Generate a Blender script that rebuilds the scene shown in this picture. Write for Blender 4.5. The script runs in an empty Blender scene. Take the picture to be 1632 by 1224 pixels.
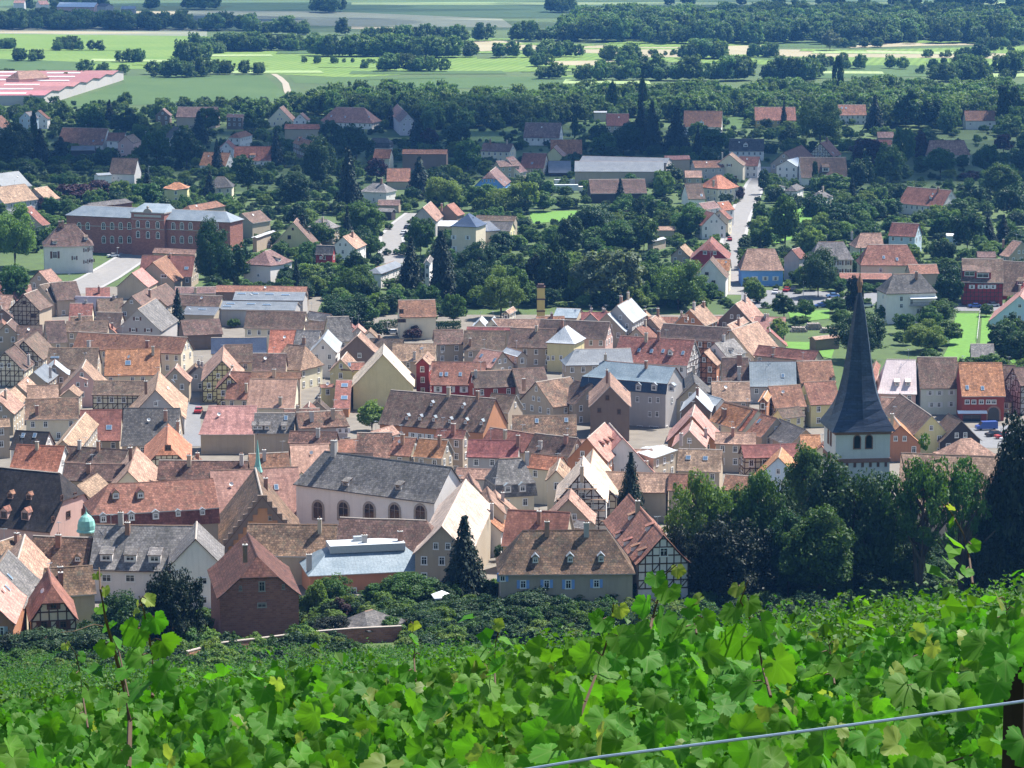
import bpy, bmesh, math, random
import numpy as np
from mathutils import Vector, Matrix
from mathutils.bvhtree import BVHTree
from mathutils import noise as mnoise
R = math.radians
random.seed(7); np.random.seed(7)
SC = bpy.context.scene
COL = SC.collection
# ------------------------------------------------------------------ camera
FPX = 4700.0; PITCH = math.atan((612 + 185) / FPX); CAMZ = 130.0
cam_d = bpy.data.cameras.new('camera'); cam = bpy.data.objects.new('camera', cam_d); COL.objects.link(cam)
cam.location = (0, 0, CAMZ); cam.rotation_euler = (math.pi / 2 - PITCH, 0, 0)
cam_d.sensor_width = 36; cam_d.lens = FPX / 1632 * 36; cam_d.clip_start = 0.3; cam_d.clip_end = 20000
SC.camera = cam
# ------------------------------------------------------------------ sky, sun, exposure
SUN_AZ, SUN_EL = R(53), R(57)          # azimuth measured from the view direction (+Y) towards +X
w = bpy.data.worlds.new('World'); SC.world = w; w.use_nodes = True
nt = w.node_tree; nt.nodes.clear()
sky = nt.nodes.new('ShaderNodeTexSky'); sky.sky_type = 'NISHITA'; sky.sun_disc = False
sky.sun_elevation = SUN_EL; sky.sun_rotation = SUN_AZ; sky.altitude = 300; sky.air_density = 1.3; sky.dust_density = 0.5; sky.ozone_density = 2.0
bg = nt.nodes.new('ShaderNodeBackground'); bg.inputs[1].default_value = 0.078
wo = nt.nodes.new('ShaderNodeOutputWorld')
nt.links.new(sky.outputs[0], bg.inputs[0]); nt.links.new(bg.outputs[0], wo.inputs[0])
sd = bpy.data.lights.new('sun', 'SUN'); sd.energy = 5.0; sd.angle = R(0.55); sd.color = (1.0, 0.96, 0.90)
sun = bpy.data.objects.new('sun', sd); COL.objects.link(sun)
SV = Vector((math.sin(SUN_AZ) * math.cos(SUN_EL), math.cos(SUN_AZ) * math.cos(SUN_EL), math.sin(SUN_EL)))
sun.rotation_euler = SV.to_track_quat('Z', 'Y').to_euler(); sun.location = (200, 200, 300)
SC.view_settings.view_transform = 'Standard'; SC.view_settings.look = 'None'
SC.view_settings.exposure = 1.2; SC.view_settings.gamma = 1.0
SC.cycles.max_bounces = 4; SC.cycles.diffuse_bounces = 2; SC.cycles.glossy_bounces = 2; SC.cycles.transmission_bounces = 4
SC.cycles.transparent_max_bounces = 6; SC.cycles.volume_bounces = 0
SC.cycles.use_denoising = True; SC.cycles.adaptive_threshold = 0.02
# ------------------------------------------------------------------ terrain function and pixel rays
CT, ST = math.cos(PITCH), math.sin(PITCH)
PY = np.array([-60, -10, 0, 9, 20, 40, 75, 130, 150, 200, 300, 413, 450, 520, 600, 700, 900, 9000.])
PZ = np.array([142, 131, 128.3, 125.0, 121.9, 116.6, 107.4, 93.6, 87.5, 72, 43.5, 20, 16.5, 11, 5.2, 0.8, 0, 0])
def sstep(a, b, v):
    t = min(1, max(0, (v - a) / (b - a))); return t * t * (3 - 2 * t)
GT = [float(z) for z in np.interp(np.arange(-60, 1001, .5), PY, PZ)]
KT = [0.085 *  (1 - sstep(135, 400, y)) * min(1.0, max(y, 0) / 8.0) for y in np.arange(-60, 1001, .5)]
def ground(x, y):
    if y >= 900: return 0.0
    if y <= -60: return 142.0
    f = (y + 60) * 2; i = int(f); f -= i; z = GT[i] + (GT[i + 1] - GT[i]) * f
    k = KT[i]
    if k: z += (-60 if x < -60 else x if x < 0 else min(60, x) * 1.5) * (k + (KT[i + 1] - k) * f)
    return z
def ray(u, v):
    a, b = (u - 816) / FPX, (612 - v) / FPX
    return Vector((a, CT + b * ST, -ST + b * CT))
def hit(u, v, h=0.0, t0=60.0):
    """point on the pixel's ray that lies h above the ground"""
    d = ray(u, v); t = (h - CAMZ) / d.z
    if t * d.y > 905: return Vector((d.x * t, d.y * t, h))
    t = t0 if h < 2 else 385.0; s = 6.0
    f = lambda t: CAMZ + d.z * t - ground(d.x * t, d.y * t) - h
    while f(t) > 0 and t < 9000: t += s
    a, b = t - s, t
    for _ in range(40):
        m = (a + b) / 2
        if f(m) > 0: a = m
        else: b = m
    return Vector((d.x * b, d.y * b, CAMZ + d.z * b))
def proj(p):
    f = p.y * CT - (p.z - CAMZ) * ST; up = p.y * ST + (p.z - CAMZ) * CT
    return (816 + FPX * p.x / f, 612 - FPX * up / f, f)
TILE = dict(A=(0, 400, 4), B=(408, 400, 4), C=(816, 400, 4), D=(1224, 400, 4), E=(0, 680, 3.2206), F=(300, 680, 3.2206),
            G=(680, 680, 4), H=(1060, 640, 2.853), I=(0, 160, 4), J=(408, 160, 4), K=(816, 160, 4), L=(1224, 160, 4),
            M=(0, 0, 4), N=(408, 0, 4), O=(816, 0, 4), P=(1224, 0, 4), T=(0, 0, 1))
def px(t, x, y):
    a, b, k = TILE[t]; return a + x / k, b + y / k
# ------------------------------------------------------------------ materials
MATS = {}
def newmat(name):
    m = bpy.data.materials.new(name); m.use_nodes = True; n = m.node_tree; n.nodes.clear()
    out = n.nodes.new('ShaderNodeOutputMaterial'); b = n.nodes.new('ShaderNodeBsdfPrincipled')
    n.links.new(b.outputs[0], out.inputs[0]); MATS[name] = m
    b.inputs['Specular IOR Level'].default_value = 0.25
    return m, n, b, out
def N(n, t, **kw):
    o = n.nodes.new(t)
    for k, v in kw.items(): setattr(o, k, v)
    return o
def ramp(n, fac, stops):
    r = n.nodes.new('ShaderNodeValToRGB'); el = r.color_ramp.elements
    while len(el) < len(stops): el.new(0.5)
    for e, (p, c) in zip(el, stops): e.position = p; e.color = (*c, 1)
    n.links.new(fac, r.inputs[0]); return r.outputs[0]
def mixc(n, fac, a, b, mode='MIX'):
    m = n.nodes.new('ShaderNodeMix'); m.data_type = 'RGBA'; m.blend_type = mode
    for i, v in ((0, fac), (6, a), (7, b)):
        if hasattr(v, 'is_output'): n.links.new(v, m.inputs[i])
        else: m.inputs[i].default_value = v if i == 0 else (*v, 1)
    return m.outputs[2]
def math_(n, op, a, b):
    m = n.nodes.new('ShaderNodeMath'); m.operation = op
    for i, v in ((0, a), (1, b)):
        if hasattr(v, 'is_output'): n.links.new(v, m.inputs[i])
        else: m.inputs[i].default_value = v
    return m.outputs[0]
def noise(n, vec, scale, detail=3, rough=0.55):
    t = n.nodes.new('ShaderNodeTexNoise'); t.inputs['Scale'].default_value = scale
    t.inputs['Detail'].default_value = detail; t.inputs['Roughness'].default_value = rough
    if vec is not None: n.links.new(vec, t.inputs['Vector'])
    return t.outputs[0]
def jitter(n, col, v=0.3, h=0.03):
    """per-object change of value and hue"""
    oi = n.nodes.new('ShaderNodeObjectInfo'); hs = n.nodes.new('ShaderNodeHueSaturation')
    n.links.new(math_(n, 'ADD', math_(n, 'MULTIPLY', oi.outputs['Random'], v), 1 - v / 2), hs.inputs['Value'])
    wn = n.nodes.new('ShaderNodeTexWhiteNoise'); wn.noise_dimensions = '1D'; n.links.new(oi.outputs['Random'], wn.inputs['W'])
    n.links.new(math_(n, 'ADD', math_(n, 'MULTIPLY', wn.outputs[0], h), 0.5 - h / 2), hs.inputs['Hue'])
    n.links.new(col, hs.inputs['Color']); return hs.outputs[0]
def scl(c, k): return tuple(min(1, x * k) for x in c)
def roofmat(name, c1, c2, moss=0.3, tile=True, rough=0.85, mott=0.5):
    m, n, b, o = newmat('roof_' + name)
    uv = N(n, 'ShaderNodeUVMap').outputs[0]
    oi = N(n, 'ShaderNodeObjectInfo'); add = N(n, 'ShaderNodeVectorMath'); n.links.new(uv, add.inputs[0]); n.links.new(oi.outputs['Location'], add.inputs[1])
    v = add.outputs[0]
    big = noise(n, v, 0.3, 5, .65); fine = noise(n, v, 2.4, 3, 0.7)
    col = mixc(n, ramp(n, big, [(0.38, (0, 0, 0)), (0.62, (1, 1, 1))]), c1, c2)
    if tile:
        bt = N(n, 'ShaderNodeTexBrick'); n.links.new(uv, bt.inputs['Vector'])
        bt.inputs['Scale'].default_value = 1; bt.inputs['Brick Width'].default_value = 0.5; bt.inputs['Row Height'].default_value = 0.44
        bt.inputs['Mortar Size'].default_value = 0.035; bt.inputs['Bias'].default_value = 0.0
        bt.inputs['Color1'].default_value = (0.5, 0.48, 0.47, 1); bt.inputs['Color2'].default_value = (1.4, 1.36, 1.32, 1); bt.inputs['Mortar'].default_value = (0.42, 0.4, 0.4, 1)
        col = mixc(n, mott, col, bt.outputs[0], 'MULTIPLY')
        pt = noise(n, v, 0.9, 6, .72); col = mixc(n, .8, col, ramp(n, pt, [(.3, (.5, .48, .47)), (.5, (1, 1, 1)), (.7, (1.45, 1.42, 1.38))]), 'MULTIPLY')
        mp = N(n, 'ShaderNodeMapping'); mp.inputs['Scale'].default_value = (1.6, .16, 1); n.links.new(v, mp.inputs[0]); col = mixc(n, .55, col, ramp(n, noise(n, mp.outputs[0], 1.0, 4, .6), [(.35, (.55, .53, .52)), (.6, (1.15, 1.13, 1.1))]), 'MULTIPLY')
    else:
        wv = N(n, 'ShaderNodeTexWave'); wv.bands_direction = 'X'; wv.inputs['Scale'].default_value = 0.52; n.links.new(uv, wv.inputs['Vector'])
        col = mixc(n, 0.35, col, ramp(n, wv.outputs[1], [(0.0, (0.55, 0.55, 0.55)), (0.12, (1, 1, 1))]), 'MULTIPLY')
    col = mixc(n, ramp(n, fine, [(0.3, (1, 1, 1)), (0.7, (0, 0, 0))]), col, mixc(n, 0.5, col, scl(c1, 0.55)))
    if moss > 0:
        mo = noise(n, v, 0.75, 6, 0.75)
        col = mixc(n, math_(n, 'MULTIPLY', ramp(n, mo, [(0.5, (0, 0, 0)), (0.68, (1, 1, 1))]), moss), col, (0.10, 0.095, 0.07))
        st = noise(n, v, 5.0, 2, 0.5)
        col = mixc(n, math_(n, 'MULTIPLY', ramp(n, st, [(0.62, (0, 0, 0)), (0.72, (1, 1, 1))]), moss * 0.7), col, scl(c2, 1.7))
    col = jitter(n, col, 0.36, 0.03)
    n.links.new(col, b.inputs['Base Color']); b.inputs['Roughness'].default_value = rough
    bp = N(n, 'ShaderNodeBump'); bp.inputs['Strength'].default_value = 0.5; bp.inputs['Distance'].default_value = 0.08
    n.links.new(fine, bp.inputs['Height']); n.links.new(bp.outputs[0], b.inputs['Normal'])
    return m
RC = dict(ter=((.22, .10, .073), (.32, .155, .112)), pink=((.40, .22, .18), (.50, .29, .24)), org=((.36, .15, .085), (.47, .215, .13)),
          brn=((.11, .072, .057), (.20, .132, .106)), dbr=((.07, .05, .043), (.13, .09, .075)), tan=((.285, .18, .132), (.445, .295, .22)),
          grey=((.145, .14, .14), (.23, .22, .22)), dgr=((.085, .083, .085), (.14, .132, .13)), red=((.19, .075, .062), (.28, .115, .092)),
          mot=((.115, .072, .055), (.29, .17, .122)), mauve=((.19, .12, .112), (.28, .18, .16)), crm=((.50, .40, .32), (.64, .53, .43)), drd=((.085, .036, .03), (.13, .055, .044)), blk=((.026, .023, .025), (.055, .046, .046)))
for k, (a, b_) in RC.items():
    roofmat(k, a, b_, 0.75 if k in ('mot', 'brn') else 0.4 if k in ('dbr', 'tan', 'grey', 'ter') else 0.18, True, 0.85, 0.95 if k == 'mot' else 0.5 if k in ('pink', 'crm', 'blk', 'red') else .8)
for k, (a, b_) in dict(slate=((.030, .052, .10), (.05, .075, .125)), lsl=((.20, .24, .28), (.29, .33, .37)), msl=((.15, .195, .235), (.23, .275, .315)), met=((.34, .37, .40), (.46, .48, .5)),
                       wmet=((.62, .66, .70), (.74, .77, .8)), pmet=((.62, .50, .50), (.70, .58, .57)), ind=((.135, .15, .17), (.19, .205, .225)), rind=((.31, .12, .112), (.39, .17, .155)), cop=((.18, .42, .38), (.26, .52, .46))).items():
    roofmat(k, a, b_, 0.1, False, 0.5)
roofmat('spire', (.030, .052, .10), (.05, .075, .125), .12, True, .5, .45)
def wallmat(name, c, stain=0.25):
    m, n, b, o = newmat('wall_' + name)
    tc = N(n, 'ShaderNodeTexCoord').outputs['Object']
    big = noise(n, tc, 0.5, 5, 0.65); fine = noise(n, tc, 6, 3)
    mp = N(n, 'ShaderNodeMapping'); mp.inputs['Scale'].default_value = (1.3, 1.3, 0.12); n.links.new(tc, mp.inputs[0])
    drip = noise(n, mp.outputs[0], 1.2, 4, 0.6)
    col = mixc(n, math_(n, 'MULTIPLY', ramp(n, big, [(0.35, (0, 0, 0)), (0.7, (1, 1, 1))]), stain), c, scl(c, 0.62))
    col = mixc(n, math_(n, 'MULTIPLY', ramp(n, drip, [(0.5, (0, 0, 0)), (0.75, (1, 1, 1))]), stain * 1.2), col, scl(c, 0.55))
    col = mixc(n, math_(n, 'MULTIPLY', fine, 0.25), col, scl(c, 0.8))
    col = jitter(n, col, 0.16, 0.015)
    n.links.new(col, b.inputs['Base Color']); b.inputs['Roughness'].default_value = 0.9
    return m
WC = dict(wh=(.77, .72, .68), cr=(.70, .62, .46), ye=(.68, .60, .32), be=(.44, .36, .27), gr=(.44, .41, .39), pk=(.62, .40, .35), org=(.46, .22, .12),
          rd=(.30, .05, .04), br=(.20, .145, .115), bl=(.18, .36, .74), lb=(.55, .66, .74), gn=(.66, .68, .60), lil=(.50, .46, .52), dk=(.06, .05, .05), yel=(.55, .42, .14))
for k, c in WC.items(): wallmat(k, c)
def plain(name, c, rough=0.7, metal=0.0, var=0.25, scale=3.0, jit=0.0):
    m, n, b, o = newmat(name)
    tc = N(n, 'ShaderNodeTexCoord').outputs['Object']
    col = mixc(n, noise(n, tc, scale, 4), scl(c, 1 - var), scl(c, 1 + var))
    if jit: col = jitter(n, col, jit, 0.02)
    n.links.new(col, b.inputs['Base Color']); b.inputs['Roughness'].default_value = rough; b.inputs['Metallic'].default_value = metal
    return m
def brickmat():
    m, n, b, o = newmat('wall_bk')
    uv = N(n, 'ShaderNodeUVMap').outputs[0]
    bt = N(n, 'ShaderNodeTexBrick'); n.links.new(uv, bt.inputs['Vector']); bt.inputs['Scale'].default_value = 1
    bt.inputs['Brick Width'].default_value = 0.62; bt.inputs['Row Height'].default_value = 0.3; bt.inputs['Mortar Size'].default_value = 0.03
    bt.inputs['Color1'].default_value = (.24, .085, .06, 1); bt.inputs['Color2'].default_value = (.46, .18, .125, 1); bt.inputs['Mortar'].default_value = (.30, .20, .165, 1)
    tc = N(n, 'ShaderNodeTexCoord').outputs['Object']
    col = mixc(n, math_(n, 'MULTIPLY', noise(n, tc, 0.6, 5), 0.8), bt.outputs[0], (.26, .115, .09))
    n.links.new(col, b.inputs['Base Color']); b.inputs['Roughness'].default_value = 0.9
    bp = N(n, 'ShaderNodeBump'); bp.inputs['Distance'].default_value = 0.03; n.links.new(bt.outputs[1], bp.inputs['Height']); bp.invert = True
    n.links.new(bp.outputs[0], b.inputs['Normal'])
brickmat()
plain('timber', (.075, .045, .032), 0.8); plain('frame_white', (.72, .71, .69), 0.6, 0, .1); plain('stone', (.34, .29, .25), 0.9, 0, .3)
plain('frame_dark', (.10, .055, .04), 0.6); plain('chimney', (.30, .17, .125), 0.9, 0, .35, 2.0, 0.5); plain('zinc', (.42, .45, .48), 0.45, 0.4, .2)
plain('sand_trim', (.30, .16, .12), 0.9); plain('wood', (.16, .10, .065), 0.85, 0, .4, 2); plain('concrete', (.40, .39, .37), 0.9)
for k, c in dict(blue=(.22, .36, .66), green=(.14, .40, .34), white=(.66, .66, .66), brown=(.13, .06, .04), grey=(.30, .33, .36), red=(.30, .06, .05)).items(): plain('shutter_' + k, c, 0.6, 0, .12)
m, n, b, o = newmat('glass'); b.inputs['Base Color'].default_value = (.018, .02, .024, 1); b.inputs['Roughness'].default_value = 0.12; b.inputs['Specular IOR Level'].default_value = 0.6
m, n, b, o = newmat('skylight'); b.inputs['Base Color'].default_value = (.10, .16, .24, 1); b.inputs['Roughness'].default_value = 0.08; b.inputs['Specular IOR Level'].default_value = 0.9
plain('dome_copper', (.22, .46, .40), 0.6, 0, .25, 2)
plain('cloth_white', (.82, .84, .86), 0.8, 0, .04); plain('asphalt', (.17, .17, .175), 0.9, 0, .25, .7); plain('paving', (.21, .20, .19), 0.9, 0, .3, .5)
plain('lawn', (.10, .21, .035), 0.95, 0, .35, .8); plain('town_soil', (.17, .15, .125), 0.95, 0, .4, .3); plain('kerb', (.30, .29, .28), 0.9, 0, .15)
plain('tyre', (.02, .02, .02), 0.8); plain('rim', (.5, .5, .52), 0.35, 0.8); plain('path_earth', (.30, .26, .20), .95)
plain('wire_blue', (.26, .33, .42), 0.45, 0.5, .2, 30); plain('stump', (.028, .018, .015), 0.9, 0, .5, 9)
plain('paint_line', (.7, .7, .68), .8)
# ------------------------------------------------------------------ mesh helpers
class MB:
    def __init__(s): s.v = []; s.f = []; s.m = []; s.uv = []
    def quad(s, a, b, c, d, m=0, uv=None):
        i = len(s.v); s.v += [tuple(a), tuple(b), tuple(c), tuple(d)]; s.f.append((i, i + 1, i + 2, i + 3)); s.m.append(m); s.uv.append(uv)
    def tri(s, a, b, c, m=0, uv=None):
        i = len(s.v); s.v += [tuple(a), tuple(b), tuple(c)]; s.f.append((i, i + 1, i + 2)); s.m.append(m); s.uv.append(uv)
    def poly(s, pts, m=0, uv=None):
        i = len(s.v); s.v += [tuple(p) for p in pts]; s.f.append(tuple(range(i, i + len(pts)))); s.m.append(m); s.uv.append(uv)
    def box(s, x0, x1, y0, y1, z0, z1, m=0, top=None):
        p = [(x0, y0, z0), (x1, y0, z0), (x1, y1, z0), (x0, y1, z0), (x0, y0, z1), (x1, y0, z1), (x1, y1, z1), (x0, y1, z1)]
        for q, mm in (((0, 1, 5, 4), m), ((1, 2, 6, 5), m), ((2, 3, 7, 6), m), ((3, 0, 4, 7), m), ((4, 5, 6, 7), m if top is None else top), ((3, 2, 1, 0), m)):
            s.quad(*[p[k] for k in q], m=mm)
    def bar(s, a, b, t, m=0, up=(0, 0, 1), t2=None):
        a, b = Vector(a), Vector(b); d = (b - a); L = d.length
        if L < 1e-6: return
        d /= L; u = Vector(up); sx = d.cross(u)
        if sx.length < 1e-4: sx = d.cross(Vector((1, 0, 0)))
        sx.normalize(); sy = sx.cross(d); t2 = t2 or t
        c = [sx * i * t / 2 + sy * j * t2 / 2 for i, j in ((-1, -1), (1, -1), (1, 1), (-1, 1))]
        A = [a + k for k in c]; B = [b + k for k in c]
        for k in range(4): s.quad(A[k], A[(k + 1) % 4], B[(k + 1) % 4], B[k], m=m)
        s.quad(*A[::-1], m=m); s.quad(*B, m=m)
    def tube(s, pts, rad, n=6, m=0):
        pts = [Vector(p) for p in pts]; rings = []
        for i, p in enumerate(pts):
            d = (pts[min(i + 1, len(pts) - 1)] - pts[max(i - 1, 0)]).normalized()
            a = d.cross(Vector((0, 0, 1)));
            if a.length < 1e-3: a = d.cross(Vector((1, 0, 0)))
            a.normalize(); b = a.cross(d); r = rad[i] if hasattr(rad, '__len__') else rad
            rings.append([p + a * (r * math.cos(6.2832 * k / n)) + b * (r * math.sin(6.2832 * k / n)) for k in range(n)])
        for i in range(len(pts) - 1):
            for k in range(n): s.quad(rings[i][k], rings[i][(k + 1) % n], rings[i + 1][(k + 1) % n], rings[i + 1][k], m=m)
        s.poly(rings[-1], m); s.poly(rings[0][::-1], m)
    def lathe(s, prof, n=12, m=0, c=(0, 0), ph=0.0):
        for (r0, z0), (r1, z1) in zip(prof, prof[1:]):
            for k in range(n):
                a, b = ph + 6.28318 * k / n, ph + 6.28318 * (k + 1) / n
                p = lambda r, z, t: (c[0] + r * math.cos(t), c[1] + r * math.sin(t), z)
                if r1 < 1e-4: s.tri(p(r0, z0, a), p(r0, z0, b), p(0, z1, a), m)
                elif r0 < 1e-4: s.tri(p(0, z0, a), p(r1, z1, b), p(r1, z1, a), m)
                else: s.quad(p(r0, z0, a), p(r0, z0, b), p(r1, z1, b), p(r1, z1, a), m)
    def mesh(s, name, mats, smooth=False):
        me = bpy.data.meshes.new(name); me.from_pydata(s.v, [], s.f)
        for k in mats: me.materials.append(MATS[k])
        me.polygons.foreach_set('material_index', s.m)
        if any(u is not None for u in s.uv):
            l = me.uv_layers.new(name='UVMap'); flat = []
            for f, u in zip(s.f, s.uv):
                for k in range(len(f)): flat += list(u[k]) if u is not None else [0, 0]
            l.data.foreach_set('uv', flat)
        if smooth: me.polygons.foreach_set('use_smooth', [True] * len(s.f))
        me.update(); return me
    def build(s, name, mats, parent=None, smooth=False):
        o = bpy.data.objects.new(name, s.mesh(name, mats if isinstance(mats, (list, tuple)) else [mats], smooth)); COL.objects.link(o)
        if parent is not None: o.parent = parent
        return o
def link(name, me, parent=None):
    o = bpy.data.objects.new(name, me); COL.objects.link(o)
    if parent is not None: o.parent = parent
    return o
def empty(name, loc, rz=0.0):
    o = bpy.data.objects.new(name, None); COL.objects.link(o); o.location = loc; o.rotation_euler = (0, 0, rz); o.empty_display_size = 0.5; return o
def tag(o, label=None, cat=None, group=None, kind=None):
    if label: o['label'] = label
    if cat: o['category'] = cat
    if group: o['group'] = group
    if kind: o['kind'] = kind
    return o
# ------------------------------------------------------------------ ground sheets
def sheet(name, xs, ys, off, mat, kind='structure', f=None):
    nx = len(xs); v = []; fa = []
    for y in ys:
        for x in xs: v.append((x, y, ground(x, y) + off))
    for j in range(len(ys) - 1):
        for i in range(nx - 1):
            if f is None or f((xs[i] + xs[i + 1]) / 2, (ys[j] + ys[j + 1]) / 2):
                a = j * nx + i; fa.append((a, a + 1, a + nx + 1, a + nx))
    me = bpy.data.meshes.new(name); me.from_pydata(v, [], fa); me.materials.append(MATS[mat])
    o = link(name, me); o['kind'] = kind; return o
def groundmat():
    m, n, b, o = newmat('meadow')
    tc = N(n, 'ShaderNodeTexCoord').outputs['Object']
    big = noise(n, tc, 0.012, 5, 0.6); mid = noise(n, tc, 0.16, 4, 0.6); fi = noise(n, tc, 1.6, 3)
    c = mixc(n, ramp(n, big, [(.4, (0, 0, 0)), (.6, (1, 1, 1))]), (.045, .085, .022), (.075, .12, .03))
    c = mixc(n, ramp(n, mid, [(.45, (0, 0, 0)), (.65, (1, 1, 1))]), c, (.045, .075, .025))
    c = mixc(n, math_(n, 'MULTIPLY', fi, .5), c, (.09, .11, .05))
    n.links.new(c, b.inputs['Base Color']); b.inputs['Roughness'].default_value = .95
groundmat()
xs = [-6000, -2500, -1200, -700, -400, -250, -150] + list(range(-100, 101, 10)) + [150, 250, 400, 700, 1200, 2500, 6000]
ys = sorted(set([-200, -60, -10, 0, 9, 14, 20, 30, 40, 50, 60, 75] + list(range(85, 701, 8)) + [720, 760, 800, 850, 900, 950, 1000, 1300, 1700, 2200, 3000, 4500, 9000] + [int(q) for q in PY if q > 80]))
sheet('ground', xs, ys, 0.0, 'meadow')
def ribbon(name, pts, wid, mat, off=0.05, tile='T', kind='structure', kerb=False):
    """a road or path: centre line from picture points on the ground, width in metres"""
    P = [hit(*px(tile, *p)) if len(p) == 2 else Vector(p) for p in pts]; Q = []
    for a, b in zip(P, P[1:]):
        k = max(1, int((b - a).length / 6))
        Q += [a.lerp(b, i / k) for i in range(k)]
    Q.append(P[-1]); W = wid if hasattr(wid, '__len__') else [wid, wid]
    mb = MB(); mk = MB(); L = R_ = None
    for i, p in enumerate(Q):
        d = Q[min(i + 1, len(Q) - 1)] - Q[max(i - 1, 0)]; nn = Vector((-d.y, d.x, 0)).normalized()
        t = i / (len(Q) - 1); ww = W[0] + (W[-1] - W[0]) * t
        l, r = p + nn * ww / 2, p - nn * ww / 2
        l.z = ground(l.x, l.y) + off; r.z = ground(r.x, r.y) + off
        if L is not None:
            mb.quad(R_, r, l, L)
            if kerb:
                for (a, b, s) in ((L, l, 1), (R_, r, -1)):
                    o = nn * s * 1.3; hz = Vector((0, 0, .12))
                    mk.quad(a + hz, b + hz, b + o + hz, a + o + hz) if s < 0 else mk.quad(a + o + hz, b + o + hz, b + hz, a + hz)
                    mk.quad(a, b, b + hz, a + hz)
        L, R_ = l, r
    o = mb.build(name, mat); o['kind'] = kind
    if kerb: mk.build('pavement', 'kerb', o)
    return o
def patchpoly(name, pts, mat, off=0.04, tile='T', kind='structure'):
    P = [hit(*px(tile, *p)) for p in pts]; mb = MB()
    mb.poly([(p.x, p.y, ground(p.x, p.y) + off) for p in P]); o = mb.build(name, mat); o['kind'] = kind
    nz = o.data.polygons[0].normal.z
    if nz < 0: o.data.flip_normals()
    return o
# ------------------------------------------------------------------ windows
WCACHE = {}
def window_mesh(w, h, frame, arch=False, mull=1):
    key = (round(w, 2), round(h, 2), frame, arch, mull)
    if key in WCACHE: return WCACHE[key]
    mb = MB(); t = min(.16, w * .17) if not (arch and w > 2) else .42
    if arch:
        n = 8; top = [(w / 2 * math.cos(math.pi * k / n), h / 2 - w / 2 + w / 2 * math.sin(math.pi * k / n)) for k in range(n + 1)]
        inn = [((w / 2 - t) * math.cos(math.pi * k / n), h / 2 - w / 2 + (w / 2 - t) * math.sin(math.pi * k / n)) for k in range(n + 1)]
        O = [(w / 2, -h / 2)] + top + [(-w / 2, -h / 2)]; I = [(w / 2 - t, -h / 2 + t)] + inn + [(-w / 2 + t, -h / 2 + t)]
        for k in range(len(O)):
            a, b = O[k], O[(k + 1) % len(O)]; c, d = I[(k + 1) % len(O)], I[k]
            mb.quad((b[0], -.09, b[1]), (a[0], -.09, a[1]), (d[0], -.09, d[1]), (c[0], -.09, c[1]))
            mb.quad((a[0], -.09, a[1]), (b[0], -.09, b[1]), (b[0], .02, b[1]), (a[0], .02, a[1]))
            mb.quad((d[0], -.09, d[1]), (d[0], -.02, d[1]), (c[0], -.02, c[1]), (c[0], -.09, c[1]))
        mb.poly([(p[0], -.02, p[1]) for p in I][::-1], 1)
    else:
        for x0, x1, z0, z1 in ((-w / 2, w / 2, h / 2 - t, h / 2), (-w / 2 - .06, w / 2 + .06, -h / 2 - .05, -h / 2 + t), (-w / 2, -w / 2 + t, -h / 2 + t, h / 2 - t), (w / 2 - t, w / 2, -h / 2 + t, h / 2 - t)):
            mb.box(x0, x1, -.09, .02, z0, z1)
        mb.quad((-w / 2 + t, -.02, -h / 2 + t), (w / 2 - t, -.02, -h / 2 + t), (w / 2 - t, -.02, h / 2 - t), (-w / 2 + t, -.02, h / 2 - t), 1)
    if mull:
        mb.box(-.035, .035, -.06, -.022, -h / 2 + t, h / 2 - t)
        mb.box(-w / 2 + t, w / 2 - t, -.055, -.024, h * .12, h * .12 + .06)
    WCACHE[key] = mb.mesh('window', [frame, 'glass']); return WCACHE[key]
def shutter_mesh(w, h, col):
    key = ('s', round(w, 2), round(h, 2), col)
    if key not in WCACHE:
        mb = MB(); mb.box(-w / 2, w / 2, -.07, -.005, -h / 2, h / 2)
        for k in range(5):
            z = -h / 2 + h * (k + .5) / 5; mb.box(-w / 2 + .05, w / 2 - .05, -.09, -.07, z - h * .06, z + h * .06)
        WCACHE[key] = mb.mesh('shutter', ['shutter_' + col])
    return WCACHE[key]
CULL = []; OCC_V = []; OCC_F = []
HOUSES = []
def occ(pts):
    i = len(OCC_V); OCC_V.extend([tuple(p) for p in pts]); OCC_F.append(tuple(range(i, i + len(pts))))
class House: pass
GA = lambda a, b, t: a + (b - a) * t
def local_ray(h, u, v):
    d = ray(u, v); o = Vector((0, 0, CAMZ)) - h.loc
    c, s = math.cos(-h.rz), math.sin(-h.rz); rot = lambda p: Vector((c * p.x - s * p.y, s * p.x + c * p.y, p.z))
    return rot(o), rot(d)
def on_slope(h, u, v, lift=0.0, side=-1):
    o, d = local_ray(h, u, v)               # near: z = hr + y*tp ; far: z = hr - y*tp
    k = h.tp if side < 0 else -h.tp
    t = (h.h + lift - o.z + k * o.y) / (d.z - k * d.y)
    return o + d * t
def add_window(h, root, wall, s, z, w=.95, hh=1.35, frame='frame_white', sh=None, arch=False, cull=True, shw=.45, mull=1, label=None):
    d = .012
    x, y, a = {'f': (s, -h.wy - d, 0), 'b': (s, h.wy + d, math.pi), 'l': (-h.wxl - d, s, -math.pi / 2), 'r': (h.wxr + d, s, math.pi / 2)}[wall]
    o = link('window', window_mesh(w, hh, frame, arch, mull), root); o.location = (x, y, z); o.rotation_euler = (0, 0, a)
    L = [o]
    if sh:
        for q in (-1, 1):
            k = link('shutter', shutter_mesh(w * shw + .02, hh, sh), o); k.location = (q * (w / 2 + w * shw / 2 + .03), 0, 0); L.append(k)
    if cull: CULL.append((L, h.world((x + (0, 0, 0)[0], y, z)), Vector((math.sin(a), -math.cos(a), 0))))
    return o
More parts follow.
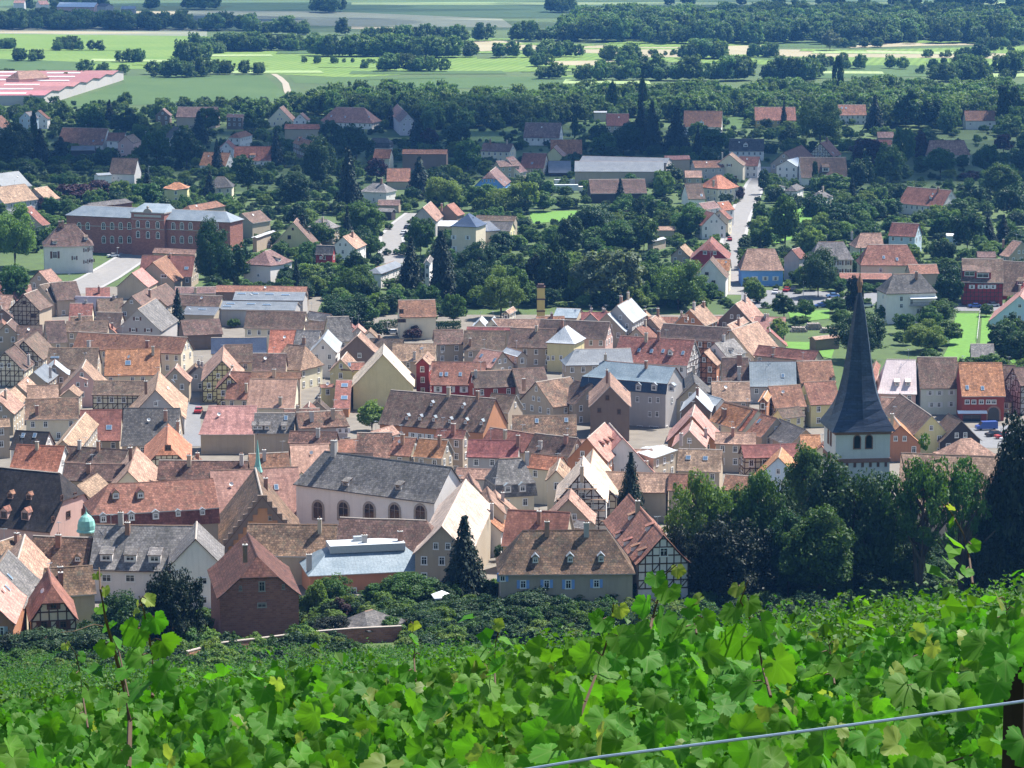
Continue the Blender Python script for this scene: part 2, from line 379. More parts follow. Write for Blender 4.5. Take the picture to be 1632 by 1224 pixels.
def H(tile, x1, y1, x2, y2, ex, ey, hr, pitch, roof, wall, label, cat='house', t='g', tf=None, sh=None, dm=(), sk=(), ch=None, win=None, wn=1, side=0,
      hf=.75, fr='frame_white', mw=None, into=None, short=None, dmat=None, dsz=(1.2, 1.15), dty='g', sag=.09, group=None, name=None, maxw=None, base=None, chs=1.0, og=.28, oe=.45, kick=.22, dlow=None, dml=(), tfz=.3):
    """a house from its ridge line, one point of its eaves, ridge height and roof pitch"""
    if hr >= 7: hr *= HSC
    P1, P2 = hit(*px(tile, x1, y1), hr), hit(*px(tile, x2, y2), hr)
    M = (P1 + P2) / 2; zg = ground(M.x, M.y) if base is None else base
    d = Vector((P2.x - P1.x, P2.y - P1.y, 0)); L = d.length; ux = d.normalized(); fl = False
    if (-ux.y) * (-M.x) + ux.x * (-M.y) > 0: ux = -ux; fl = True
    h = House(); h.loc = Vector((M.x, M.y, zg)); h.rz = math.atan2(ux.y, ux.x); h.h = hr; h.tp = math.tan(R(pitch)); h.L = L; h.tile = tile; h.label = label; h.short = short
    rot = Matrix.Rotation(h.rz, 3, 'Z'); h.world = lambda p: h.loc + rot @ Vector(p)
    u, v = px(tile, ex, ey)
    if side == 0:
        a = on_slope(h, u, v, 0, -1); b = on_slope(h, u, v, 0, 1)
        n2 = rot @ Vector((0, math.sin(R(pitch)), math.cos(R(pitch)))); vis2 = n2.dot(Vector((0, 0, CAMZ)) - M) > 0
        side = -1
        if a.y > -.5 or (vis2 and b.y > .5 and b.y < -a.y * .8): side = 1
    h.side = side
    wdt = abs(on_slope(h, u, v, 0, side).y) * (1 if win or sag < .05 else WEX)
    lim = (hr - 1.6) / h.tp + .6
    if mw: lim = min(lim, mw)
    warn = ''
    if wdt > lim: warn = '  W %.1f>%.1f' % (wdt, lim); wdt = lim
    if wdt < 1.2: warn += '  W small %.1f' % wdt; wdt = 1.2
    h.w = wd = wdt
    he = hr - wd * h.tp
    # ends: (run, fraction of the slope)
    hip = {'g': (0, 0), 'h': (1, 1), 'h1': (1, 0), 'h2': (0, 1), 'p': (1, 1), 'm': (0, 0), 'mh': (1, 1), 'mh1': (1, 0), 'mh2': (0, 1), 'j': (.45, .45), 'j1': (.45, 0), 'j2': (0, .45)}[t]
    e1, e2 = hip if not fl else hip[::-1]           # e1 at local -x end when not flipped
    rn = lambda e: wd * hf if e == 1 else wd * .38 if e > 0 else 0
    r1, r2 = rn(e1), rn(e2); X1, X2 = -L / 2, L / 2
    seed = random.uniform(0, 500)
    def dz(x, y):
        return sag * (mnoise.noise(Vector((x * .22 + seed, y * .22, seed))) - .25 * (1 - (2 * x / max(L, 1)) ** 2)) * (1 if sag else 0)
    mb = MB(); th = .17
    xa = lambda q: X1 - (r1 * min(1, q / e1) if e1 else 0)
    xb = lambda q: X2 + (r2 * min(1, q / e2) if e2 else 0)
    kk = lambda q: kick * max(0, (q - .78) / .22) ** 1.5
    rows = sorted({0, .25, .5, .78, .89, 1} | ({e1} if 0 < e1 < 1 else set()) | ({e2} if 0 < e2 < 1 else set()))
    nu = max(2, int(L / 2.2)); sl = wd / math.cos(R(pitch))
    def grid(fn, rows, nu, uvf):
        G = [[fn(q, i / nu) for i in range(nu + 1)] for q in rows]
        for j in range(len(rows) - 1):
            for i in range(nu):
                q = [G[j][i], G[j + 1][i], G[j + 1][i + 1], G[j][i + 1]]
                uv = [uvf(p) for p in q]
                if (q[0] - q[3]).length < 1e-5: q = q[:3]; uv = uv[:3]
                mb.poly(q, 0, uv); mb.poly([p - Vector((0, 0, th)) for p in q[::-1]], 1, None)
        D = Vector((0, 0, th)); n_ = len(rows) - 1
        for i in range(nu): mb.quad(G[n_][i], G[n_][i] - D, G[n_][i + 1] - D, G[n_][i + 1], 1)
        for i in (0, nu):
            for j in range(n_): mb.quad(G[j][i], G[j][i] - D, G[j + 1][i] - D, G[j + 1][i], 1)
    def V(x, y, z): return Vector((x, y, z + dz(x, y)))
    for s in (-1, 1):
        fn = lambda q, u_: V(GA(xa(q), xb(q), u_ if s < 0 else 1 - u_), s * wd * q, hr - wd * q * h.tp + kk(q))
        grid(fn, rows, nu, lambda p: (p.x, -abs(p.y) / wd * sl))
    for s, e in ((-1, e1), (1, e2)):
        if e:
            fn = lambda q, u_: V(xa(q) if s < 0 else xb(q), GA(-wd * q, wd * q, 1 - u_ if s < 0 else u_), hr - wd * q * h.tp + kk(q))
            grid(fn, [q for q in rows if q <= e + 1e-6], 4, lambda p: (p.y, (p.z - hr) * 1.2))
    for i in range(nu):     # ridge tiles
        a, b_ = V(GA(X1, X2, i / nu), 0, hr + .05), V(GA(X1, X2, (i + 1) / nu), 0, hr + .05)
        mb.quad(a + Vector((0, -.16, -.13)), b_ + Vector((0, -.16, -.13)), b_, a, 2, [(0, 0)] * 4); mb.quad(a, b_, b_ + Vector((0, .16, -.13)), a + Vector((0, .16, -.13)), 2, [(0, 0)] * 4)
    X1w = X1 - r1; X2w = X2 + r2
    man = t.startswith('m')
    wx1 = X1w + (oe if e1 == 1 else og); wx2 = X2w - (oe if e2 == 1 else og); wy = wd - oe
    zw = he + oe * h.tp - .15
    mh_ = 0
    if man:     # steep lower slope under the break
        mh_ = dlow if dlow else 2.4; fl_ = .55
        for s in (-1, 1):
            q = [(X1w, s * (wd - .1)), (X2w, s * (wd - .1))]
            za, zb = he + .02, he - mh_
            A, B, C_, D_ = Vector((X1w, s * (wd - .12), za)), Vector((X2w, s * (wd - .12), za)), Vector((X2w + .2 * bool(e2), s * (wd + fl_), zb)), Vector((X1w - .2 * bool(e1), s * (wd + fl_), zb))
            mb.quad(*([D_, C_, B, A] if s < 0 else [A, B, C_, D_]), 3, [(p.x, p.z) for p in ([D_, C_, B, A] if s < 0 else [A, B, C_, D_])])
        for s, X in ((-1, X1w), (1, X2w)):
            pts = [Vector((X + s * (-.12), -(wd - .12), he + .02)), Vector((X - s * .12, wd - .12, he + .02)), Vector((X + s * .2, wd + fl_, he - mh_)), Vector((X + s * .2, -(wd + fl_), he - mh_))]
            if (e1 if s < 0 else e2): mb.quad(*pts, 3, [(p.y, p.z) for p in pts])
        zw = he - mh_ + .02; wy = wd + fl_ - .3
    h.wy, h.wxl, h.wxr, h.zw, h.he = wy, -wx1, wx2, zw, he
    # walls with gables
    wm = MB(); zb = -4.0
    zroof = lambda y: hr - abs(y) * h.tp - .12
    def wallpoly(pts, uvf):
        wm.poly(pts, 0, [uvf(p) for p in pts])
    for s in (-1, 1):
        p = [(wx1, s * wy, zb), (wx2, s * wy, zb), (wx2, s * wy, zw), (wx1, s * wy, zw)]
        wallpoly(p if s < 0 else p[::-1], lambda q: (q[0], q[2]))
    for s, X, e in ((-1, wx1, e1), (1, wx2, e2)):
        p = [(X, wy, zb), (X, -wy, zb), (X, -wy, zw)]
        if man and e == 0:
            p += [(X, -(wd - .3), he), (X, 0, zroof(0)), (X, wd - .3, he)]
        elif e == 0: p += [(X, 0, zroof(0))]
        elif e < 1: p += [(X, -wd * e, zroof(wd * e)), (X, wd * e, zroof(wd * e))]
        p += [(X, wy, zw)]
        wallpoly(p if s < 0 else p[::-1], lambda q: (q[1], q[2]))
    if into is None:
        root = empty(name or 'house', h.loc, h.rz); tag(root, label, cat, group)
        h.root = root
    else:
        root = into.root; h.root = root
    pre = '' if into is None else 'wing_'
    wo_ = wm.build(pre + 'wall', ['wall_' + wall], root)
    ed = random.choice(['frame_dark', 'frame_dark', 'stone', 'concrete', 'roof_' + roof])
    rf = mb.build(pre + 'roof', ['roof_' + roof, ed, random.choice(['roof_' + roof, 'roof_tan', 'stone']), 'roof_' + (dmat or roof)], root)
    h.roof_o, h.wall_o = rf, wo_
    if into is not None:
        rel = Matrix.Rotation(-into.rz, 3, 'Z') @ (h.loc - into.loc)
        g = rel
        for ob in (wo_, rf): ob.location = g; ob.rotation_euler = (0, 0, h.rz - into.rz)
        # details of a wing hang on the wing's wall
        droot = wo_
    else: droot = root
    h.droot = droot
    # occluders
    for s in (-1, 1):
        occ([h.world(p) for p in ((X1w, s * wd, he), (X2w, s * wd, he), (X2, 0, hr), (X1, 0, hr))])
        occ([h.world(p) for p in ((wx1, s * wy, zb), (wx2, s * wy, zb), (wx2, s * wy, zw), (wx1, s * wy, zw))])
    for X in (wx1, wx2): occ([h.world(p) for p in ((X, -wy, zb), (X, wy, zb), (X, wy, zw), (X, 0, hr if e1 + e2 < 1 else zw), (X, -wy, zw))])
    # which walls face the camera
    tocam = (Matrix.Rotation(-h.rz, 3, 'Z') @ (Vector((0, 0, CAMZ)) - h.loc)); tocam.z = 0; tocam.normalize()
    faces = [(q, tocam.dot(Vector(nv)), W) for q, nv, W in (('f', (0, -1, 0), wx2 - wx1), ('l', (-1, 0, 0), 2 * wy), ('r', (1, 0, 0), 2 * wy), ('b', (0, 1, 0), wx2 - wx1))]
    h.faces = [q for q, dd, W in faces if dd > .12]
    if win:             # windows from the picture: (x, y, w, h [,arch])
        for it in win:
            u, v = px(tile, it[0], it[1]); o, d_ = local_ray(h, u, v); best = None
            for q, dd, W in faces:
                if dd <= .1: continue
                if q in 'fb': tt = ((-wy if q == 'f' else wy) - o.y) / d_.y
                else: tt = ((wx1 if q == 'l' else wx2) - o.x) / d_.x
                P = o + d_ * tt
                s_ = P.x if q in 'fb' else P.y
                lo, hi = (wx1, wx2) if q in 'fb' else (-wy, wy)
                out = max(lo - s_, s_ - hi, 0)
                if best is None or out < best[0]: best = (out, q, min(hi - .3, max(lo + .3, s_)), P.z)
            add_window(h, droot, best[1], best[2], best[3], it[2], it[3], fr, sh, len(it) > 4, False)
    elif wn:
        for q, dd, W in faces:
            if dd < .12: continue
            isg = (q == 'l' and e1 < 1) or (q == 'r' and e2 < 1)
            nc = max(1, int((W - .8) / 2.5)); z = zw - 1.15; first = True
            zz = zw - 1.2
            while zz > .8:
                for c in range(nc):
                    if random.random() < .12: continue
                    s_ = -W / 2 + W * (c + .5) / nc + random.uniform(-.08, .08)
                    s_ += (wx1 + wx2) / 2 if q in 'fb' else 0
                    add_window(h, droot, q, s_, zz, 1.05, 1.5, fr, sh)
                zz -= 2.75
            if isg and wd > 2.6 and wn != 3:
                for zz, nn in ((zw + 1.3, 2 if wd > 4.4 else 1), (zw + 3.7, 1)):
                    if zz + .9 < hr - .8 and (hr - zz - .9) / h.tp > .7:
                        for c in range(nn): add_window(h, droot, q, (c - (nn - 1) / 2) * 2.0, zz, .9, 1.2, fr, sh)
    if tf:
        for q, dd, W in faces:
            if dd < .12 or (tf == 1 and q in 'fb'): continue
            T = MB(); zr = lambda s_: (hr - abs(s_) * h.tp - .3) if q in 'lr' else zw
            ecap = (e1 if q == 'l' else e2) if q in 'lr' else 0
            if ecap: cap = hr - wd * ecap * h.tp - .2; zr0 = zr; zr = lambda s_: min(cap, zr0(s_))
            half = W / 2; c0 = (wx1 + wx2) / 2 if q in 'fb' else 0
            def pt(s_, z_): return {'f': (c0 + s_, -wy - .03, z_), 'b': (c0 - s_, wy + .03, z_), 'l': (wx1 - .03, -s_, z_), 'r': (wx2 + .03, s_, z_)}[q]
            nrm = {'f': (0, 1, 0), 'b': (0, 1, 0), 'l': (1, 0, 0), 'r': (1, 0, 0)}[q]
            z0 = tfz; lv = [z0]
            while lv[-1] + 1.3 < zr(0): lv.append(lv[-1] + 1.35)
            for z_ in lv:
                hw = half if q in 'fb' or z_ < zw else min(half, (hr - .3 - z_) / h.tp)
                if hw > .3: T.bar(pt(-hw, z_), pt(hw, z_), .2, up=nrm, t2=.1)
            nn = max(2, int(W / 1.15))
            for c in range(nn + 1):
                s_ = -half + W * c / nn; T.bar(pt(s_, z0), pt(s_, max(z0 + .3, zr(s_))), .19, up=nrm, t2=.09)
            for c in range(0, nn, 2):
                s0, s1 = -half + W * c / nn, -half + W * (c + 1) / nn
                for a_ in range(0, len(lv) - 1, 2):
                    if lv[a_ + 1] < min(zr(s0), zr(s1)): T.bar(pt(s0, lv[a_]), pt(s1, lv[a_ + 1]), .17, up=nrm, t2=.08)
            if q in 'lr':
                for s_ in (-1, 1):
                    T.bar(pt(s_ * half, zr(half)), pt(s_ * (wd * ecap if ecap else 0), zr(wd * ecap if ecap else 0)), .22, up=nrm, t2=.1)
            T.build('timber_frame', 'timber', droot)
    # dormers, roof windows, chimneys
    for it in dm:
        a, b_ = (it[2], it[3]) if len(it) > 2 else dsz
        u, v = px(tile, it[0], it[1])
        sd_ = side if abs(on_slope(h, u, v, b_ / 2, side).y) <= wd + 1 else -side
        P = on_slope(h, u, v, b_ / 2, sd_)
        q = MB(); dy = b_ / h.tp
        for s in (-1, 1):
            c = [(s * a / 2, 0, 0), (s * a / 2, 0, b_), (s * a / 2, dy, b_)]; q.tri(*(c if s > 0 else c[::-1]), m=0)
        q.quad((-a / 2, 0, -.3), (a / 2, 0, -.3), (a / 2, 0, b_), (-a / 2, 0, b_), 0)
        if dty == 's':
            y2 = b_ / (h.tp * .62)
            q.box(0, 0, 0, 0, 0, 0)
            A = [(-a / 2 - .15, -.25, b_ - .02), (a / 2 + .15, -.25, b_ - .02), (a / 2 + .15, y2, b_ + y2 * h.tp * .38), (-a / 2 - .15, y2, b_ + y2 * h.tp * .38)]
            q.quad(*A, 1, [(p[0], p[1]) for p in A]); q.quad(*[(p[0], p[1], p[2] - .12) for p in A[::-1]], 2)
            for i in range(4):
                p, r_ = A[i], A[(i + 1) % 4]; q.quad((p[0], p[1], p[2] - .12), (r_[0], r_[1], r_[2] - .12), r_, p, 2)
        else:
            g = a * .42; y2 = (b_ + g) / h.tp; y1 = b_ / h.tp
            q.tri((-a / 2, 0, b_), (a / 2, 0, b_), (0, 0, b_ + g), 0)
            for s in (-1, 1):
                A = [(s * (a / 2 + .15), -.2, b_ - .13), (0, -.2, b_ + g + .05), (0, y2, b_ + g + .05), (s * (a / 2 + .15), y1, b_ - .13)]
                if s < 0: A = A[::-1]
                q.quad(*A[::-1], 1, [(p[1], p[2]) for p in A]); q.quad(*[(p[0], p[1], p[2] - .08) for p in A], 2)
        o = q.build('dormer', ['wall_' + (wall if wall != 'bk' else 'wh'), 'roof_' + (dmat or roof), 'frame_dark'], droot); o.location = (P.x, P.y, P.z - b_ / 2)
        if sd_ > 0: o.rotation_euler = (0, 0, math.pi)
        wi = link('window', window_mesh(a * .74, b_ * .74, fr, False, 1), o); wi.location = (0, -.012, b_ * .5)
    for it in dml:      # dormers on the steep lower slope of a mansard
        o, d_ = local_ray(h, *px(tile, it[0], it[1])); tt = (-(wd + .5) - o.y) / d_.y; P = o + d_ * tt; a, b_ = it[2], it[3]; P.z = min(P.z, he - b_ * .45)
        q = MB(); q.box(-a / 2, a / 2, 0, 1.2, -b_ / 2, b_ / 2); g = a * .4
        for s in (-1, 1):
            A = [(s * (a / 2 + .14), -.18, b_ / 2 - .02), (0, -.18, b_ / 2 + g), (0, 1.3, b_ / 2 + g), (s * (a / 2 + .14), 1.3, b_ / 2 - .02)]
            q.quad(*(A if s > 0 else A[::-1]), 1, [(p[1], p[2]) for p in A])
        q.tri((-a / 2, -.003, b_ / 2), (a / 2, -.003, b_ / 2), (0, -.003, b_ / 2 + g), 0)
        o = q.build('dormer', ['wall_gr', 'roof_lsl'], droot); o.location = (P.x, P.y, P.z)
        wi = link('window', window_mesh(a * .76, b_ * .8, fr, False, 1), o); wi.location = (0, -.012, 0)
    for it in sk:
        P = on_slope(h, *px(tile, it[0], it[1]), .05, side); a, b_ = (it[2], it[3]) if len(it) > 2 else (.8, 1.2)
        key = ('sky', a, b_)
        if key not in WCACHE:
            q = MB(); q.box(-a / 2, a / 2, -b_ / 2, b_ / 2, -.05, .1); q.quad((-a / 2 + .08, -b_ / 2 + .08, .104), (a / 2 - .08, -b_ / 2 + .08, .104), (a / 2 - .08, b_ / 2 - .08, .104), (-a / 2 + .08, b_ / 2 - .08, .104), 1)
            WCACHE[key] = q.mesh('roof_window', ['zinc', 'skylight'])
        o = link('roof_window', WCACHE[key], droot); o.location = P; o.rotation_euler = (R(pitch), 0, 0) if side < 0 else (R(pitch), 0, math.pi)
    if ch is None: ch = [None] if random.random() < .7 else []
    for it in ch:
        if it is None:
            xx, yy = random.uniform(-.35, .35) * L, random.uniform(-.5, .2) * min(wd, 2.5); P = Vector((xx, yy, hr - abs(yy) * h.tp))
        else: P = on_slope(h, *px(tile, it[0], it[1]), .6 * chs, side)
        a = random.uniform(.3, .45) * chs; b_ = random.uniform(.28, .36) * chs; top = random.uniform(.9, 1.5) * chs; zt = max(P.z + top * .8, min(hr + .7, P.z + 2.0)) if it is None else P.z + top
        q = MB(); q.box(-a, a, -b_, b_, -1.6, zt - P.z); q.box(-a - .06, a + .06, -b_ - .06, b_ + .06, zt - P.z, zt - P.z + .12, 1)
        for c in ((-.4, .4) if a > .35 else (0,)): q.lathe([(.11, zt - P.z + .12), (.09, zt - P.z + .5), (.0, zt - P.z + .5)], 6, 2, (c * a, 0))
        o = q.build('chimney', [random.choice(['chimney', 'chimney', 'wall_gr', 'wall_be']), 'concrete', 'chimney'], droot); o.location = P
    if into is None and wn != 0 and hr < 14.5 and random.random() < .55:
        q = MB(); xx = random.uniform(-.4, .4) * L; zt = random.uniform(1.6, 2.6); q.bar((0, 0, -.3), (0, 0, zt), .05)
        for k_ in range(4): q.bar((-.5 + .1 * k_, -.45 + k_ * .3, zt - .1), (.5 - .1 * k_, -.45 + k_ * .3, zt - .1), .035)
        q.bar((0, -.5, zt - .1), (0, .6, zt - .1), .04); o = q.build('aerial', ['zinc'], droot); o.location = (xx, 0, hr); o.rotation_euler = (0, 0, random.uniform(0, 3))
    if into is None and random.random() < .16:
        if 'dish' not in WCACHE:
            q = MB(); q.lathe([(0, 0), (.22, .03), (.42, .12)], 10); q.lathe([(.42, .12), (.22, .0), (0, -.03)], 10); q.bar((0, 0, -.35), (0, 0, 0), .05); WCACHE['dish'] = q.mesh('satellite_dish', ['frame_white'])
        o = link('satellite_dish', WCACHE['dish'], droot); o.location = (random.uniform(-.35, .35) * L, -wd * .35, hr - wd * .35 * h.tp + .4); o.rotation_euler = (R(60), 0, random.uniform(-.6, .6) - h.rz * 0)
    h.bb = None
    pr = [proj(h.world(p)) for p in ((X1w, -wd, he), (X2w, -wd, he), (X1, 0, hr), (X2, 0, hr), (X1w, wd, he), (X2w, wd, he), (wx1, -wy, 0), (wx2, -wy, 0))]
    h.bb = (min(p[0] for p in pr), min(p[1] for p in pr), max(p[0] for p in pr), max(p[1] for p in pr), min(p[2] for p in pr))
    h.rbb = (min(p[0] for p in pr[:6]), min(p[1] for p in pr[:6]), max(p[0] for p in pr[:6]), max(p[1] for p in pr[:6]))
    h.X1w, h.X2w = X1w, X2w
    HOUSES.append(h)
    if DEBUG: print('%-8s L %5.1f w %4.1f he %4.1f rz %4.0f D %4.0f x %4.0f %s%s' % (tile, L, wd, he, math.degrees(h.rz), M.y, M.x, label[:40] if label else '', warn))
    return h
DEBUG = False; HSC = 1.0; WEX = 1.15
# ------------------------------------------------------------------ the town, front rows first
# tile E : lower left
h = H('E',490,500,1003,505,600,745,12,46,'grey','wh','long cream house with three flat dormers and grey roof, lower left',sh=None,short='cream house with three flat dormers',
  dm=[(545,672,2.0,1.3),(668,675,2.0,1.3),(793,678,2.0,1.3)],dty='s',ch=[(620,480),(655,525)],win=[(547,777,1.6,1.3),(668,778,1.6,1.3),(550,875,1.4,1.3),(660,875,1.4,1.3)],fr='frame_white',dmat='grey')
H('E',1003,560,1010,500,1150,735,12,46,'grey','wh','',into=h,ch=[],win=[(1040,792,1.5,1.2),(1040,890,1.5,1.2),(905,745,.8,.8)])
H('E',-90,203,305,228,205,545,14,50,'blk','pk','big house with black tiled roof and pink half-hipped gable at the left edge',t='j2',short='black-roofed pink house',
  dm=[(52,355,1.1,1.0),(147,362,1.1,1.0),(20,452,1.6,1.6),(128,458,1.6,1.6)],ch=[],win=[(385,352,1,1.1),(316,365,.9,1.1),(350,450,1.3,1.3),(270,475,1,1.1),(425,432,.8,1)],sh=None,fr='frame_dark',dmat='ter')
H('E',560,287,1095,268,900,412,13,40,'ter','be','long terracotta mansard roof with blue-grey dormers behind the cream house',t='mh1',dlow=2.6,dmat='red',short='long terracotta mansard',
  dm=[(595,355,1.3,1.2),(722,352,1.3,1.2)],dml=[(530,452,1.2,1.3),(675,450,1.2,1.3),(800,444,1.2,1.3),(915,442,.9,1),(1040,438,.9,1)],wn=0,ch=[],kick=.1)
H('E',170,558,475,565,300,712,10,48,'mot','be','dark mottled brown roof beside the green copper dome',ch=[(300,590)],short='mottled roof beside the dome',dm=[(398,680,1.0,.9)])
H('E',90,655,128,572,232,720,10,48,'tan','br','tan roof slope with dark gable left of the mottled brown roof',ch=[])
H('E',-40,590,105,560,30,690,9.5,48,'mot','be','mottled roof at the left edge under the black-roofed house')
H('E',225,722,475,712,420,850,9,48,'mot','be','mottled roof of the house directly behind the timbered cottage',wn=0,ch=[(310,755)])
H('E',268,795,248,742,400,985,9.5,56,'red','cr','timbered cottage with dark beams and red half-hipped roof, bottom left',t='j1',tf=1,short='timbered cottage with half-hipped red roof',mw=4.6,ch=[(312,785)],
  win=[(275,920,1.0,1.0),(225,1015,1.1,1.2),(325,1015,1.1,1.2)],sh='brown',fr='frame_dark')
H('E',-55,740,40,655,142,850,10.5,46,'grey','be','grey-roofed end house with two roof windows at the left edge',sk=[(50,770)],ch=[],wn=0,short='grey-roofed end house')
H('E',-70,850,-5,765,90,935,9.5,46,'pink','org','pink-roofed house with an ochre side wall, bottom left corner',sk=[(38,828)],ch=[],sh='grey')
# F : slate hip, brick house, hall with arches
h = H('F',700,138,1353,190,900,350,15,46,'grey','wh','long cream hall with five arched windows and dark grey roof',cat='hall',t='h1',hf=.55,short='cream hall with arched windows',
  ch=[(748,118)],chs=1.5,wn=0,win=[(667,428,2.9,4.0,1),(797,430,2.9,4.0,1),(930,437,2.9,4.0,1),(1060,442,2.9,4.0,1),(1192,448,2.9,4.0,1)],fr='stone',dm=[(806,292,1.3,.9),(1077,310,1.3,.9)],dty='s',sag=.03)
HALL = h
H('F',305,496,768,500,600,650,10,46,'mot','be','long mottled roof left of the slate villa, below the cream hall',wn=0,ch=[(675,520)],short='long mottled roof below the hall')
H('F',778,466,1222,475,1212,700,11,46,'brn','be','taller brown roof behind the slate villa',t='h2',wn=0,ch=[],short='brown roof behind the slate villa')
h = H('F',380,330,345,236,570,492,12.5,52,'mot','org','orange crow-stepped gable house below the turquoise spire',ch=[(398,300)],win=[(370,388,.7,.9),(420,470,.7,.9)],short='orange crow-stepped gable',fr='stone')
STEP = h
h = H('F',745,600,1075,590,900,757,7.6,30,'msl','org','orange villa with slate roof and flat white top',t='h',hf=.8,short='slate villa with white top',ch=[(620,690),(905,590),(1088,580)],win=[(850,850,1,1.6),(690,850,1,1.6),(1005,830,1,1.6)],sag=.02,kick=.1,name='villa')
VILLA = h
h = H('F',355,640,305,568,603,857,13.6,43,'drd','bk','tall red brick house with half-hipped roof above the vineyard',t='j1',short='red brick house above the vineyard',mw=6.3,
  ch=[(292,640)],win=[(378,820,1.0,1.6),(378,916,1.4,.8),(488,822,.45,.8),(268,830,.45,.8)],fr='stone')
BRICK = h
H('F',905,945,945,938,985,1042,4.2,32,'dgr','rd','small red garden hut with hipped slate roof',cat='hut',t='p',ch=[],wn=0,hf=.9,name='garden_hut',short='red garden hut')
H('F',110,220,565,208,470,425,11.5,46,'pink','be','broad pink roof behind the turquoise spire',wn=0,sk=[(452,310)],ch=[],short='broad pink roof behind the spire')
H('F',308,135,515,130,420,210,10.5,46,'ter','be','orange roof above the broad pink roof',ch=[(390,150)])
H('F',520,92,722,88,570,225,11,46,'pink','cr','pale pink roof left of the chimney of the hall',dm=[(583,255,1,1)],ch=[])
H('F',866,28,1047,28,930,148,10.5,46,'mot','gr','mottled square roof above the hall beside the grey shop house')
H('E',815,170,1275,172,1000,264,10.5,46,'mot','be','long mottled roof behind the terracotta mansard',ch=[(970,180),(1240,175)],short='long mottled roof behind the mansard')
H('E',85,90,335,97,180,215,10.5,46,'org','wh','orange roof with white gable above the black-roofed house',short='orange roof with white gable')
H('E',80,18,255,25,150,112,10,46,'blk','wh','black roof with white verge near the left edge',sk=[(118,45),(178,45)],ch=[])
H('E',345,100,660,114,500,186,10,44,'brn','be','brown roof right of the orange roof with white gable',ch=[(408,95),(505,105)])
H('E',335,186,640,190,480,272,9.5,44,'brn','be','brown roof with a row of tiles missing left of the tan gables',ch=[(455,215)])
H('E',392,290,500,250,475,360,9.5,42,'tan','cr','bright tan roof in front of the tan gables',ch=[],side=0)
H('E',655,205,700,125,800,275,10.5,46,'tan','cr','steep tan gable in front of the long mottled roof',ch=[(670,140)],short='steep tan gable')
h = H('E',855,70,862,-5,985,150,11.5,44,'org','cr','orange roof with timbered gable at the end of the street',t='j1',tf=1,short='timbered gable at the street end',sh=None,fr='frame_dark',ch=[(912,0)],win=[(862,108,1.3,1.2)])
# G : lower middle
h = H('G',612,658,1150,655,930,950,12.5,47,'mot','be','house with mottled hipped roof and sky-blue shutters',t='h',hf=.72,short='blue-shuttered house',sh='blue',ch=[(767,665),(1018,668)],
  dm=[(693,850,1.0,1.1),(915,845,1.0,1.1),(1112,843,1.0,1.1)],win=[(615,1005,1.0,1.35),(765,1002,1.0,1.35),(903,1005,1.0,1.5),(1082,1000,1.0,1.35),(480,960,.9,1.4)],dmat='lsl')
h = H('G',1512,640,1288,472,1335,893,13,48,'ter','wh','timber-framed gable house with red roof and slit dormers',tf=1,tfz=4.2,short='timber-framed gable house',ch=[(1345,520)],side=0,
  dm=[(1290,578,1.1,.9),(1400,648,1.1,.9),(1208,695,1.0,.9),(1262,742,1.0,.9),(1310,778,1.0,.9),(1352,805,1.0,.9)],dty='s',win=[(1512,800,1.4,1.5)])
H('G',95,575,250,386,438,642,12.8,46,'crm','be','large house with sunlit cream roof left of the blue-shuttered house',short='cream roof by the fir',ch=[(415,535)],mw=4.9)
H('G',375,570,430,540,500,640,7.5,40,'org','wh','small orange porch roof on the white house by the fir',ch=[],wn=1)
H('G',300,350,270,305,388,505,12,50,'tan','cr','narrow roof with pale verge beside the hall',ch=[])
H('G',410,450,385,395,500,560,10.5,46,'tan','cr','bright tan roof left of the grey mansard house',ch=[(485,470)])
H('G',455,445,435,410,592,528,9.5,42,'tan','wh','low tan roof under the grey mansard house',ch=[])
h = H('G',460,200,605,195,560,350,12.5,52,'grey','cr','grey mansard house with two flat dormers in the middle of town',t='mh',hf=.5,dlow=2.2,short='grey mansard house',ch=[(640,195)],dml=[(518,392,1.4,1.4),(612,392,1.4,1.4)],wn=1)
H('G',265,80,592,85,420,188,11,44,'red','gr','dark red roof over a blue-grey band left of the mansard house',ch=[(582,100)],short='dark red roof over blue-grey band')
H('G',190,262,445,268,300,330,9.5,40,'tan','gr','flat tan roof beneath the blue-grey band',ch=[],wn=0)
H('G',405,5,690,38,600,150,10.5,44,'red','be','red roof behind the dark red roof',ch=[(500,60)])
H('G',690,42,965,66,800,166,10.5,44,'brn','be','brown roof with two chimneys left of the orange dormer house',ch=[(725,120),(888,85)])
H('G',672,172,872,184,760,266,10,42,'org','cr','orange tiled roof right of the grey mansard house',ch=[])
h = H('G',1022,55,1135,-18,1145,207,13,48,'pink','org','orange house with three small red dormers and bright pink roof',short='orange house with pink roof',ch=[],side=0,dm=[(1130,115,.9,.8),(1160,102,.9,.8),(1190,88,.9,.8)],dty='s',dmat='red')
H('G',1250,60,1165,-15,1365,130,12,48,'pink','wh','pink roof behind the orange dormer house',ch=[],side=0)
H('G',1350,160,1500,120,1400,225,6.5,14,'met','be','flat grey roofed house behind the dark fir',ch=[(1400,250)],sag=0,mw=6)
h = H('G',985,272,1000,205,1150,560,13,50,'crm','wh','house under repair with scaffolding before its open gable',tf=1,short='scaffolded house',ch=[(990,300)],win=[(990,440,1.4,1.3),(1030,500,1.4,1.3)],mw=5.2)
SCAF = h
H('G',1040,232,1060,160,1200,410,12.5,50,'crm','be','twin gable house directly behind the scaffolded house',ch=[],tf=1)
H('G',825,265,850,215,890,330,10.5,46,'tan','cr','narrow tan gable left of the scaffolded house',ch=[])
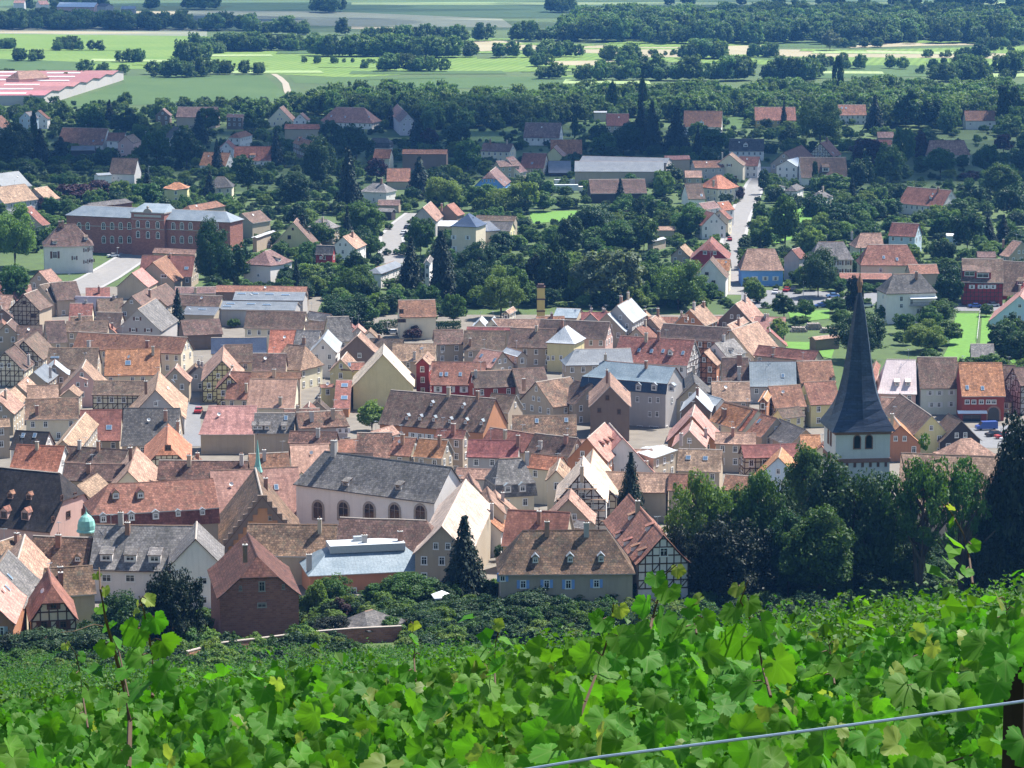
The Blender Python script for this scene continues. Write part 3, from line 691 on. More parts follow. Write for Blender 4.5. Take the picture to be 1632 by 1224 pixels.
H('G',905,450,920,405,1050,615,10,46,'tan','be','brown-tan gable roof in front of the scaffolded house',ch=[])
H('G',960,590,1050,600,1000,650,6.5,35,'grey','be','low grey roof between red roof and timber-framed house',ch=[],wn=0)
H('G',516,528,918,540,600,742,10.5,47,'red','be','red roof directly behind the blue-shuttered house',ch=[(717,585)],short='red roof behind blue shutters',wn=0)
H('G',1140,285,1545,292,1300,405,9.5,42,'tan','be','long tan roof behind the dark fir on the right',ch=[],wn=0)
H('G',1545,295,1700,298,1600,400,9.5,42,'ter','be','reddish roof right of the long tan roof',ch=[])
# H : around the church
H('H',270,2,425,32,330,119,10,46,'org','cr','orange tiled roof above cream windows left of the church',ch=[(265,60)])
H('H',520,82,640,120,560,190,8.5,40,'dgr','be','dark grey roof close to the church tower',ch=[])
H('H',228,138,415,141,320,190,8.5,40,'tan','be','low tan roof below the orange tiled roof',ch=[(308,140)])
H('H',345,196,600,190,480,250,9,42,'red','cr','red roof with timbered wall left of the church',tf=2)
H('H',62,212,262,216,150,308,9.5,44,'tan','be','tan roof with two square roof windows left of the church trees',sk=[(105,255,1.0,1.0),(183,258,1.0,1.0)],ch=[])
H('H',515,245,530,212,390,335,8.5,44,'org','lb','orange roof with pale blue gable behind the church trees',ch=[],side=0)
H('H',275,330,405,335,330,400,7.5,40,'ter','be','red roof half hidden by the church trees',ch=[])
H('H',612,150,705,150,660,215,8,42,'org','be','orange tiled roof touching the church tower',ch=[])
H('H',-20,325,180,330,80,400,8,42,'ter','be','red roof behind the leafy tree by the timber gable',ch=[])
# D : right of centre and the market street
H('D',757,688,942,690,890,888,13,47,'pmet','pk','pale pink metal roof with two dormers right of the steeple',dm=[(822,846,1.2,1.0),(893,846,1.2,1.0)],dty='s',ch=[],short='pale pink metal roof',t='h1',hf=.35)
H('D',950,675,1206,675,1100,882,13.5,48,'brn','gn','brown roof above a pale green front right of the pink metal roof',sh='white',ch=[],short='pale green fronted house',win=[(1033,905,.9,1.2),(1093,905,.9,1.2),(1170,902,.9,1.2),(1043,980,.9,1.3),(1090,980,.9,1.3),(1168,976,.9,1.3)])
h = H('D',1213,710,1492,710,1350,932,13.5,47,'org','rd','dark red shop house with orange roof and arched gateway',sk=[(1270,870),(1368,875)],short='dark red shop house',ch=[],win=[(1270,962,1.2,1.1),(1312,962,1.2,1.1),(1360,962,1.2,1.1),(1405,962,1.2,1.1),(1440,962,1.2,1.1)],fr='frame_white')
SHOP = h
H('D',1500,725,1580,728,1530,935,11,47,'brn','cr','narrow brown roof right of the dark red shop house',ch=[])
H('D',1560,742,1660,735,1600,850,11.5,47,'brn','gr','timbered grey house at the right edge',tf=2)
H('D',0-120,700,178,702,90,850,10,44,'lsl','gr','pale bluish slate roof left of the steeple',sk=[(95,795)],ch=[],short='pale slate roof')
H('D',180,700,405,695,300,828,10,44,'ter','be','terracotta roof between pale slate roof and steeple',ch=[],dm=[(418,822,1,1.4)])
H('D',-60,600,325,638,200,690,9.5,42,'ter','be','long reddish roof below the ruined sheds',ch=[(35,650)])
H('D',0,860,205,850,110,985,10,46,'ter','cr','red-brown roof with ochre timbered wall left of the steeple',tf=2,ch=[])
H('D',225,836,425,826,300,968,10.5,46,'ter','ye','terracotta roof close left of the steeple',ch=[])
H('D',60,1005,200,990,140,1060,8,44,'brn','ye','small yellow house with brown roof left of the belfry',ch=[])
H('D',840,922,1045,1030,925,1150,10.5,47,'brn','ye','brown roof with yellow gable right of the steeple',ch=[],short='brown roof with yellow gable')
H('D',845,1105,800,1058,925,1165,8.5,42,'org','org','orange gabled house touching the right side of the belfry',ch=[(790,1070)])
H('D',1150,1040,1235,1075,1060,1175,9,45,'brn','dk','barn with black boarded gable by the car park',cat='barn',ch=[],name='barn',short='black boarded barn')
H('D',720,930,820,932,770,1018,8.5,40,'tan','cr','small tan roof under the pink metal roof',ch=[])
H('D',655,800,690,700,660,870,10,46,'red','pk','red roof slope between steeple and pink metal roof',ch=[],side=0)
H('D',1290,590,1440,592,1360,690,4.5,35,'grey','wood_' if 0 else 'br','small shed with grey tiled roof on the lawn',cat='shed',ch=[],wn=0,name='garden_shed',short='grey roofed shed on the lawn')
h = H('D',800,146,970,142,880,275,14.5,46,'dgr','wh','white villa with grey hipped roof and long balcony',t='h',short='white villa with balcony',ch=[(945,165)],win=[(735,295,1,1.2),(850,305,1.1,1.6),(850,350,1.1,1.4),(915,325,1,1.6),(955,385,1,1.6)],name='villa')
WVILLA = h
h = H('D',1235,46,1500,50,1400,205,14,40,'brn','rd','large brown roof over dark red timbered front, upper right',short='dark red timbered front',dm=[(1285,145,4.2,2.0),(1370,155,5.0,2.0)],dty='s',win=[(1300,228,.9,1.2),(1355,228,.9,1.2),(1395,228,.9,1.2),(1435,228,.9,1.2)],sh='white',tf=2,ch=[])
H('D',1500,60,1660,70,1570,265,11,42,'brn','rd','brown roof next to the dark red timbered front',dm=[(1605,205,2.2,1.4)],dty='s',ch=[])
H('D',1605,285,1640,225,1452,372,9.5,42,'pink','lb','pale blue house with pink roof at the right edge',side=0,win=[(1605,350,1.1,1.2),(1512,420,1.2,1.2),(1602,422,1.2,1.2)],short='pale blue house',ch=[(1605,245)])
# C : centre
h = H('C',600,700,1045,737,900,845,14.5,38,'msl','gr','grey town house with slate mansard roof and three dormers',t='mh1',dlow=2.3,hf=.9,short='slate mansard town house',ch=[(855,730)],dml=[(805,872,1.5,1.5),(905,872,1.5,1.5),(1015,876,1.5,1.5)],dmat='slate',
  win=[(880,950,.9,1.4),(930,950,.9,1.4),(1020,950,.9,1.4),(800,945,.9,1.4),(878,1040,.9,1.4),(925,1040,1,1.4),(815,1140,1.6,2.2),(905,1145,2.6,2.2),(985,1140,1.2,2.0)],sag=.02,sh=None)
h = H('C',625,850,622,782,762,1012,13.5,46,'tan','br','tall brown gabled house with tan roof in the town centre',short='tall brown gabled house',win=[(608,935,.9,1.2),(556,1015,.9,1.1),(682,1025,.9,1.2)],ch=[(605,800)],fr='frame_dark',sk=[(720,880)])
H('C',0,750,205,740,130,890,10.5,42,'brn','be','weathered brown roof left of the tall brown gable')
H('C',150,832,372,800,200,990,10,42,'mot','be','sagging mottled roof in front of the weathered brown roof',ch=[(75,850)],sag=.2)
H('C',400,822,512,848,345,950,9.5,42,'dbr','be','dark brown roof leaning on the tall brown gable',ch=[])
H('C',0,1046,412,1046,200,1165,9.5,44,'mot','cr','low mottled roof with two white roof windows left of the tall brown gable',sk=[(158,1083),(346,1078)],ch=[],short='low mottled roof')
h = H('C',335,480,352,472,300,652,12,46,'met','ye','house with pale metal pyramid roof and yellow front',t='p',hf=1.0,short='pale pyramid roof house',win=[(210,682,.9,1.3),(262,682,.9,1.3),(312,680,.9,1.3)],ch=[],sag=.02,side=-1)
H('C',405,625,757,618,600,716,10.5,40,'ind','be','lilac-grey metal roof behind the slate mansard house',t='h1',ch=[(595,690)],short='lilac-grey metal roof')
H('C',690,538,1167,565,900,702,12.5,44,'ter','wh','large terracotta roof with white timbered gable behind the slate mansard',tf=1,sk=[(810,632),(890,638),(963,638),(1090,650)],dm=[(1008,650,1.3,1.2)],ch=[(855,560),(935,548)],short='large terracotta roof with white gable')
H('C',182,432,626,450,400,545,11,44,'dbr','pk','long dark brown roof with pink gable behind the pyramid roof',ch=[(320,470)],short='long dark brown roof')
H('C',-10,488,285,496,150,606,10.5,44,'brn','be','brown roof left of the pale pyramid roof')
h = H('C',668,345,760,297,795,428,12,46,'met','gr','tall grey house with pale metal roof below the round tree',short='tall grey house with metal roof',sh=None,ch=[(695,310),(740,295)],side=0)
H('C',606,398,650,372,728,492,10,44,'met','be','pale metal roof in front of the tall grey house',ch=[],side=0)
H('C',285,362,440,368,350,430,6,25,'lsl','be','low pale green roof right of the yellow chimney stack',ch=[],wn=0,sag=0)
H('C',-120,428,180,433,60,488,9,42,'tan','be','tan roof strip left of the long dark brown roof',ch=[])
H('C',880,430,930,398,985,525,10.5,46,'tan','be','narrow bright roof with dark gable right of the grey house',ch=[(930,400)],side=0)
H('C',790,490,860,462,930,545,9,42,'ter','be','pinkish roof in front of the narrow bright roof',ch=[(850,465)])
H('C',965,460,1385,487,1200,562,10,42,'dbr','org','long dark roof over ochre timbered wall below the round tree',tf=2,ch=[],short='long dark roof over ochre wall')
H('C',1130,372,1218,335,1215,472,10.5,44,'tan','org','bright tan gabled roof right of the round tree',ch=[(1160,360),(1222,345)],side=0,dm=[(1120,430,1.3,1.1)])
H('C',1422,335,1500,293,1525,440,11,46,'tan','br','brown gabled house with tan roof by the car park trees',ch=[(1485,310)],side=0,wn=1,short='brown gabled house by the car park')
H('C',1370,470,1475,420,1410,500,8.5,40,'tan','be','small tan roof in front of the brown gabled house',ch=[(1445,460)],side=0)
H('C',1395,502,1565,448,1582,645,11.5,46,'tan','be','broad bright tan roof above the grey gable',ch=[],side=0,short='broad bright tan roof')
H('C',1290,585,1415,556,1492,640,10,42,'grey','wh','white gabled house with grey green roof, centre right',ch=[(1350,560)],dm=[(1405,640,1,1)],side=0,short='white gable with grey roof')
H('C',1222,645,1260,620,1308,718,8.5,44,'tan','org','small ochre timbered gable left of the grey gable',tf=1,ch=[],side=0)
H('C',1335,677,1507,677,1420,822,10.5,46,'brn','be','square brown roof left of the pale slate roof',ch=[(1448,705),(1448,790)],chs=1.4)
H('C',1270,830,1515,830,1400,948,10,44,'tan','be','tan-brown roof in front of the square brown roof',ch=[])
H('C',1165,838,1148,765,1258,885,10.5,44,'dgr','be','dark grey gabled roof right of the slate mansard house',ch=[(1158,770)])
H('C',1172,925,1195,880,1268,998,11,44,'met','br','brown gabled house with pale metal roof right of the slate mansard',ch=[(1182,905)],short='brown gable with metal roof',wn=3)
H('C',1200,905,1340,935,1300,985,9.5,42,'met','wh','white wing with pale metal roof beside the brown gable',ch=[],wn=0)
H('C',1352,966,1532,1002,1440,1122,10,44,'org','cr','orange tiled roof over cream windows, right of centre',ch=[(1355,1045)])
H('C',1590,1040,1690,1060,1560,1165,9.5,44,'ter','be','terracotta roof with a roof window left of the yellow house',sk=[(1575,1085)],ch=[])
H('C',1600,925,1640,870,1572,985,9,46,'org','org','ochre timbered gable left of the steeple',tf=1,ch=[],side=0)
H('C',1147,1040,1165,985,1292,1192,11,48,'pink','org','pink roofed gable left of the orange tiled roof',ch=[(1235,1160),(1078,1195)])
H('C',1130,1135,1150,1085,1230,1230,9.5,46,'pink','be','lower pink gable in front of the pink roofed gable',ch=[])
# B : upper centre left
h = H('B',808,658,815,592,985,848,14,47,'crm','ye','large pale yellow gabled house with blank front wall',wn=0,ch=[],short='large yellow gabled house')
YELLOW = h
h = H('B',860,890,1530,930,1478,1168,13,47,'brn','org','long brown roof with eight small dormers over orange front',short='long roof with eight dormers',sh='white',
  dm=[(962,1062,.9,1.0),(1045,1067,.9,1.0),(1133,1074,.9,1.0),(1235,1084,.9,1.0),(1335,1090,.9,1.0),(1436,1097,.9,1.0),(1118,977,.8,.9),(1318,992,.8,.9)],ch=[(1228,905),(1412,925)],dmat='lsl',win=[(910,1172,1.1,1.6),(1000,1180,1.1,1.6),(1045,1185,1.1,1.6),(1105,1190,1.1,1.6)])
H('B',1120,702,1467,705,1200,840,10.5,44,'ter','rd','terracotta roof with three roof windows and white shutters',sk=[(1180,786),(1214,786),(1303,786)],ch=[],sh='white',short='terracotta roof with three roof windows')
H('B',1370,766,1640,756,1500,862,10,44,'dbr','rd','dark brown roof right of the roof with three roof windows',ch=[(1400,785)])
H('B',1060,682,1095,638,1122,702,11,44,'tan','rd','red gabled house behind the large yellow gable',ch=[],side=0,short='red gabled house')
H('B',872,588,1150,590,1050,692,11,44,'tan','be','mossy tan roof behind the red gabled house',ch=[(1010,670)])
H('B',1130,503,1320,500,1200,588,10.5,44,'brn','be','brown roof right of the purple tree',ch=[])
H('B',1325,507,1592,508,1450,622,11,44,'brn','be','reddish brown roof below the small white gables',ch=[(1365,585)],wn=1)
H('B',1440,620,1575,640,1400,722,9.5,42,'pink','be','pink tiled roof with two roof windows',sk=[(1437,668),(1520,695)],ch=[])
H('B',1600,610,1700,640,1620,660,9,42,'met','be','grey metal roof beside the pyramid roof house',ch=[])
H('B',1425,440,1440,412,1475,478,9,46,'met','cr','small white gable with metal roof near the trees',ch=[],side=0)
H('B',1500,435,1520,415,1545,478,9,46,'met','cr','second small white gable near the trees',ch=[],side=0)
H('B',1592,380,1640,352,1545,440,10,46,'tan','cr','cream timbered gable at the upper edge of town',tf=1,ch=[],side=0)
H('B',1345,478,1640,484,1500,505,8.5,40,'red','be','narrow red roof strip below the small white gables',ch=[],wn=0)
h = H('B',905,312,1142,308,1080,425,11,42,'ter','cr','cream cottage with brown roof among trees',short='cream cottage among trees',ch=[],win=[(898,385,1.3,1.3),(860,445,2.2,1.0),(925,445,.9,.9),(945,445,.9,.9)],sh=None,fr='frame_dark')
H('B',645,540,668,512,792,628,11.5,44,'tan','br','brown gabled house with tan roof left of the yellow gable',ch=[],side=0,win=[(660,665,1,1.3)],short='brown gable left of the yellow gable')
H('B',450,420,592,414,510,562,11.5,46,'dgr','cr','dark grey roof with cream gable in the upper town',ch=[],short='dark grey roof with cream gable')
H('B',425,560,460,500,520,615,10.5,46,'met','wh','white house with pale sheet roof beside the dark grey roof',ch=[],side=0)
H('B',90,502,256,503,90,640,10.5,44,'org','be','orange half of a double roof in the upper town',ch=[],wn=0)
H('B',258,504,412,508,400,625,10.5,44,'grey','be','grey half of a double roof in the upper town',ch=[(305,575)],wn=0)
H('B',-60,380,322,386,150,487,11,44,'brn','cr','wide brown roof in front of the grey industrial halls',ch=[],short='wide brown roof')
H('B',340,382,480,402,380,440,9,42,'grey','be','grey roof between wide brown roof and dark grey roof',ch=[])
H('B',310,450,445,448,370,500,9,42,'brn','be','small brown roof left of the dark grey roof',ch=[])
H('B',200,592,312,602,285,748,11,46,'tan','cr','tan hipped roof with cream wall left of the yellow group',t='h',ch=[],hf=.4)
H('B',-20,650,196,650,100,757,10.5,44,'brn','be','brown roof left of the tan hipped roof',ch=[])
h = H('B',-40,812,265,815,150,982,11.5,44,'pink','cr','broad pink roof with white verge in the centre left',ch=[(155,960)],short='broad pink roof with white verge',wn=0)
H('B',-30,770,290,770,120,812,12.5,40,'ter','be','red roof strip above the broad pink roof with white verge',ch=[(115,785)],wn=0)
H('B',540,690,580,640,655,705,10,46,'tan','ye','yellow gable with tan roof left of the large yellow gable',ch=[],side=0,short='smaller yellow gable')
H('B',540,707,692,705,610,755,9,42,'ter','ye','pink roofed yellow link building',sk=[(595,725)],ch=[],wn=0)
H('B',510,822,612,822,560,985,7.5,24,'ter','org','low reddish roof with two blue roof windows',sk=[(565,856,1.6,1.6),(563,935,1.6,1.6)],ch=[],wn=0)
H('B',405,850,495,845,450,870,6.5,30,'ter','ye','small yellow annex left of the low reddish roof',ch=[])
H('B',-10,1030,250,1030,120,1150,11,46,'grey','be','grey roof with a row of flat dormers, centre left',dm=[(-5,1125,1.4,1),(25,1125,1.4,1),(70,1125,1.2,1),(178,1125,1.2,1)],dty='s',sk=[(190,1065)],ch=[],short='grey roof with flat dormers',wn=0)
H('B',255,1025,552,1015,400,1132,11.5,46,'mot','gr','mottled roof of the grey shop house, centre left',ch=[(355,1060),(490,1050)],t='h2',hf=.3,win=[(535,1145,.9,1.1),(590,1145,.9,1.1),(580,1205,.9,1.3),(625,1205,.9,1.3)],sh='white',short='grey shop house')
H('B',215,1145,520,1150,380,1224,9,44,'mot','be','mottled roof below the grey shop house',ch=[(395,1165)])
H('B',1500,905,1660,915,1570,1020,9.5,42,'brn','be','brown roof beside the gable of the roof with eight dormers',ch=[])
# A : left
h = H('A',150,275,237,243,258,384,9.5,45,'brn','be','timbered beige gable house below the trees at the left',tf=1,ch=[],side=0,short='timbered beige gable house',win=[(155,328,1,1.1),(213,412,1.8,1.3)],fr='frame_dark')
H('A',325,200,485,190,400,302,10,44,'brn','be','brown roof right of the timbered beige gable',ch=[])
H('A',250,215,330,200,350,318,9.5,44,'brn','be','narrow brown roof touching the timbered beige gable',ch=[],wn=0)
H('A',245,128,325,112,380,185,8,42,'tan','be','small tan roof with pale ridge beside the white villa',ch=[],side=0)
H('A',840,288,948,233,962,342,10.5,44,'brn','be','beige gable behind the pale grey gable',ch=[(955,280)],side=0,win=[(838,325,.9,1),(795,400,1.2,1.3)])
h = H('A',877,368,992,300,1050,505,11.5,44,'grey','gr','pale grey gabled house with grey roof left of the fir',ch=[],side=0,win=[(875,432,1.2,1.0),(850,503,1.2,1.0),(945,505,1.2,1.0)],sh='brown',short='pale grey gabled house')
H('A',955,250,1060,205,1080,330,9.5,42,'brn','be','brown roof slope behind the fir in the old town',ch=[],side=0)
H('A',500,515,1197,547,640,622,11.5,42,'ter','cr','long terracotta roof with cream end wall by the street',ch=[(940,600),(565,600)],short='long terracotta roof by the street',wn=1)
H('A',310,615,632,615,480,742,10,44,'brn','be','reddish brown roof in front of the long terracotta roof',sk=[(350,678,2.2,.6)],ch=[])
H('A',670,624,1022,620,840,776,10.5,44,'org','cr','bright orange roof with a square roof window',sk=[(816,713,1.4,1.4)],ch=[(975,640)],short='bright orange roof')
H('A',285,445,412,440,340,572,9.5,44,'dbr','be','dark brown roof with pale verge at the left',ch=[])
H('A',422,446,692,445,550,512,9,42,'brn','be','brown roof in front of the lilac wall',ch=[])
H('A',105,475,270,470,180,560,9,44,'brn','be','brown roof left of the roof with pale verge',ch=[])
H('A',40,460,75,430,165,490,9,44,'brn','be','brown gable low at the left edge',ch=[],side=0)
H('A',150,572,237,512,262,683,10,46,'brn','cr','left brown roof slope above timbered walls',ch=[(183,690)],side=0,tf=1)
H('A',90,590,150,555,215,690,9.5,46,'dbr','cr','dark roof slope between the timbered walls at left',ch=[],side=0,tf=1)
H('A',30,640,95,600,160,740,9.5,46,'brn','cr','timbered house with brown roof at the left edge',ch=[],side=0,tf=1,short='timbered house at the left edge')
H('A',345,720,350,690,430,800,8.5,40,'met','be','grey sheet roof among the left tan roofs',ch=[(320,770)])
H('A',215,770,290,715,340,800,8.5,40,'ind','be','small grey gable among the left tan roofs',ch=[],side=0)
H('A',170,856,372,850,260,932,9,42,'tan','be','tan roof with pinkish tiles at the left',ch=[])
H('A',110,850,170,795,225,862,8.5,44,'tan','be','pinkish tan slope left of the grey sheet roof',ch=[],side=0)
H('A',520,745,548,690,670,822,10,46,'tan','pk','tan roof over dark gable with pink dormer wall',ch=[],side=0,dm=[(555,835,1.6,1.2)],dty='s')
H('A',440,880,470,850,510,912,8,40,'tan','be','little tan gable beside the timbered courtyard wall',ch=[],side=0)
H('A',600,825,928,828,750,912,9.5,40,'brn','cr','brown roof over the timbered courtyard wall',tf=2,ch=[],short='timbered courtyard wall')
H('A',160,940,502,935,330,1062,9.5,44,'mot','cr','bright mottled roof at the left',ch=[(235,1020)],short='bright mottled roof')
H('A',510,1012,778,1010,640,1190,9.5,44,'red','be','dark red roof with small blue roof windows at left',sk=[(600,1120,1.3,1.3),(695,1125,1.3,1.3)],ch=[])
H('A',400,1185,545,1048,590,1140,10,44,'tan','be','curved tan roof below the dark red roof',ch=[],side=0)
H('A',-30,925,40,880,80,1030,9.5,44,'tan','be','tan roof slope at the left edge',ch=[(35,925)],side=0)
H('A',20,905,95,865,165,940,9,44,'tan','be','small tan roof next to the left edge slope',ch=[],side=0)
H('A',-60,1070,60,1065,30,1120,9,44,'tan','be','tan roof above the black roof with white verge',ch=[])
H('A',990,872,1012,765,1168,995,11,46,'tan','gr','pale grey gable with tan roof beside the street',ch=[(930,870)],sk=[(1105,830)],short='pale grey gable by the street')
H('A',1115,745,1130,715,1180,880,9,46,'tan','be','narrow tan roof right of the pale grey gable by the street',ch=[])
H('A',790,1000,1150,1000,930,1215,11.5,46,'dgr','be','dark slate grey roof behind the timbered street-end gable',ch=[(1055,1060)],short='dark slate grey roof')
H('A',1345,552,1700,548,1500,645,11,46,'slate','wh','dark blue slate roof with timbered gable across the street',tf=1,ch=[],short='dark blue slate roof')
H('A',1415,695,1425,600,1540,760,11,46,'tan','ye','yellow timbered gable with tan roof across the street',tf=1,ch=[(1480,765)],short='yellow timbered gable across the street')
H('A',1430,595,1610,592,1550,700,11.5,46,'brn','cr','brown roof behind the yellow timbered gable',ch=[])
H('A',1460,790,1480,745,1530,900,10.5,46,'ter','ye','timbered gable with red roof facing the street',tf=1,ch=[])
H('A',1470,765,1640,770,1560,930,11,46,'ter','cr','red tiled roof behind the broad pink roof, by the street',ch=[(1570,880)])
H('A',1330,985,1640,985,1350,1150,10.5,44,'pink','be','pink roof low beside the street',ch=[],t='h1',hf=.3,wn=0)
H('A',840,140,905,105,915,235,8.5,42,'pink','be','beige gabled barn with pink roof by the bend in the road',cat='barn',ch=[],side=0,name='barn',wn=0,short='beige barn by the bend')
H('A',972,72,1062,26,1135,195,10,42,'ter','be','beige gable with window and red roof above the barn',ch=[(1085,40)],side=0,win=[(1045,160,2,1.2)])
H('A',905,25,1245,28,1160,150,10,42,'red','be','dark red roof with blue roof window above the beige gable',sk=[(1188,110,1.3,1.2)],ch=[])
H('A',1115,228,1378,226,1250,268,6.5,30,'mauve','be','low mauve roof behind the fir',ch=[(1245,255)],wn=0)
H('A',1378,218,1960,226,1600,262,6.5,30,'ter','br','very long low red roof behind the industrial halls',ch=[],wn=0,short='long low red roof')
H('A',545,235,700,232,630,300,6.5,25,'ter','be','flat red roof beside the bend in the road',ch=[(630,255)],wn=0)
H('A',1150,275,1420,285,1380,350,8,40,'brn','be','brown roof before the industrial halls',ch=[],wn=0)
H('A',1150,440,1400,430,1300,525,8,36,'brn','wood' if 0 else 'br','old brown barn roof right of the fir',cat='barn',ch=[],name='barn',wn=0)
# industrial halls
H('A',1500,258,1950,262,1800,320,8,20,'ind','gr','rear grey industrial hall with skylight strips',cat='hall',ch=[],wn=0,sag=0,sk=[(1540,272,2.6,.7),(1620,272,2.6,.7),(1720,275,2.6,.7),(1820,280,2.6,.7)],name='industrial_hall',short='grey industrial halls')
H('A',1420,318,1900,325,1650,380,7,20,'ind','gr','front grey industrial hall with skylight strips',cat='hall',ch=[],wn=0,sag=0,sk=[(1470,335,2.6,.7),(1600,338,2.6,.7),(1700,342,2.6,.7),(1450,352,2.6,.7)],name='industrial_hall')
H('A',1190,352,1400,358,1300,412,6,18,'ind','be','low grey hall beside the fir',cat='hall',ch=[],wn=0,sag=0,sk=[(1290,372,2.6,.6)],name='industrial_hall')

H('F',1060,48,1172,54,1110,142,11,44,'ter','be','terracotta roof below the orange front of the eight-dormer roof',ch=[(1100,70)])
H('F',1185,58,1335,66,1250,152,11,44,'org','be','patched orange roof with a satellite dish above the hall',ch=[(1290,80)])
H('G',70,10,255,20,160,72,11.5,42,'ter','be','uneven terracotta roof right of the patched orange roof',ch=[(170,25)])
H('F',935,20,1050,-5,990,60,10.5,42,'tan','be','small tan roof before the left end of the orange front',ch=[])
HSC = 1.16; WEX = 1.0
# ------------------------------------------------------------------ the garden suburb behind
h = H('I',530,668,1440,707,700,745,14,30,'wmet' if 0 else 'lsl','bk','long brick school with pale slate roof and many windows',cat='school',t='h',hf=.8,ch=[],sag=.02,kick=.05,name='school',short='brick school',
  win=[(x,800,1.6,2.7,1) for x in (505,560,660,715,770,825,1105,1160,1215,1380)]+[(x,887,1.6,2.7,1) for x in (662,715,770,825,1105,1160,1215)])
SCHOOL = h
h = H('I',380,787,478,785,410,938,14,48,'brn','wh','white villa with steep brown hipped roof beside the school',t='h',hf=.9,short='white villa beside the school',ch=[(378,790),(400,795)],dm=[(350,905,1.6,1.0),(548,880,1.2,1.0)],dty='s',
  win=[(350,985,1.6,2.4),(475,1005,1,1.4),(548,955,.9,1.3),(575,950,.9,1.3),(603,945,.9,1.3),(548,1030,.9,1.2),(572,1025,.9,1.2),(597,1020,.9,1.2)],sh='brown',name='villa')
H('I',1112,520,1140,520,1110,574,8,36,'org','ye','small beige house with orange pyramid roof',t='p',hf=1.0,ch=[],short='orange pyramid roof')
H('I',1385,485,1430,485,1400,560,8.5,40,'dgr','cr','grey hipped house behind the school',t='p',ch=[])
H('I',398,172,690,178,520,286,9.5,44,'ter','wh','long terracotta roof with small dormers, upper left',sk=[(595,258),(652,255),(720,262)],ch=[],short='long terracotta roof, upper left')
H('I',690,205,800,206,740,262,8,42,'ter','wh','lower end of the long terracotta roof, upper left',ch=[])
H('I',798,228,850,213,886,266,8.5,40,'tan','pk','pinkish white gable with tan roof, upper left',ch=[],side=0,short='pinkish white gable',win=[(780,290,.9,1.4),(780,325,1.2,1.2)])
H('I',1145,175,1110,160,1065,240,9,46,'dgr','wh','white gable with dark roof among the upper left trees',ch=[],side=0,short='white gable with dark roof',win=[(1135,228,.9,1.2),(1160,228,.9,1.2),(1103,270,.9,1.3)])
H('I',1500,208,1565,192,1520,246,7.5,36,'org','wh','orange hipped roof on white house, upper left',t='h',ch=[],hf=.6)
H('I',1440,265,1455,245,1500,305,7.5,44,'org','wh','small white gable below the orange hipped roof',ch=[],side=0)
H('I',1495,292,1735,292,1600,388,8.5,44,'org','wh','orange roof with white dormer left of the tall trees',dm=[(1610,355,2.6,1.1)],dty='s',ch=[],short='orange roof with white dormer')
H('I',1300,328,1470,333,1380,420,7.5,44,'org','wh','orange roof half hidden by a dark conifer',ch=[])
H('I',715,366,880,368,780,472,9.5,46,'brn','wh','white house with brown and orange roof above the school',ch=[],short='white house above the school',win=[(725,495,.9,.9),(755,495,.9,.9)])
H('I',610,465,700,460,660,480,5.5,20,'met','wh','white flat-roofed annex above the school',ch=[],wn=0)
H('I',-60,470,120,450,100,560,9,38,'ind','be','grey shed roof at the left edge',ch=[],wn=0,cat='shed',name='shed')
H('I',-60,556,160,530,110,650,9.5,40,'tan','lil','tan roof with lilac wall at the left edge',ch=[],short='tan roof with lilac wall',wn=1)
H('I',215,560,300,545,310,640,8,38,'tan','be','smaller tan roof behind the white villa',ch=[],side=0)
H('I',150,682,200,670,270,803,8.5,42,'ter','be','brown roof left of the white villa beside the school',ch=[],side=0)
H('I',560,655,800,625,700,672,9.5,34,'dgr','bk','dark hipped roof directly behind the school',t='h',ch=[],wn=0)
H('I',1200,670,1380,640,1300,700,8.5,36,'ter','be','red hipped roof behind the right wing of the school',t='h',ch=[],wn=0)
H('I',1540,720,1660,700,1600,790,8,36,'brn','be','brown roof right of the school',ch=[],wn=0)
H('I',160,75,205,68,140,130,9,40,'grey','lb','pale blue-white house at far left',ch=[],side=0,short='pale house at far left')
H('I',240,65,260,60,310,120,8.5,40,'ter','wh','white house with red roof at far left',ch=[],side=0)
H('I',-60,110,10,95,75,165,8.5,42,'ter','wh','red roofed house at the far left edge',ch=[],side=0)
H('I',455,290,610,290,530,320,5.5,30,'ind','dk','dark barn below the long terracotta roof, upper left',cat='barn',name='barn',ch=[],wn=0)
H('I',1135,40,1390,42,1250,110,9.5,40,'mauve','be','big mauve-brown barn roof at the vineyard edge',cat='barn',name='barn',ch=[],wn=0)
H('I',1035,55,1050,48,1090,98,8,42,'mauve','br','brown gable left of the mauve-brown barn',ch=[],side=0)
H('I',1450,85,1555,88,1500,110,7,40,'mauve','br','low mauve roof right of the mauve-brown barn',ch=[])
H('I',985,940,1255,952,1180,985,8,38,'tan','be','tan roof in front of the brick school',ch=[],wn=0)
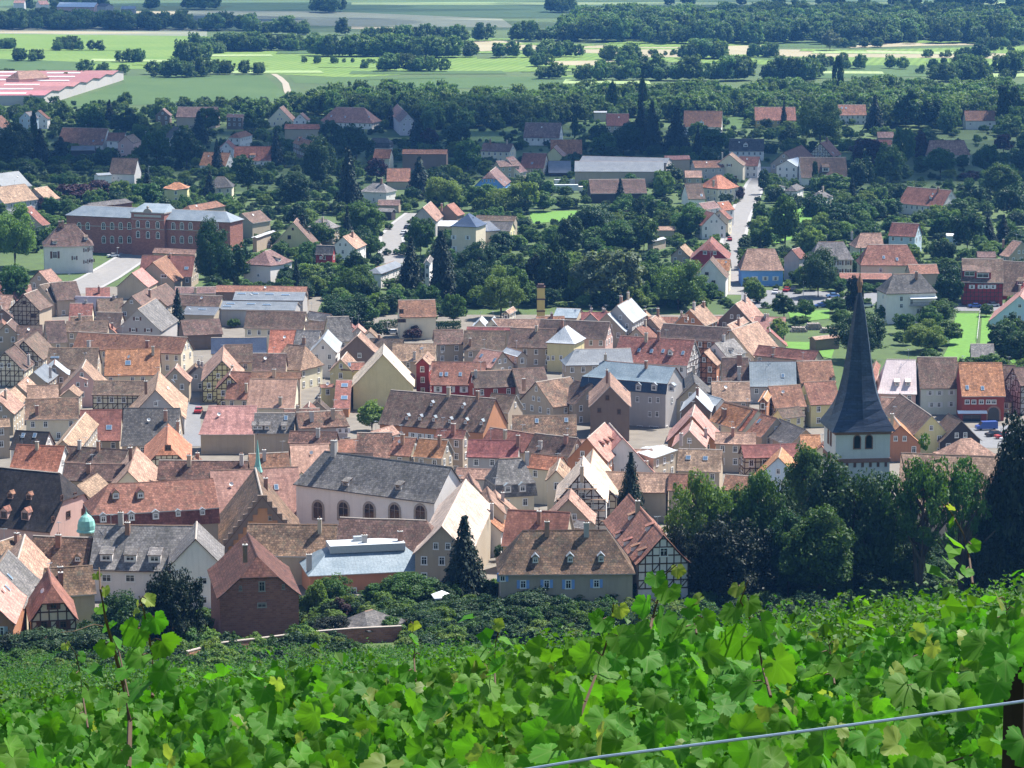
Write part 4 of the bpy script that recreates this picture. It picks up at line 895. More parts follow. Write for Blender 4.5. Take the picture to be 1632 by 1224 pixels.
# J
H('J',510,42,690,46,590,145,9.5,44,'mauve','wh','long mauve hipped roof near the vineyards',t='h',hf=.9,sk=[(480,100),(568,105),(720,105)],ch=[],short='long mauve hipped roof')
H('J',968,85,900,22,890,120,10,46,'mauve','lil','mauve gabled house near the vineyards',ch=[],side=0,short='mauve gabled house')
H('J',150,45,175,32,245,135,9,46,'pink','cr','pink roofed gable near the field path',ch=[],side=0)
H('J',280,84,300,78,340,125,7,42,'mauve','wh','small mauve roof right of the pink roofed gable',ch=[],side=0)
H('J',185,150,420,152,300,185,7,40,'ter','be','low red roof below the long mauve roof',ch=[],wn=0)
H('J',270,232,375,262,290,290,8,44,'org','br','orange roof among the trees, upper middle',ch=[],dm=[(270,250,1.6,1.4)])
H('J',745,238,840,240,790,272,8,36,'dgr','wh','grey mansard among trees in front of the vineyard',t='mh',hf=.6,dlow=2.4,ch=[],wn=0,dm=[(757,288,1.4,1.2),(795,288,1.4,1.2),(830,288,1.4,1.2)],dty='s')
H('J',758,308,866,310,800,372,8.5,44,'org','cr','cream gable with orange roof, upper middle',ch=[],short='cream gable with orange roof',win=[(868,362,1,1.4),(850,400,1,1.2)])
H('J',935,310,1222,313,1100,345,10,35,'ter','br','reddish barn with pale vertical strips',cat='barn',name='barn',ch=[],wn=0,short='reddish striped barn')
H('J',835,432,985,432,900,520,7.5,42,'ter','be','red brown roof above the hipped white cottage',ch=[],wn=0)
H('J',745,525,812,528,780,590,8,36,'grey','wh','white cottage with grey hipped roof, upper middle',t='h',hf=.8,short='white hipped cottage',ch=[(800,520)],win=[(750,632,.9,1.6),(795,605,.7,.9),(855,605,.7,.9)])
H('J',780,632,920,634,850,672,5,36,'mauve','be','small shed with brown roof by the lane',cat='shed',name='shed',ch=[],wn=0)
H('J',785,685,880,690,820,712,4.5,30,'grey','dk','dark garage by the lane',cat='garage',name='garage',ch=[],wn=0)
H('J',1062,682,1115,642,1190,745,9.5,46,'tan','gr','grey gable with tan roof at the bend of the lane',ch=[],side=0,wn=0,short='grey gable at the bend')
H('J',1215,665,1262,650,1325,728,8.5,44,'ter','br','brown gable with red roof right of the grey gable',ch=[(1183,680)],side=0,wn=0)
h = H('J',1350,722,1362,718,1320,845,14,42,'slate','cr','tall beige villa with slate pyramid roof',t='p',hf=1.0,short='beige villa with slate roof',ch=[],sag=.02,name='villa',side=-1,
  win=[(1260,872,1,1.5),(1350,875,1,1.5),(1347,948,1.1,1.7),(1263,945,1,1.6),(1335,1000,.9,1)],sh='white')
H('J',1440,770,1490,768,1500,838,10.5,40,'slate','cr','',into=h,t='h',ch=[],hf=.7,win=[(1515,870,.9,1.4),(1418,870,.9,1.4)])
H('J',1405,730,1660,738,1540,770,8,36,'brn','be','brown roof behind the beige villa',ch=[],wn=0)
H('J',1470,770,1640,775,1560,835,7.5,34,'dgr','ye','dark roofed yellow house right of the beige villa',ch=[])
H('J',1160,765,1290,765,1220,805,5,22,'wmet','be','pale low roof left of the beige villa',ch=[],wn=0)
h = H('J',1490,452,1530,422,1612,530,9.5,44,'mauve','bl','bright blue gabled house, upper middle',t='j1',ch=[],side=0,sk=[(1560,505),(1590,525)],win=[(1445,512,.8,1.2),(1470,512,.8,1.2),(1495,512,.8,1.2),(1518,512,.8,1.2)],short='bright blue gabled house')
H('J',1450,270,1640,276,1540,328,8.5,36,'mauve','cr','cream house with brown roof below the vineyard strip',ch=[(1493,268),(1600,270)],short='cream house below the vineyard strip')
H('J',1530,385,1660,378,1600,425,7.5,38,'mauve','be','brown roof behind the bright blue house',ch=[])
H('J',-10,870,110,828,50,860,5.5,20,'met','be','grey flat shed left of the yellow gable',cat='shed',name='shed',ch=[],wn=0)
H('J',238,778,262,748,115,885,10,48,'brn','ye','yellow gable with orange-brown roof beside a conifer',ch=[(215,755)],side=0,win=[(235,820,.7,.9),(212,872,1.2,1.4),(196,935,1.8,1.4)],fr='frame_dark',short='yellow gable beside a conifer')
H('J',400,756,455,758,440,822,8,36,'grey','be','beige house with brown-grey hipped roof in the gardens',t='h',ch=[(425,770)],hf=.8)
H('J',552,868,622,840,640,952,8.5,42,'tan','wh','white gable with tan roof in the gardens',ch=[(615,860)],side=0,short='white gable with tan roof')
H('J',385,922,500,925,440,990,8,55,'dgr','red' if 0 else 'rd','dark slate house with two white dormers in the gardens',ch=[],dm=[(415,1003,1.3,1.2),(490,1010,1.3,1.2)])
H('J',55,958,92,950,40,1078,9.5,40,'mauve','wh','white house with grey-brown pyramid roof, left gardens',t='p',hf=1.0,ch=[],win=[(15,1115,1,1.1),(15,1160,1,1.1)],dm=[(150,1015,2,1.2)],dty='s',short='white house in the left gardens')
H('J',760,1066,880,1022,840,1095,6.5,30,'ind','wh','white bungalow with grey hipped roof',t='h',ch=[],hf=.8,short='white bungalow')
H('J',1090,1020,1110,985,1045,1100,8.5,46,'grey','wh','white house showing between dark conifers',ch=[],side=0)
# K
H('K',85,140,316,143,180,240,9.5,44,'mauve','wh','white house with mauve roof by the vineyard',ch=[],short='white house with mauve roof by the vineyard')
H('K',245,250,446,250,340,346,8.5,42,'org','be','orange roof left of the long grey hall',ch=[],wn=0,short='orange roof left of the grey hall')
H('K',265,300,285,283,345,350,8,44,'pink','ye','pale yellow gable before the orange roof',ch=[],side=0,wn=0)
H('K',70,333,222,336,150,435,8.5,42,'red','be','dark red roof left of the long grey hall',sk=[(128,400)],ch=[])
H('K',-40,365,10,355,90,455,8.5,44,'mauve','cr','cream gable with brown roof and skylights left of dark red roof',ch=[],side=0)
H('K',450,353,1005,367,700,395,9.5,18,'ind','gr','rear bay of the long grey hall',cat='hall',name='industrial_hall',ch=[],wn=0,sag=0)
H('K',400,386,968,388,650,457,9,24,'ind','be','long grey hall with grey metal roof',cat='hall',name='industrial_hall',ch=[],wn=0,sag=0,short='long grey hall')
H('K',230,385,375,385,280,466,6,22,'ind','dk','open grey annex of the long hall',cat='hall',name='industrial_hall',ch=[],wn=0,sag=0)
H('K',490,503,848,500,600,597,8,38,'brn','dk','brown and orange storage shed in front of the hall',cat='shed',name='shed',ch=[],wn=0,sag=.03,short='brown storage shed')
h = H('K',1385,345,1402,328,1505,390,10.5,38,'tan','cr','cream gabled house with brown shutters by the street',ch=[(1340,350)],side=0,win=[(1330,413,1.2,1.1),(1385,413,1.2,1.1),(1400,490,2.4,1.4),(1295,462,.8,1)],sh='brown',short='cream gable by the street')
H('K',1150,385,1340,382,1230,432,8,30,'ter','gr','pinkish roof left of the cream gable by the street',ch=[])
H('K',970,352,1130,350,1050,380,8,28,'pink','be','pale pink roof behind the long grey hall',ch=[],wn=0)
H('K',1100,447,1210,447,1150,495,6.5,30,'tan','be','small tan lean-to left of the cream gable',ch=[])
H('K',1302,476,1332,473,1340,572,9.5,44,'org','cr','orange pyramid-roofed house by the street',t='p',hf=.9,ch=[(1285,525)],side=-1,short='orange pyramid roof by the street')
H('K',1100,530,1212,528,1140,633,9,42,'brn','wh','white house with brown roof left of the street',ch=[],sk=[(1208,605)],win=[(1090,672,1.8,1.0),(1145,668,.9,1.1)],short='white house left of the street')
H('K',1190,655,1290,640,1240,700,8.5,42,'mauve','wh','mauve roof in the row by the street',ch=[])
H('K',1305,648,1380,640,1360,705,8,42,'org','wh','orange roof in the row by the street',ch=[],side=-1)
H('K',1240,700,1290,715,1200,800,8.5,44,'red','wh','dark red roof at the lower end of the street row',ch=[],side=0)
H('K',1320,700,1345,690,1405,755,8,42,'ter','cr','terracotta gable in the row by the street',ch=[],side=0)
h = H('K',1262,900,1275,866,1390,1005,11,42,'ter','rd','dark red gabled house with half-hipped roof by the street',t='j1',ch=[],side=0,win=[(1230,970,1.3,1.2),(1292,972,1.1,1.2)],short='dark red half-hipped gable')
H('K',1262,1015,1280,990,1370,1140,10.5,48,'brn','wh','white gabled house at the foot of the street',ch=[],side=0,win=[(1242,1105,1.2,1.0),(1284,1160,1.2,1.3),(1283,1215,1.2,1.3)],fr='frame_dark',short='white gable at the foot of the street')
H('K',1300,1010,1395,1012,1350,1090,9,42,'org','cr','orange roof beside the white gable at the foot of the street',ch=[],wn=0)
H('K',1070,935,1105,912,1145,995,8,44,'tan','be','tan gable left of the dark red half-hipped gable',ch=[],side=0)
H('K',905,802,1040,803,970,832,4.5,24,'tan','be','low tan roof among the gardens left of the street',cat='shed',name='shed',ch=[],wn=0)
H('K',880,890,965,870,920,900,4,24,'met','be','little grey shed among the gardens left of the street',cat='shed',name='shed',ch=[],wn=0)
H('K',1097,65,1342,67,1200,172,10.5,44,'ter','wh','white house with large red roof and white gable dormer, top right',dm=[(1208,150,2.6,2.0)],dmat='ter',ch=[],short='large red roof with white dormer',wn=0)
H('K',1545,42,1806,42,1640,130,9.5,44,'ter','yel','red roofed ochre house behind conifers, top right',ch=[],short='red roofed ochre house')
H('K',1385,243,1608,245,1480,326,8.5,42,'dgr','wh','white house with dark grey roof at the top of the street',dm=[(1490,288,2.2,1.3)],dmat='ter',ch=[],short='dark grey roof at the top of the street')
H('K',1450,355,1580,358,1520,420,8,40,'ter','wh','red roof right of the cream gable by the street',ch=[])
H('K',600,83,746,83,680,165,8.5,42,'ter','be','red roof behind tall conifers, upper middle',ch=[])
H('K',520,68,605,68,560,80,6,20,'met','be','pale flat roof behind tall conifers, upper middle',ch=[],wn=0)
h = H('K',1500,945,1675,945,1570,1088,10,44,'tan','bl','blue painted shop house with tan roof',t='h',hf=.4,ch=[],sh='white',short='blue shop house',win=[(1548,1135,1,1.4),(1615,1135,1,1.4),(1680,1135,1,1.4),(1555,1195,1,1.5),(1620,1195,1,1.5),(1680,1195,1,1.5)])
BLUE = h
# L
H('L',100,330,215,283,275,375,8.5,42,'ter','be','red roof left of the small half-timbered gable, upper right',ch=[],side=0)
H('L',120,380,190,362,30,470,8.5,30,'wmet','wh','white house with pale roof beside the street, upper right',ch=[],side=0)
H('L',200,362,497,362,300,497,10,42,'brn','wh','white house with broad brown roof and flat dormer, upper right',dm=[(368,440,3.0,2.0)],dty='s',ch=[],short='broad brown roof with flat dormer')
H('L',332,270,385,250,456,352,9,46,'ter','cr','small half-timbered gable with red roof, upper right',tf=1,ch=[(375,255)],side=0,sk=[(415,335)])
H('L',150,545,185,530,130,605,6.5,36,'dgr','wh','grey hipped bungalow with white dormer band, left of the pair',t='p',ch=[],side=-1,dm=[(105,560,2.2,1)],dty='s')
H('L',320,580,345,572,300,650,7,36,'dgr','wh','grey hipped bungalow with white dormer band, right of the pair',t='p',ch=[(350,575)],side=-1,dm=[(300,625,2.6,1.1),(410,620,2.0,1)],dty='s',short='pair of grey bungalows')
H('L',1030,253,1250,253,1120,353,9.5,46,'tan','cr','beige house with brown half-hipped roof, right gardens',t='h',hf=.35,ch=[],sk=[(1115,330)],win=[(1105,385,.6,.7),(1125,385,.6,.7),(1140,385,.6,.7),(1182,390,1.4,1.2)],fr='frame_dark',short='beige house with brown roof, right gardens')
H('L',1250,65,1447,65,1340,132,8.5,42,'ter','wh','white house with plain terracotta roof, far right',ch=[],win=[(1290,150,1.2,1),(1415,150,1.2,1.4)],short='white house far right')
H('L',445,27,622,27,530,97,9,42,'ter','wh','terracotta roof with two roof windows, top right',sk=[(470,48),(498,48)],ch=[],short='terracotta roof with two roof windows')
H('L',890,548,1172,572,1000,675,9,44,'red','wh','white cottage with dark red roof in the right gardens',ch=[(1085,570)],dm=[(1035,622,1,.9)],short='white cottage with dark red roof')
H('L',790,776,965,785,860,870,9,46,'ter','lb','pale gabled house with brown roof, right gardens',ch=[],short='pale gabled house, right gardens')
H('L',590,845,722,843,690,942,9,44,'tan','cr','tan half-hipped roof behind the long red roof',t='h1',ch=[(535,860)],hf=.6)
h = H('L',640,918,885,918,700,1056,11,46,'ter','cr','large red hipped roof over cream walls by the car park',t='h',hf=.55,ch=[],sk=[(738,1000),(823,1012)],win=[(718,1082,1,1.4)],short='large red hipped roof by the car park')
H('L',455,1098,790,1102,600,1143,4.5,22,'ter','dk','open market shelter with pink roof by the car park',cat='shelter',name='market_shelter',ch=[],wn=0,sag=0,short='open market shelter')
H('L',320,900,482,900,440,1020,10,44,'grey','wh','grey-brown hipped roof over white shuttered walls',t='h',hf=.5,ch=[],sh='brown',short='grey-brown hipped roof')
H('L',150,948,200,935,240,1005,9,46,'ter','gr','grey gable with red roof right of the blue shop house',ch=[],side=0,wn=0)
H('L',890,1045,1075,1042,980,1110,7.5,38,'ter','be','lower red roof right of the large red hipped roof',ch=[],wn=0)
H('L',1330,962,1450,962,1390,1005,8,40,'mauve','br','brown roof behind the dark red timbered front',ch=[])
H('L',1560,890,1620,900,1470,990,9,42,'tan','be','tan gabled roof at the right edge above the red front',ch=[(1500,910)],side=0)
H('L',695,200,800,200,740,240,6,36,'mauve','be','small brown roof among trees, right gardens',ch=[],wn=0)
H('L',640,248,790,250,720,285,6,36,'ter','be','red roof behind the copper beech',ch=[],wn=0)
H('L',1135,848,1220,848,1180,868,4,20,'wmet','lb','pale blue garden pavilion among trees at right',cat='pavilion',name='pavilion',ch=[],wn=0)
HSC = 1.0
# ------------------------------------------------------------------ roads, yards, lawns
sheet('town_ground', list(range(-200, 181, 10)), sorted(set(list(range(437, 1000, 8)) + [450, 520, 600, 700, 900])), .05, 'town_soil', f=lambda x, y: ((y < 890 and x < 75) or (y < 960 and x < -60) or (y < 720 and x < 145)) and y > 452 + max(0, x) * .9)
ribbon('street', [(1174, 470), (1168, 385), (1178, 347), (1191, 320), (1206, 292), (1217, 278), (1222, 266)], 7, 'paving', .08, kerb=True)
ribbon('lane', [(626, 420), (625, 398), (624, 378), (636, 361), (652, 348), (662, 340)], [8, 6], 'paving', .08, kerb=True)
ribbon('road_bend', [(112, 468), (160, 443), (192, 423), (212, 410), (222, 402)], [12, 10], 'paving', .09, kerb=True)
ribbon('alley', [(306, 712), (306, 665), (305, 612)], 4.2, 'asphalt', .1)
ribbon('field_path', [(466, 163), (458, 145), (455, 133), (446, 124), (436, 118)], [5, 4], 'path_earth', .16)
patchpoly('car_park', [(1182, 462), (1480, 468), (1478, 480), (1400, 484), (1180, 492)], 'asphalt', .1)
patchpoly('market_square', [(1545, 683), (1640, 676), (1640, 716), (1560, 714)], 'asphalt', .1)
patchpoly('shop_yard', [(1470, 484), (1640, 484), (1640, 496), (1470, 496)], 'asphalt', .1)
patchpoly('lawn', [(1524, 500), (1561, 500), (1556, 545), (1546, 578), (1497, 580), (1512, 552)], 'lawn', .12)
patchpoly('lawn', [(1565, 503), (1592, 503), (1582, 575), (1560, 575)], 'lawn', .12)
patchpoly('lawn', [(1256, 498), (1322, 494), (1322, 508), (1262, 515)], 'lawn', .12)
patchpoly('lawn', [(1246, 545), (1316, 546), (1330, 556), (1325, 572), (1248, 556)], 'lawn', .12)
patchpoly('lawn', [(842, 338), (925, 336), (920, 352), (850, 356)], 'lawn', .12)
patchpoly('lawn', [(1210, 340), (1300, 325), (1390, 330), (1380, 350), (1230, 390)], 'lawn', .08)
patchpoly('lawn', [(1600, 548), (1640, 546), (1640, 580), (1612, 580)], 'lawn', .12)
# ------------------------------------------------------------------ church
base = hit(1361, 925, 0, 385); RZ = R(6.2)
ch = empty('church', base, RZ); tag(ch, 'church with pale square tower and tall dark slate spire among dark trees', 'church')
sc_ = FPX / (base - Vector((0, 0, CAMZ))).length; m_ = lambda p: p / sc_
a = m_(86) / 2; zt = m_(925 - 682) / math.cos(R(11))
mb = MB()
for i, (p, q) in enumerate((((-a, -a), (a, -a)), ((a, -a), (a, a)), ((a, a), (-a, a)), ((-a, a), (-a, -a)))):
    mb.quad((*p, -4), (*q, -4), (*q, zt), (*p, zt), 0, None)
mb.build('tower_wall', ['wall_wh'], ch)
mb = MB()
zc = m_(925 - 727)
for s in (-1, 1):
    for zz, hh, pr in ((zc, .7, .12), (zt - .55, .5, .18)):
        mb.box(-a - pr, a + pr, s * a - .1 * (s > 0) - (pr if s < 0 else 0), s * a + .1 * (s < 0) + (pr if s > 0 else 0), zz, zz + hh)
        mb.box(s * a - .1 * (s > 0) - (pr - .003 if s < 0 else 0), s * a + .1 * (s < 0) + (pr - .003 if s > 0 else 0), -a - pr + .003, a + pr - .003, zz + .004, zz + hh - .004)
    for k in range(7):       # corbels
        x = -a + 2 * a * (k + .5) / 7; mb.box(x - .22, x + .22, -a - .13, -a - .003, zc - .75, zc - .003); mb.box(-a - .13, -a - .003, x - .22, x + .22, zc - .75, zc - .003)
mb.build('cornice', ['sand_trim'], ch)
zw_ = m_(925 - 694)
for x in (-.15 - .85, .15 + .85):
    o = link('window', window_mesh(1.35, 2.5, 'sand_trim', True, 0), ch); o.location = (x, -a - .012, zw_)
    o = link('window', window_mesh(1.1, 2.6, 'sand_trim', True, 0), ch); o.location = (-a - .012, x, zw_); o.rotation_euler = (0, 0, -math.pi / 2)
o = link('window', window_mesh(1.3, 2.6, 'sand_trim', True, 0), ch); o.location = (-a - .012, 0, zc - 3.2); o.rotation_euler = (0, 0, -math.pi / 2)
prof = [(682, 59), (674, 54), (664, 48), (650, 41.5), (637, 37), (625, 33), (600, 26.5), (575, 22), (550, 18), (525, 13.8), (500, 9.5), (485, 6), (473, 2.6)]
mb = MB(); rings = []
for i, (rw, hw) in enumerate(prof):
    z = zt + m_(682 - rw) / math.cos(R(10)); t = min(1, (682 - rw) / 60.0); t = t * t * (3 - 2 * t); r = m_(hw) * 1.02 / (1.2 - .11 * t); ring = []
    for k in range(8):
        an = math.pi / 4 * k; kk_ = (1.414 - .332 * t) if k % 2 else 1.0
        ring.append((r * kk_ * math.cos(an), r * kk_ * math.sin(an), z))
    rings.append(ring)
for i in range(len(rings) - 1):
    for k in range(8):
        q = [rings[i][k], rings[i][(k + 1) % 8], rings[i + 1][(k + 1) % 8], rings[i + 1][k]]; mb.quad(*q, 0, [(k * 1.1, q[0][2]), (k * 1.1 + 1, q[0][2]), (k * 1.1 + 1, q[2][2]), (k * 1.1, q[2][2])])
mb.poly(rings[0][::-1], 0, [(0, 0)] * 8)
mb.build('spire', ['roof_spire'], ch)
ztip = rings[-1][0][2]; mb = MB()
mb.lathe([(.28, ztip - .3), (.34, ztip + .8), (.5, ztip + 1.2), (.5, ztip + 1.7), (.3, ztip + 2.3), (.12, ztip + 2.8), (.08, ztip + 3.2), (.0, ztip + 3.2)], 8)
mb.build('finial', ['sand_trim'], ch)
mb = MB(); mb.lathe([(.06, ztip + 2.8), (.045, ztip + 7.6), (0, ztip + 7.7)], 6); mb.box(-.75, .75, -.05, .05, ztip + 6.0, ztip + 6.13)
mb.build('cross', ['frame_dark'], ch)
nave = H('T', 1436, 722, 1592, 726, 1500, 816, 15.5, 46, 'tan', 'be', 'church nave', ch=[], wn=0, t='h2', hf=.4, name='nave', sag=.05,
         win=[(1455, 870, 1.6, 3.8, 1), (1490, 872, 1.6, 3.8, 1), (1530, 875, 1.6, 3.8, 1)], fr='sand_trim', short='church')
tag(nave.root, 'long church nave roof with pale tiles behind the sparse trees', 'church')
H('T', 1530, 700, 1548, 699, 1520, 736, 17, 42, 'tan', 'be', '', into=nave, t='p', ch=[], wn=0, hf=1.0, side=-1)
# ------------------------------------------------------------------ turquoise spire, dome, chimney stack
p = hit(411, 752, 11.6); t = empty('copper_spire', p); tag(t, 'slender turquoise copper spire above the crow-stepped gable', 'spire')
k = FPX / (p - cam.location).length
mb = MB(); mb.lathe([(.95 * 8.2 / k, 0), (.62 * 8.2 / k, 9 / k), (.42 * 8.2 / k, 18 / k), (.3 * 8.2 / k, 30 / k), (.12 * 8.2 / k, 46 / k), (.03, 52 / k), (.0, 52 / k)], 8); mb.build('spire', ['dome_copper'], t)
mb = MB(); mb.box(-.75, .75, -.75, .75, -2.2, -.004); mb.build('turret', ['wall_br'], t)
mb = MB(); mb.lathe([(.02, 51 / k), (.02, 60 / k), (.1, 61 / k), (0, 63 / k)], 6); mb.build('finial', ['frame_dark'], t)
p = hit(138, 846, 10.5); t = empty('dome_turret', (p.x, p.y, ground(p.x, p.y))); tag(t, 'green copper onion dome turret left of the cream house', 'turret'); k = FPX / (p - cam.location).length
z = p.z - ground(p.x, p.y); r = 14.5 / k
mb = MB(); mb.lathe([(r * .8, -3), (r * .8, z)], 8); mb.build('tower_wall', ['wall_cr'], t)
mb = MB(); mb.lathe([(r * 1.12, z - .1), (r * 1.08, z + .12), (r, z + .25), (r * .98, z + 9 / k), (r * .85, z + 17 / k), (r * .55, z + 23 / k), (r * .2, z + 27 / k), (.08, z + 31 / k), (0, z + 38 / k)], 12); mb.build('dome', ['dome_copper'], t, True)
for i in range(3):
    an = -math.pi / 2 + (i - 1) * .785; o = link('window', window_mesh(.6, 1.2, 'frame_dark', True, 0), t); o.location = (r * .76 * math.cos(an), r * .76 * math.sin(an), z - 1.3); o.rotation_euler = (0, 0, an + math.pi / 2)
p = hit(862, 508, 0, 385); t = empty('chimney_stack', p); tag(t, 'tall square yellow brick chimney stack in front of dark trees', 'chimney'); k = FPX / (p - cam.location).length
mb = MB(); w2 = 6.2 / k; mb.box(-w2, w2, -w2, w2, -2, 50 / k); mb.build('shaft', ['wall_yel'], t)
mb = MB()
for zz in (12, 31, 50): mb.box(-w2 - .12, w2 + .12, -w2 - .12, w2 + .12, zz / k, zz / k + .45)
mb.build('band', ['frame_dark'], t)
mb = MB(); mb.box(-w2 * .8, w2 * .8, -w2 * .8, w2 * .8, 50 / k + .45, 56 / k); mb.build('cap', ['frame_dark'], t)
# ------------------------------------------------------------------ details on named houses
def near_end(h):
    return -h.wxl if h.world((-h.wxl, 0, 0)).y < h.world((h.wxr, 0, 0)).y else h.wxr
h = STEP; X = near_end(h); mb = MB(); n = 9
for s in (-1, 1):
    for i in range(n):
        y = h.w * (i + .5) / n; zz = h.h - y * h.tp
        mb.box(X - .25, X + .25, s * y - h.w / n / 2, s * y + h.w / n / 2, zz - 1.6, zz + .75)
mb.build('crow_steps', ['wall_br'], h.root)
h = VILLA; mb = MB()
zz = h.h - 1.1; xa, xb = -h.L / 2 - .9, h.L / 2 + .9
mb.box(xa, xb, -2.3, 2.3, zz, zz + 1.25, 0, 1); mb.build('flat_top', ['zinc', 'roof_wmet'], h.root)
mb = MB(); mb.box(-1.9, -.1, .5, 1.6, zz + 1.25, zz + 2.0); mb.build('skylight', ['zinc'], h.root)
h = SCHOOL
def wall_x(h, tile, x, y):
    o, d = local_ray(h, *px(tile, x, y)); t = (-h.wy - o.y) / d.y; return o + d * t
x0, x1 = wall_x(h, 'I', 852, 850).x, wall_x(h, 'I', 1062, 850).x; yp = -h.wy - 1.6
mb = MB(); zt_ = h.zw + 2.0
for q, uvs in ((((x0, yp, -3), (x1, yp, -3), (x1, yp, zt_), (x0, yp, zt_)), 0), (((x0, 0, -3), (x0, yp, -3), (x0, yp, zt_), (x0, 0, zt_)), 1), (((x1, yp, -3), (x1, 0, -3), (x1, 0, zt_), (x1, yp, zt_)), 1)):
    mb.quad(*q, 0, [(p[0] + p[1], p[2]) for p in q])
mb.build('pavilion_wall', ['wall_bk'], h.root)
mb = MB(); mb.box(x0 - .25, x1 + .25, yp - .25, .5, zt_, zt_ + .4)
xm = (x0 + x1) / 2
for i in range(6):
    a0, a1 = math.pi * i / 6, math.pi * (i + 1) / 6
    f = lambda a_: (xm + 1.7 * math.cos(a_), zt_ + .4 + 1.3 * math.sin(a_))
    (ax, az), (bx_, bz) = f(a0), f(a1)
    mb.quad((ax, yp - .1, zt_ + .4), (ax, yp - .1, az), (bx_, yp - .1, bz), (bx_, yp - .1, zt_ + .4)); mb.quad((ax, yp - .1, az), (ax, yp + .4, az), (bx_, yp + .4, bz), (bx_, yp - .1, bz))
mb.lathe([(0, zt_ + 1.6), (.35, zt_ + 1.75), (.5, zt_ + 2.15), (.35, zt_ + 2.55), (0, zt_ + 2.7)], 8, 0, (xm, yp + .15))
mb.build('pediment', ['stone'], h.root)
mb = MB(); mb.box(x0 + 1.2, x1 - 1.2, yp - .06, yp - .003, zt_ - 1.3, zt_ - .5); mb.build('name_panel', ['concrete'], h.root)
mb = MB(); s_ = x1 - x0; q = [(x0 - .2, yp - .2, zt_ + .41), (x1 + .2, yp - .2, zt_ + .41), (x1 - 1.5, .8, zt_ + 2.8), (x0 + 1.5, .8, zt_ + 2.8)]
mb.quad(*q, 0, [(p[0], p[1]) for p in q]); 
for e, f_ in ((0, 3), (2, 1)):
    r_ = [q[e], q[f_], (q[e][0], 2.5, zt_ + .41)] if e == 0 else [q[2], q[1], (q[1][0], 2.5, zt_ + .41)]
    mb.tri(*r_, 0, [(p[1], p[2]) for p in r_])
mb.build('pavilion_roof', ['roof_lsl'], h.root)
for x in (.2, .5, .8):
    for zz in (h.zw - 1.9, h.zw - 5.6):
        o = link('window', window_mesh(1.5, 2.6, 'frame_white', True, 1), h.root); o.location = (x0 + s_ * x, yp - .012, zz)
mb = MB()
for zz in (h.zw - .35, h.zw - 3.7):
    mb.box(-h.wxl - .05, h.wxr + .05, -h.wy - .1, -h.wy - .003, zz, zz + .3); mb.box(x0 - .05, x1 + .05, yp - .09, yp - .003, zz, zz + .3)
mb.build('string_course', ['stone'], h.root)
h = WVILLA      # balcony
o, d = local_ray(h, *px('D', 970, 345)); tt = (-h.wy - o.y) / d.y; c = o + d * tt
mb = MB(); mb.box(c.x - 3.4, h.wxr + .1, -h.wy - 1.3, -h.wy - .003, c.z - .2, c.z); mb.build('balcony_slab', ['concrete'], h.root)
mb = MB()
for k in range(24): x = c.x - 3.3 + (h.wxr + 3.3 - c.x) * k / 23; mb.box(x - .03, x + .03, -h.wy - 1.28, -h.wy - 1.22, c.z + .004, c.z + .95)
mb.box(c.x - 3.35, h.wxr + .05, -h.wy - 1.3, -h.wy - 1.2, c.z + .954, c.z + 1.04); mb.build('balcony_railing', ['wall_br'], h.root)
mb = MB(); q = [(c.x - 3.4, -h.wy - .02, c.z + 2.5), (h.wxr, -h.wy - .02, c.z + 2.5), (h.wxr, -h.wy - 1.3, c.z + 2.2), (c.x - 3.4, -h.wy - 1.3, c.z + 2.2)]
mb.quad(*q[::-1]); mb.quad(*[(p[0], p[1], p[2] - .05) for p in q]); mb.build('awning', ['cloth_white'], h.root)
h = SHOP        # gateway arch and shop front
def on_front(h, tile, x, y):
    o, d = local_ray(h, *px(tile, x, y)); t = (-h.wy - o.y) / d.y; return o + d * t
c = on_front(h, 'D', 1437, 1065); o = link('gateway', window_mesh(3.6, 4.6, 'sand_trim', True, 0), h.root); o.location = (min(c.x, h.wxr - 2), -h.wy - .012, max(c.z, 1.6))
c = on_front(h, 'D', 1300, 1040); mb = MB(); q = [(c.x - 3.6, -h.wy - .05, c.z + .9), (c.x + 3.6, -h.wy - .05, c.z + .9), (c.x + 3.6, -h.wy - 1.2, c.z + .35), (c.x - 3.6, -h.wy - 1.2, c.z + .35)]
mb.quad(*q[::-1]); mb.quad(*[(p[0], p[1], p[2] - .06) for p in q]); mb.build('awning', ['cloth_white'], h.root)
o = link('shop_window', window_mesh(4.5, 2.0, 'frame_dark', False, 1), h.root); o.location = (c.x, -h.wy - .012, c.z - 1.1)
h = BRICK       # green shutters on the long side and a lean-to
for zz in (h.zw - 1.2, h.zw - 4.0):
    for k in range(3):
        for wl in h.faces:
            if wl in 'fb': add_window(h, h.root, wl, -h.wxl + (h.wxl + h.wxr) * (k + .6) / 3.4, zz, .9, 1.5, 'frame_white', 'green', False, False)
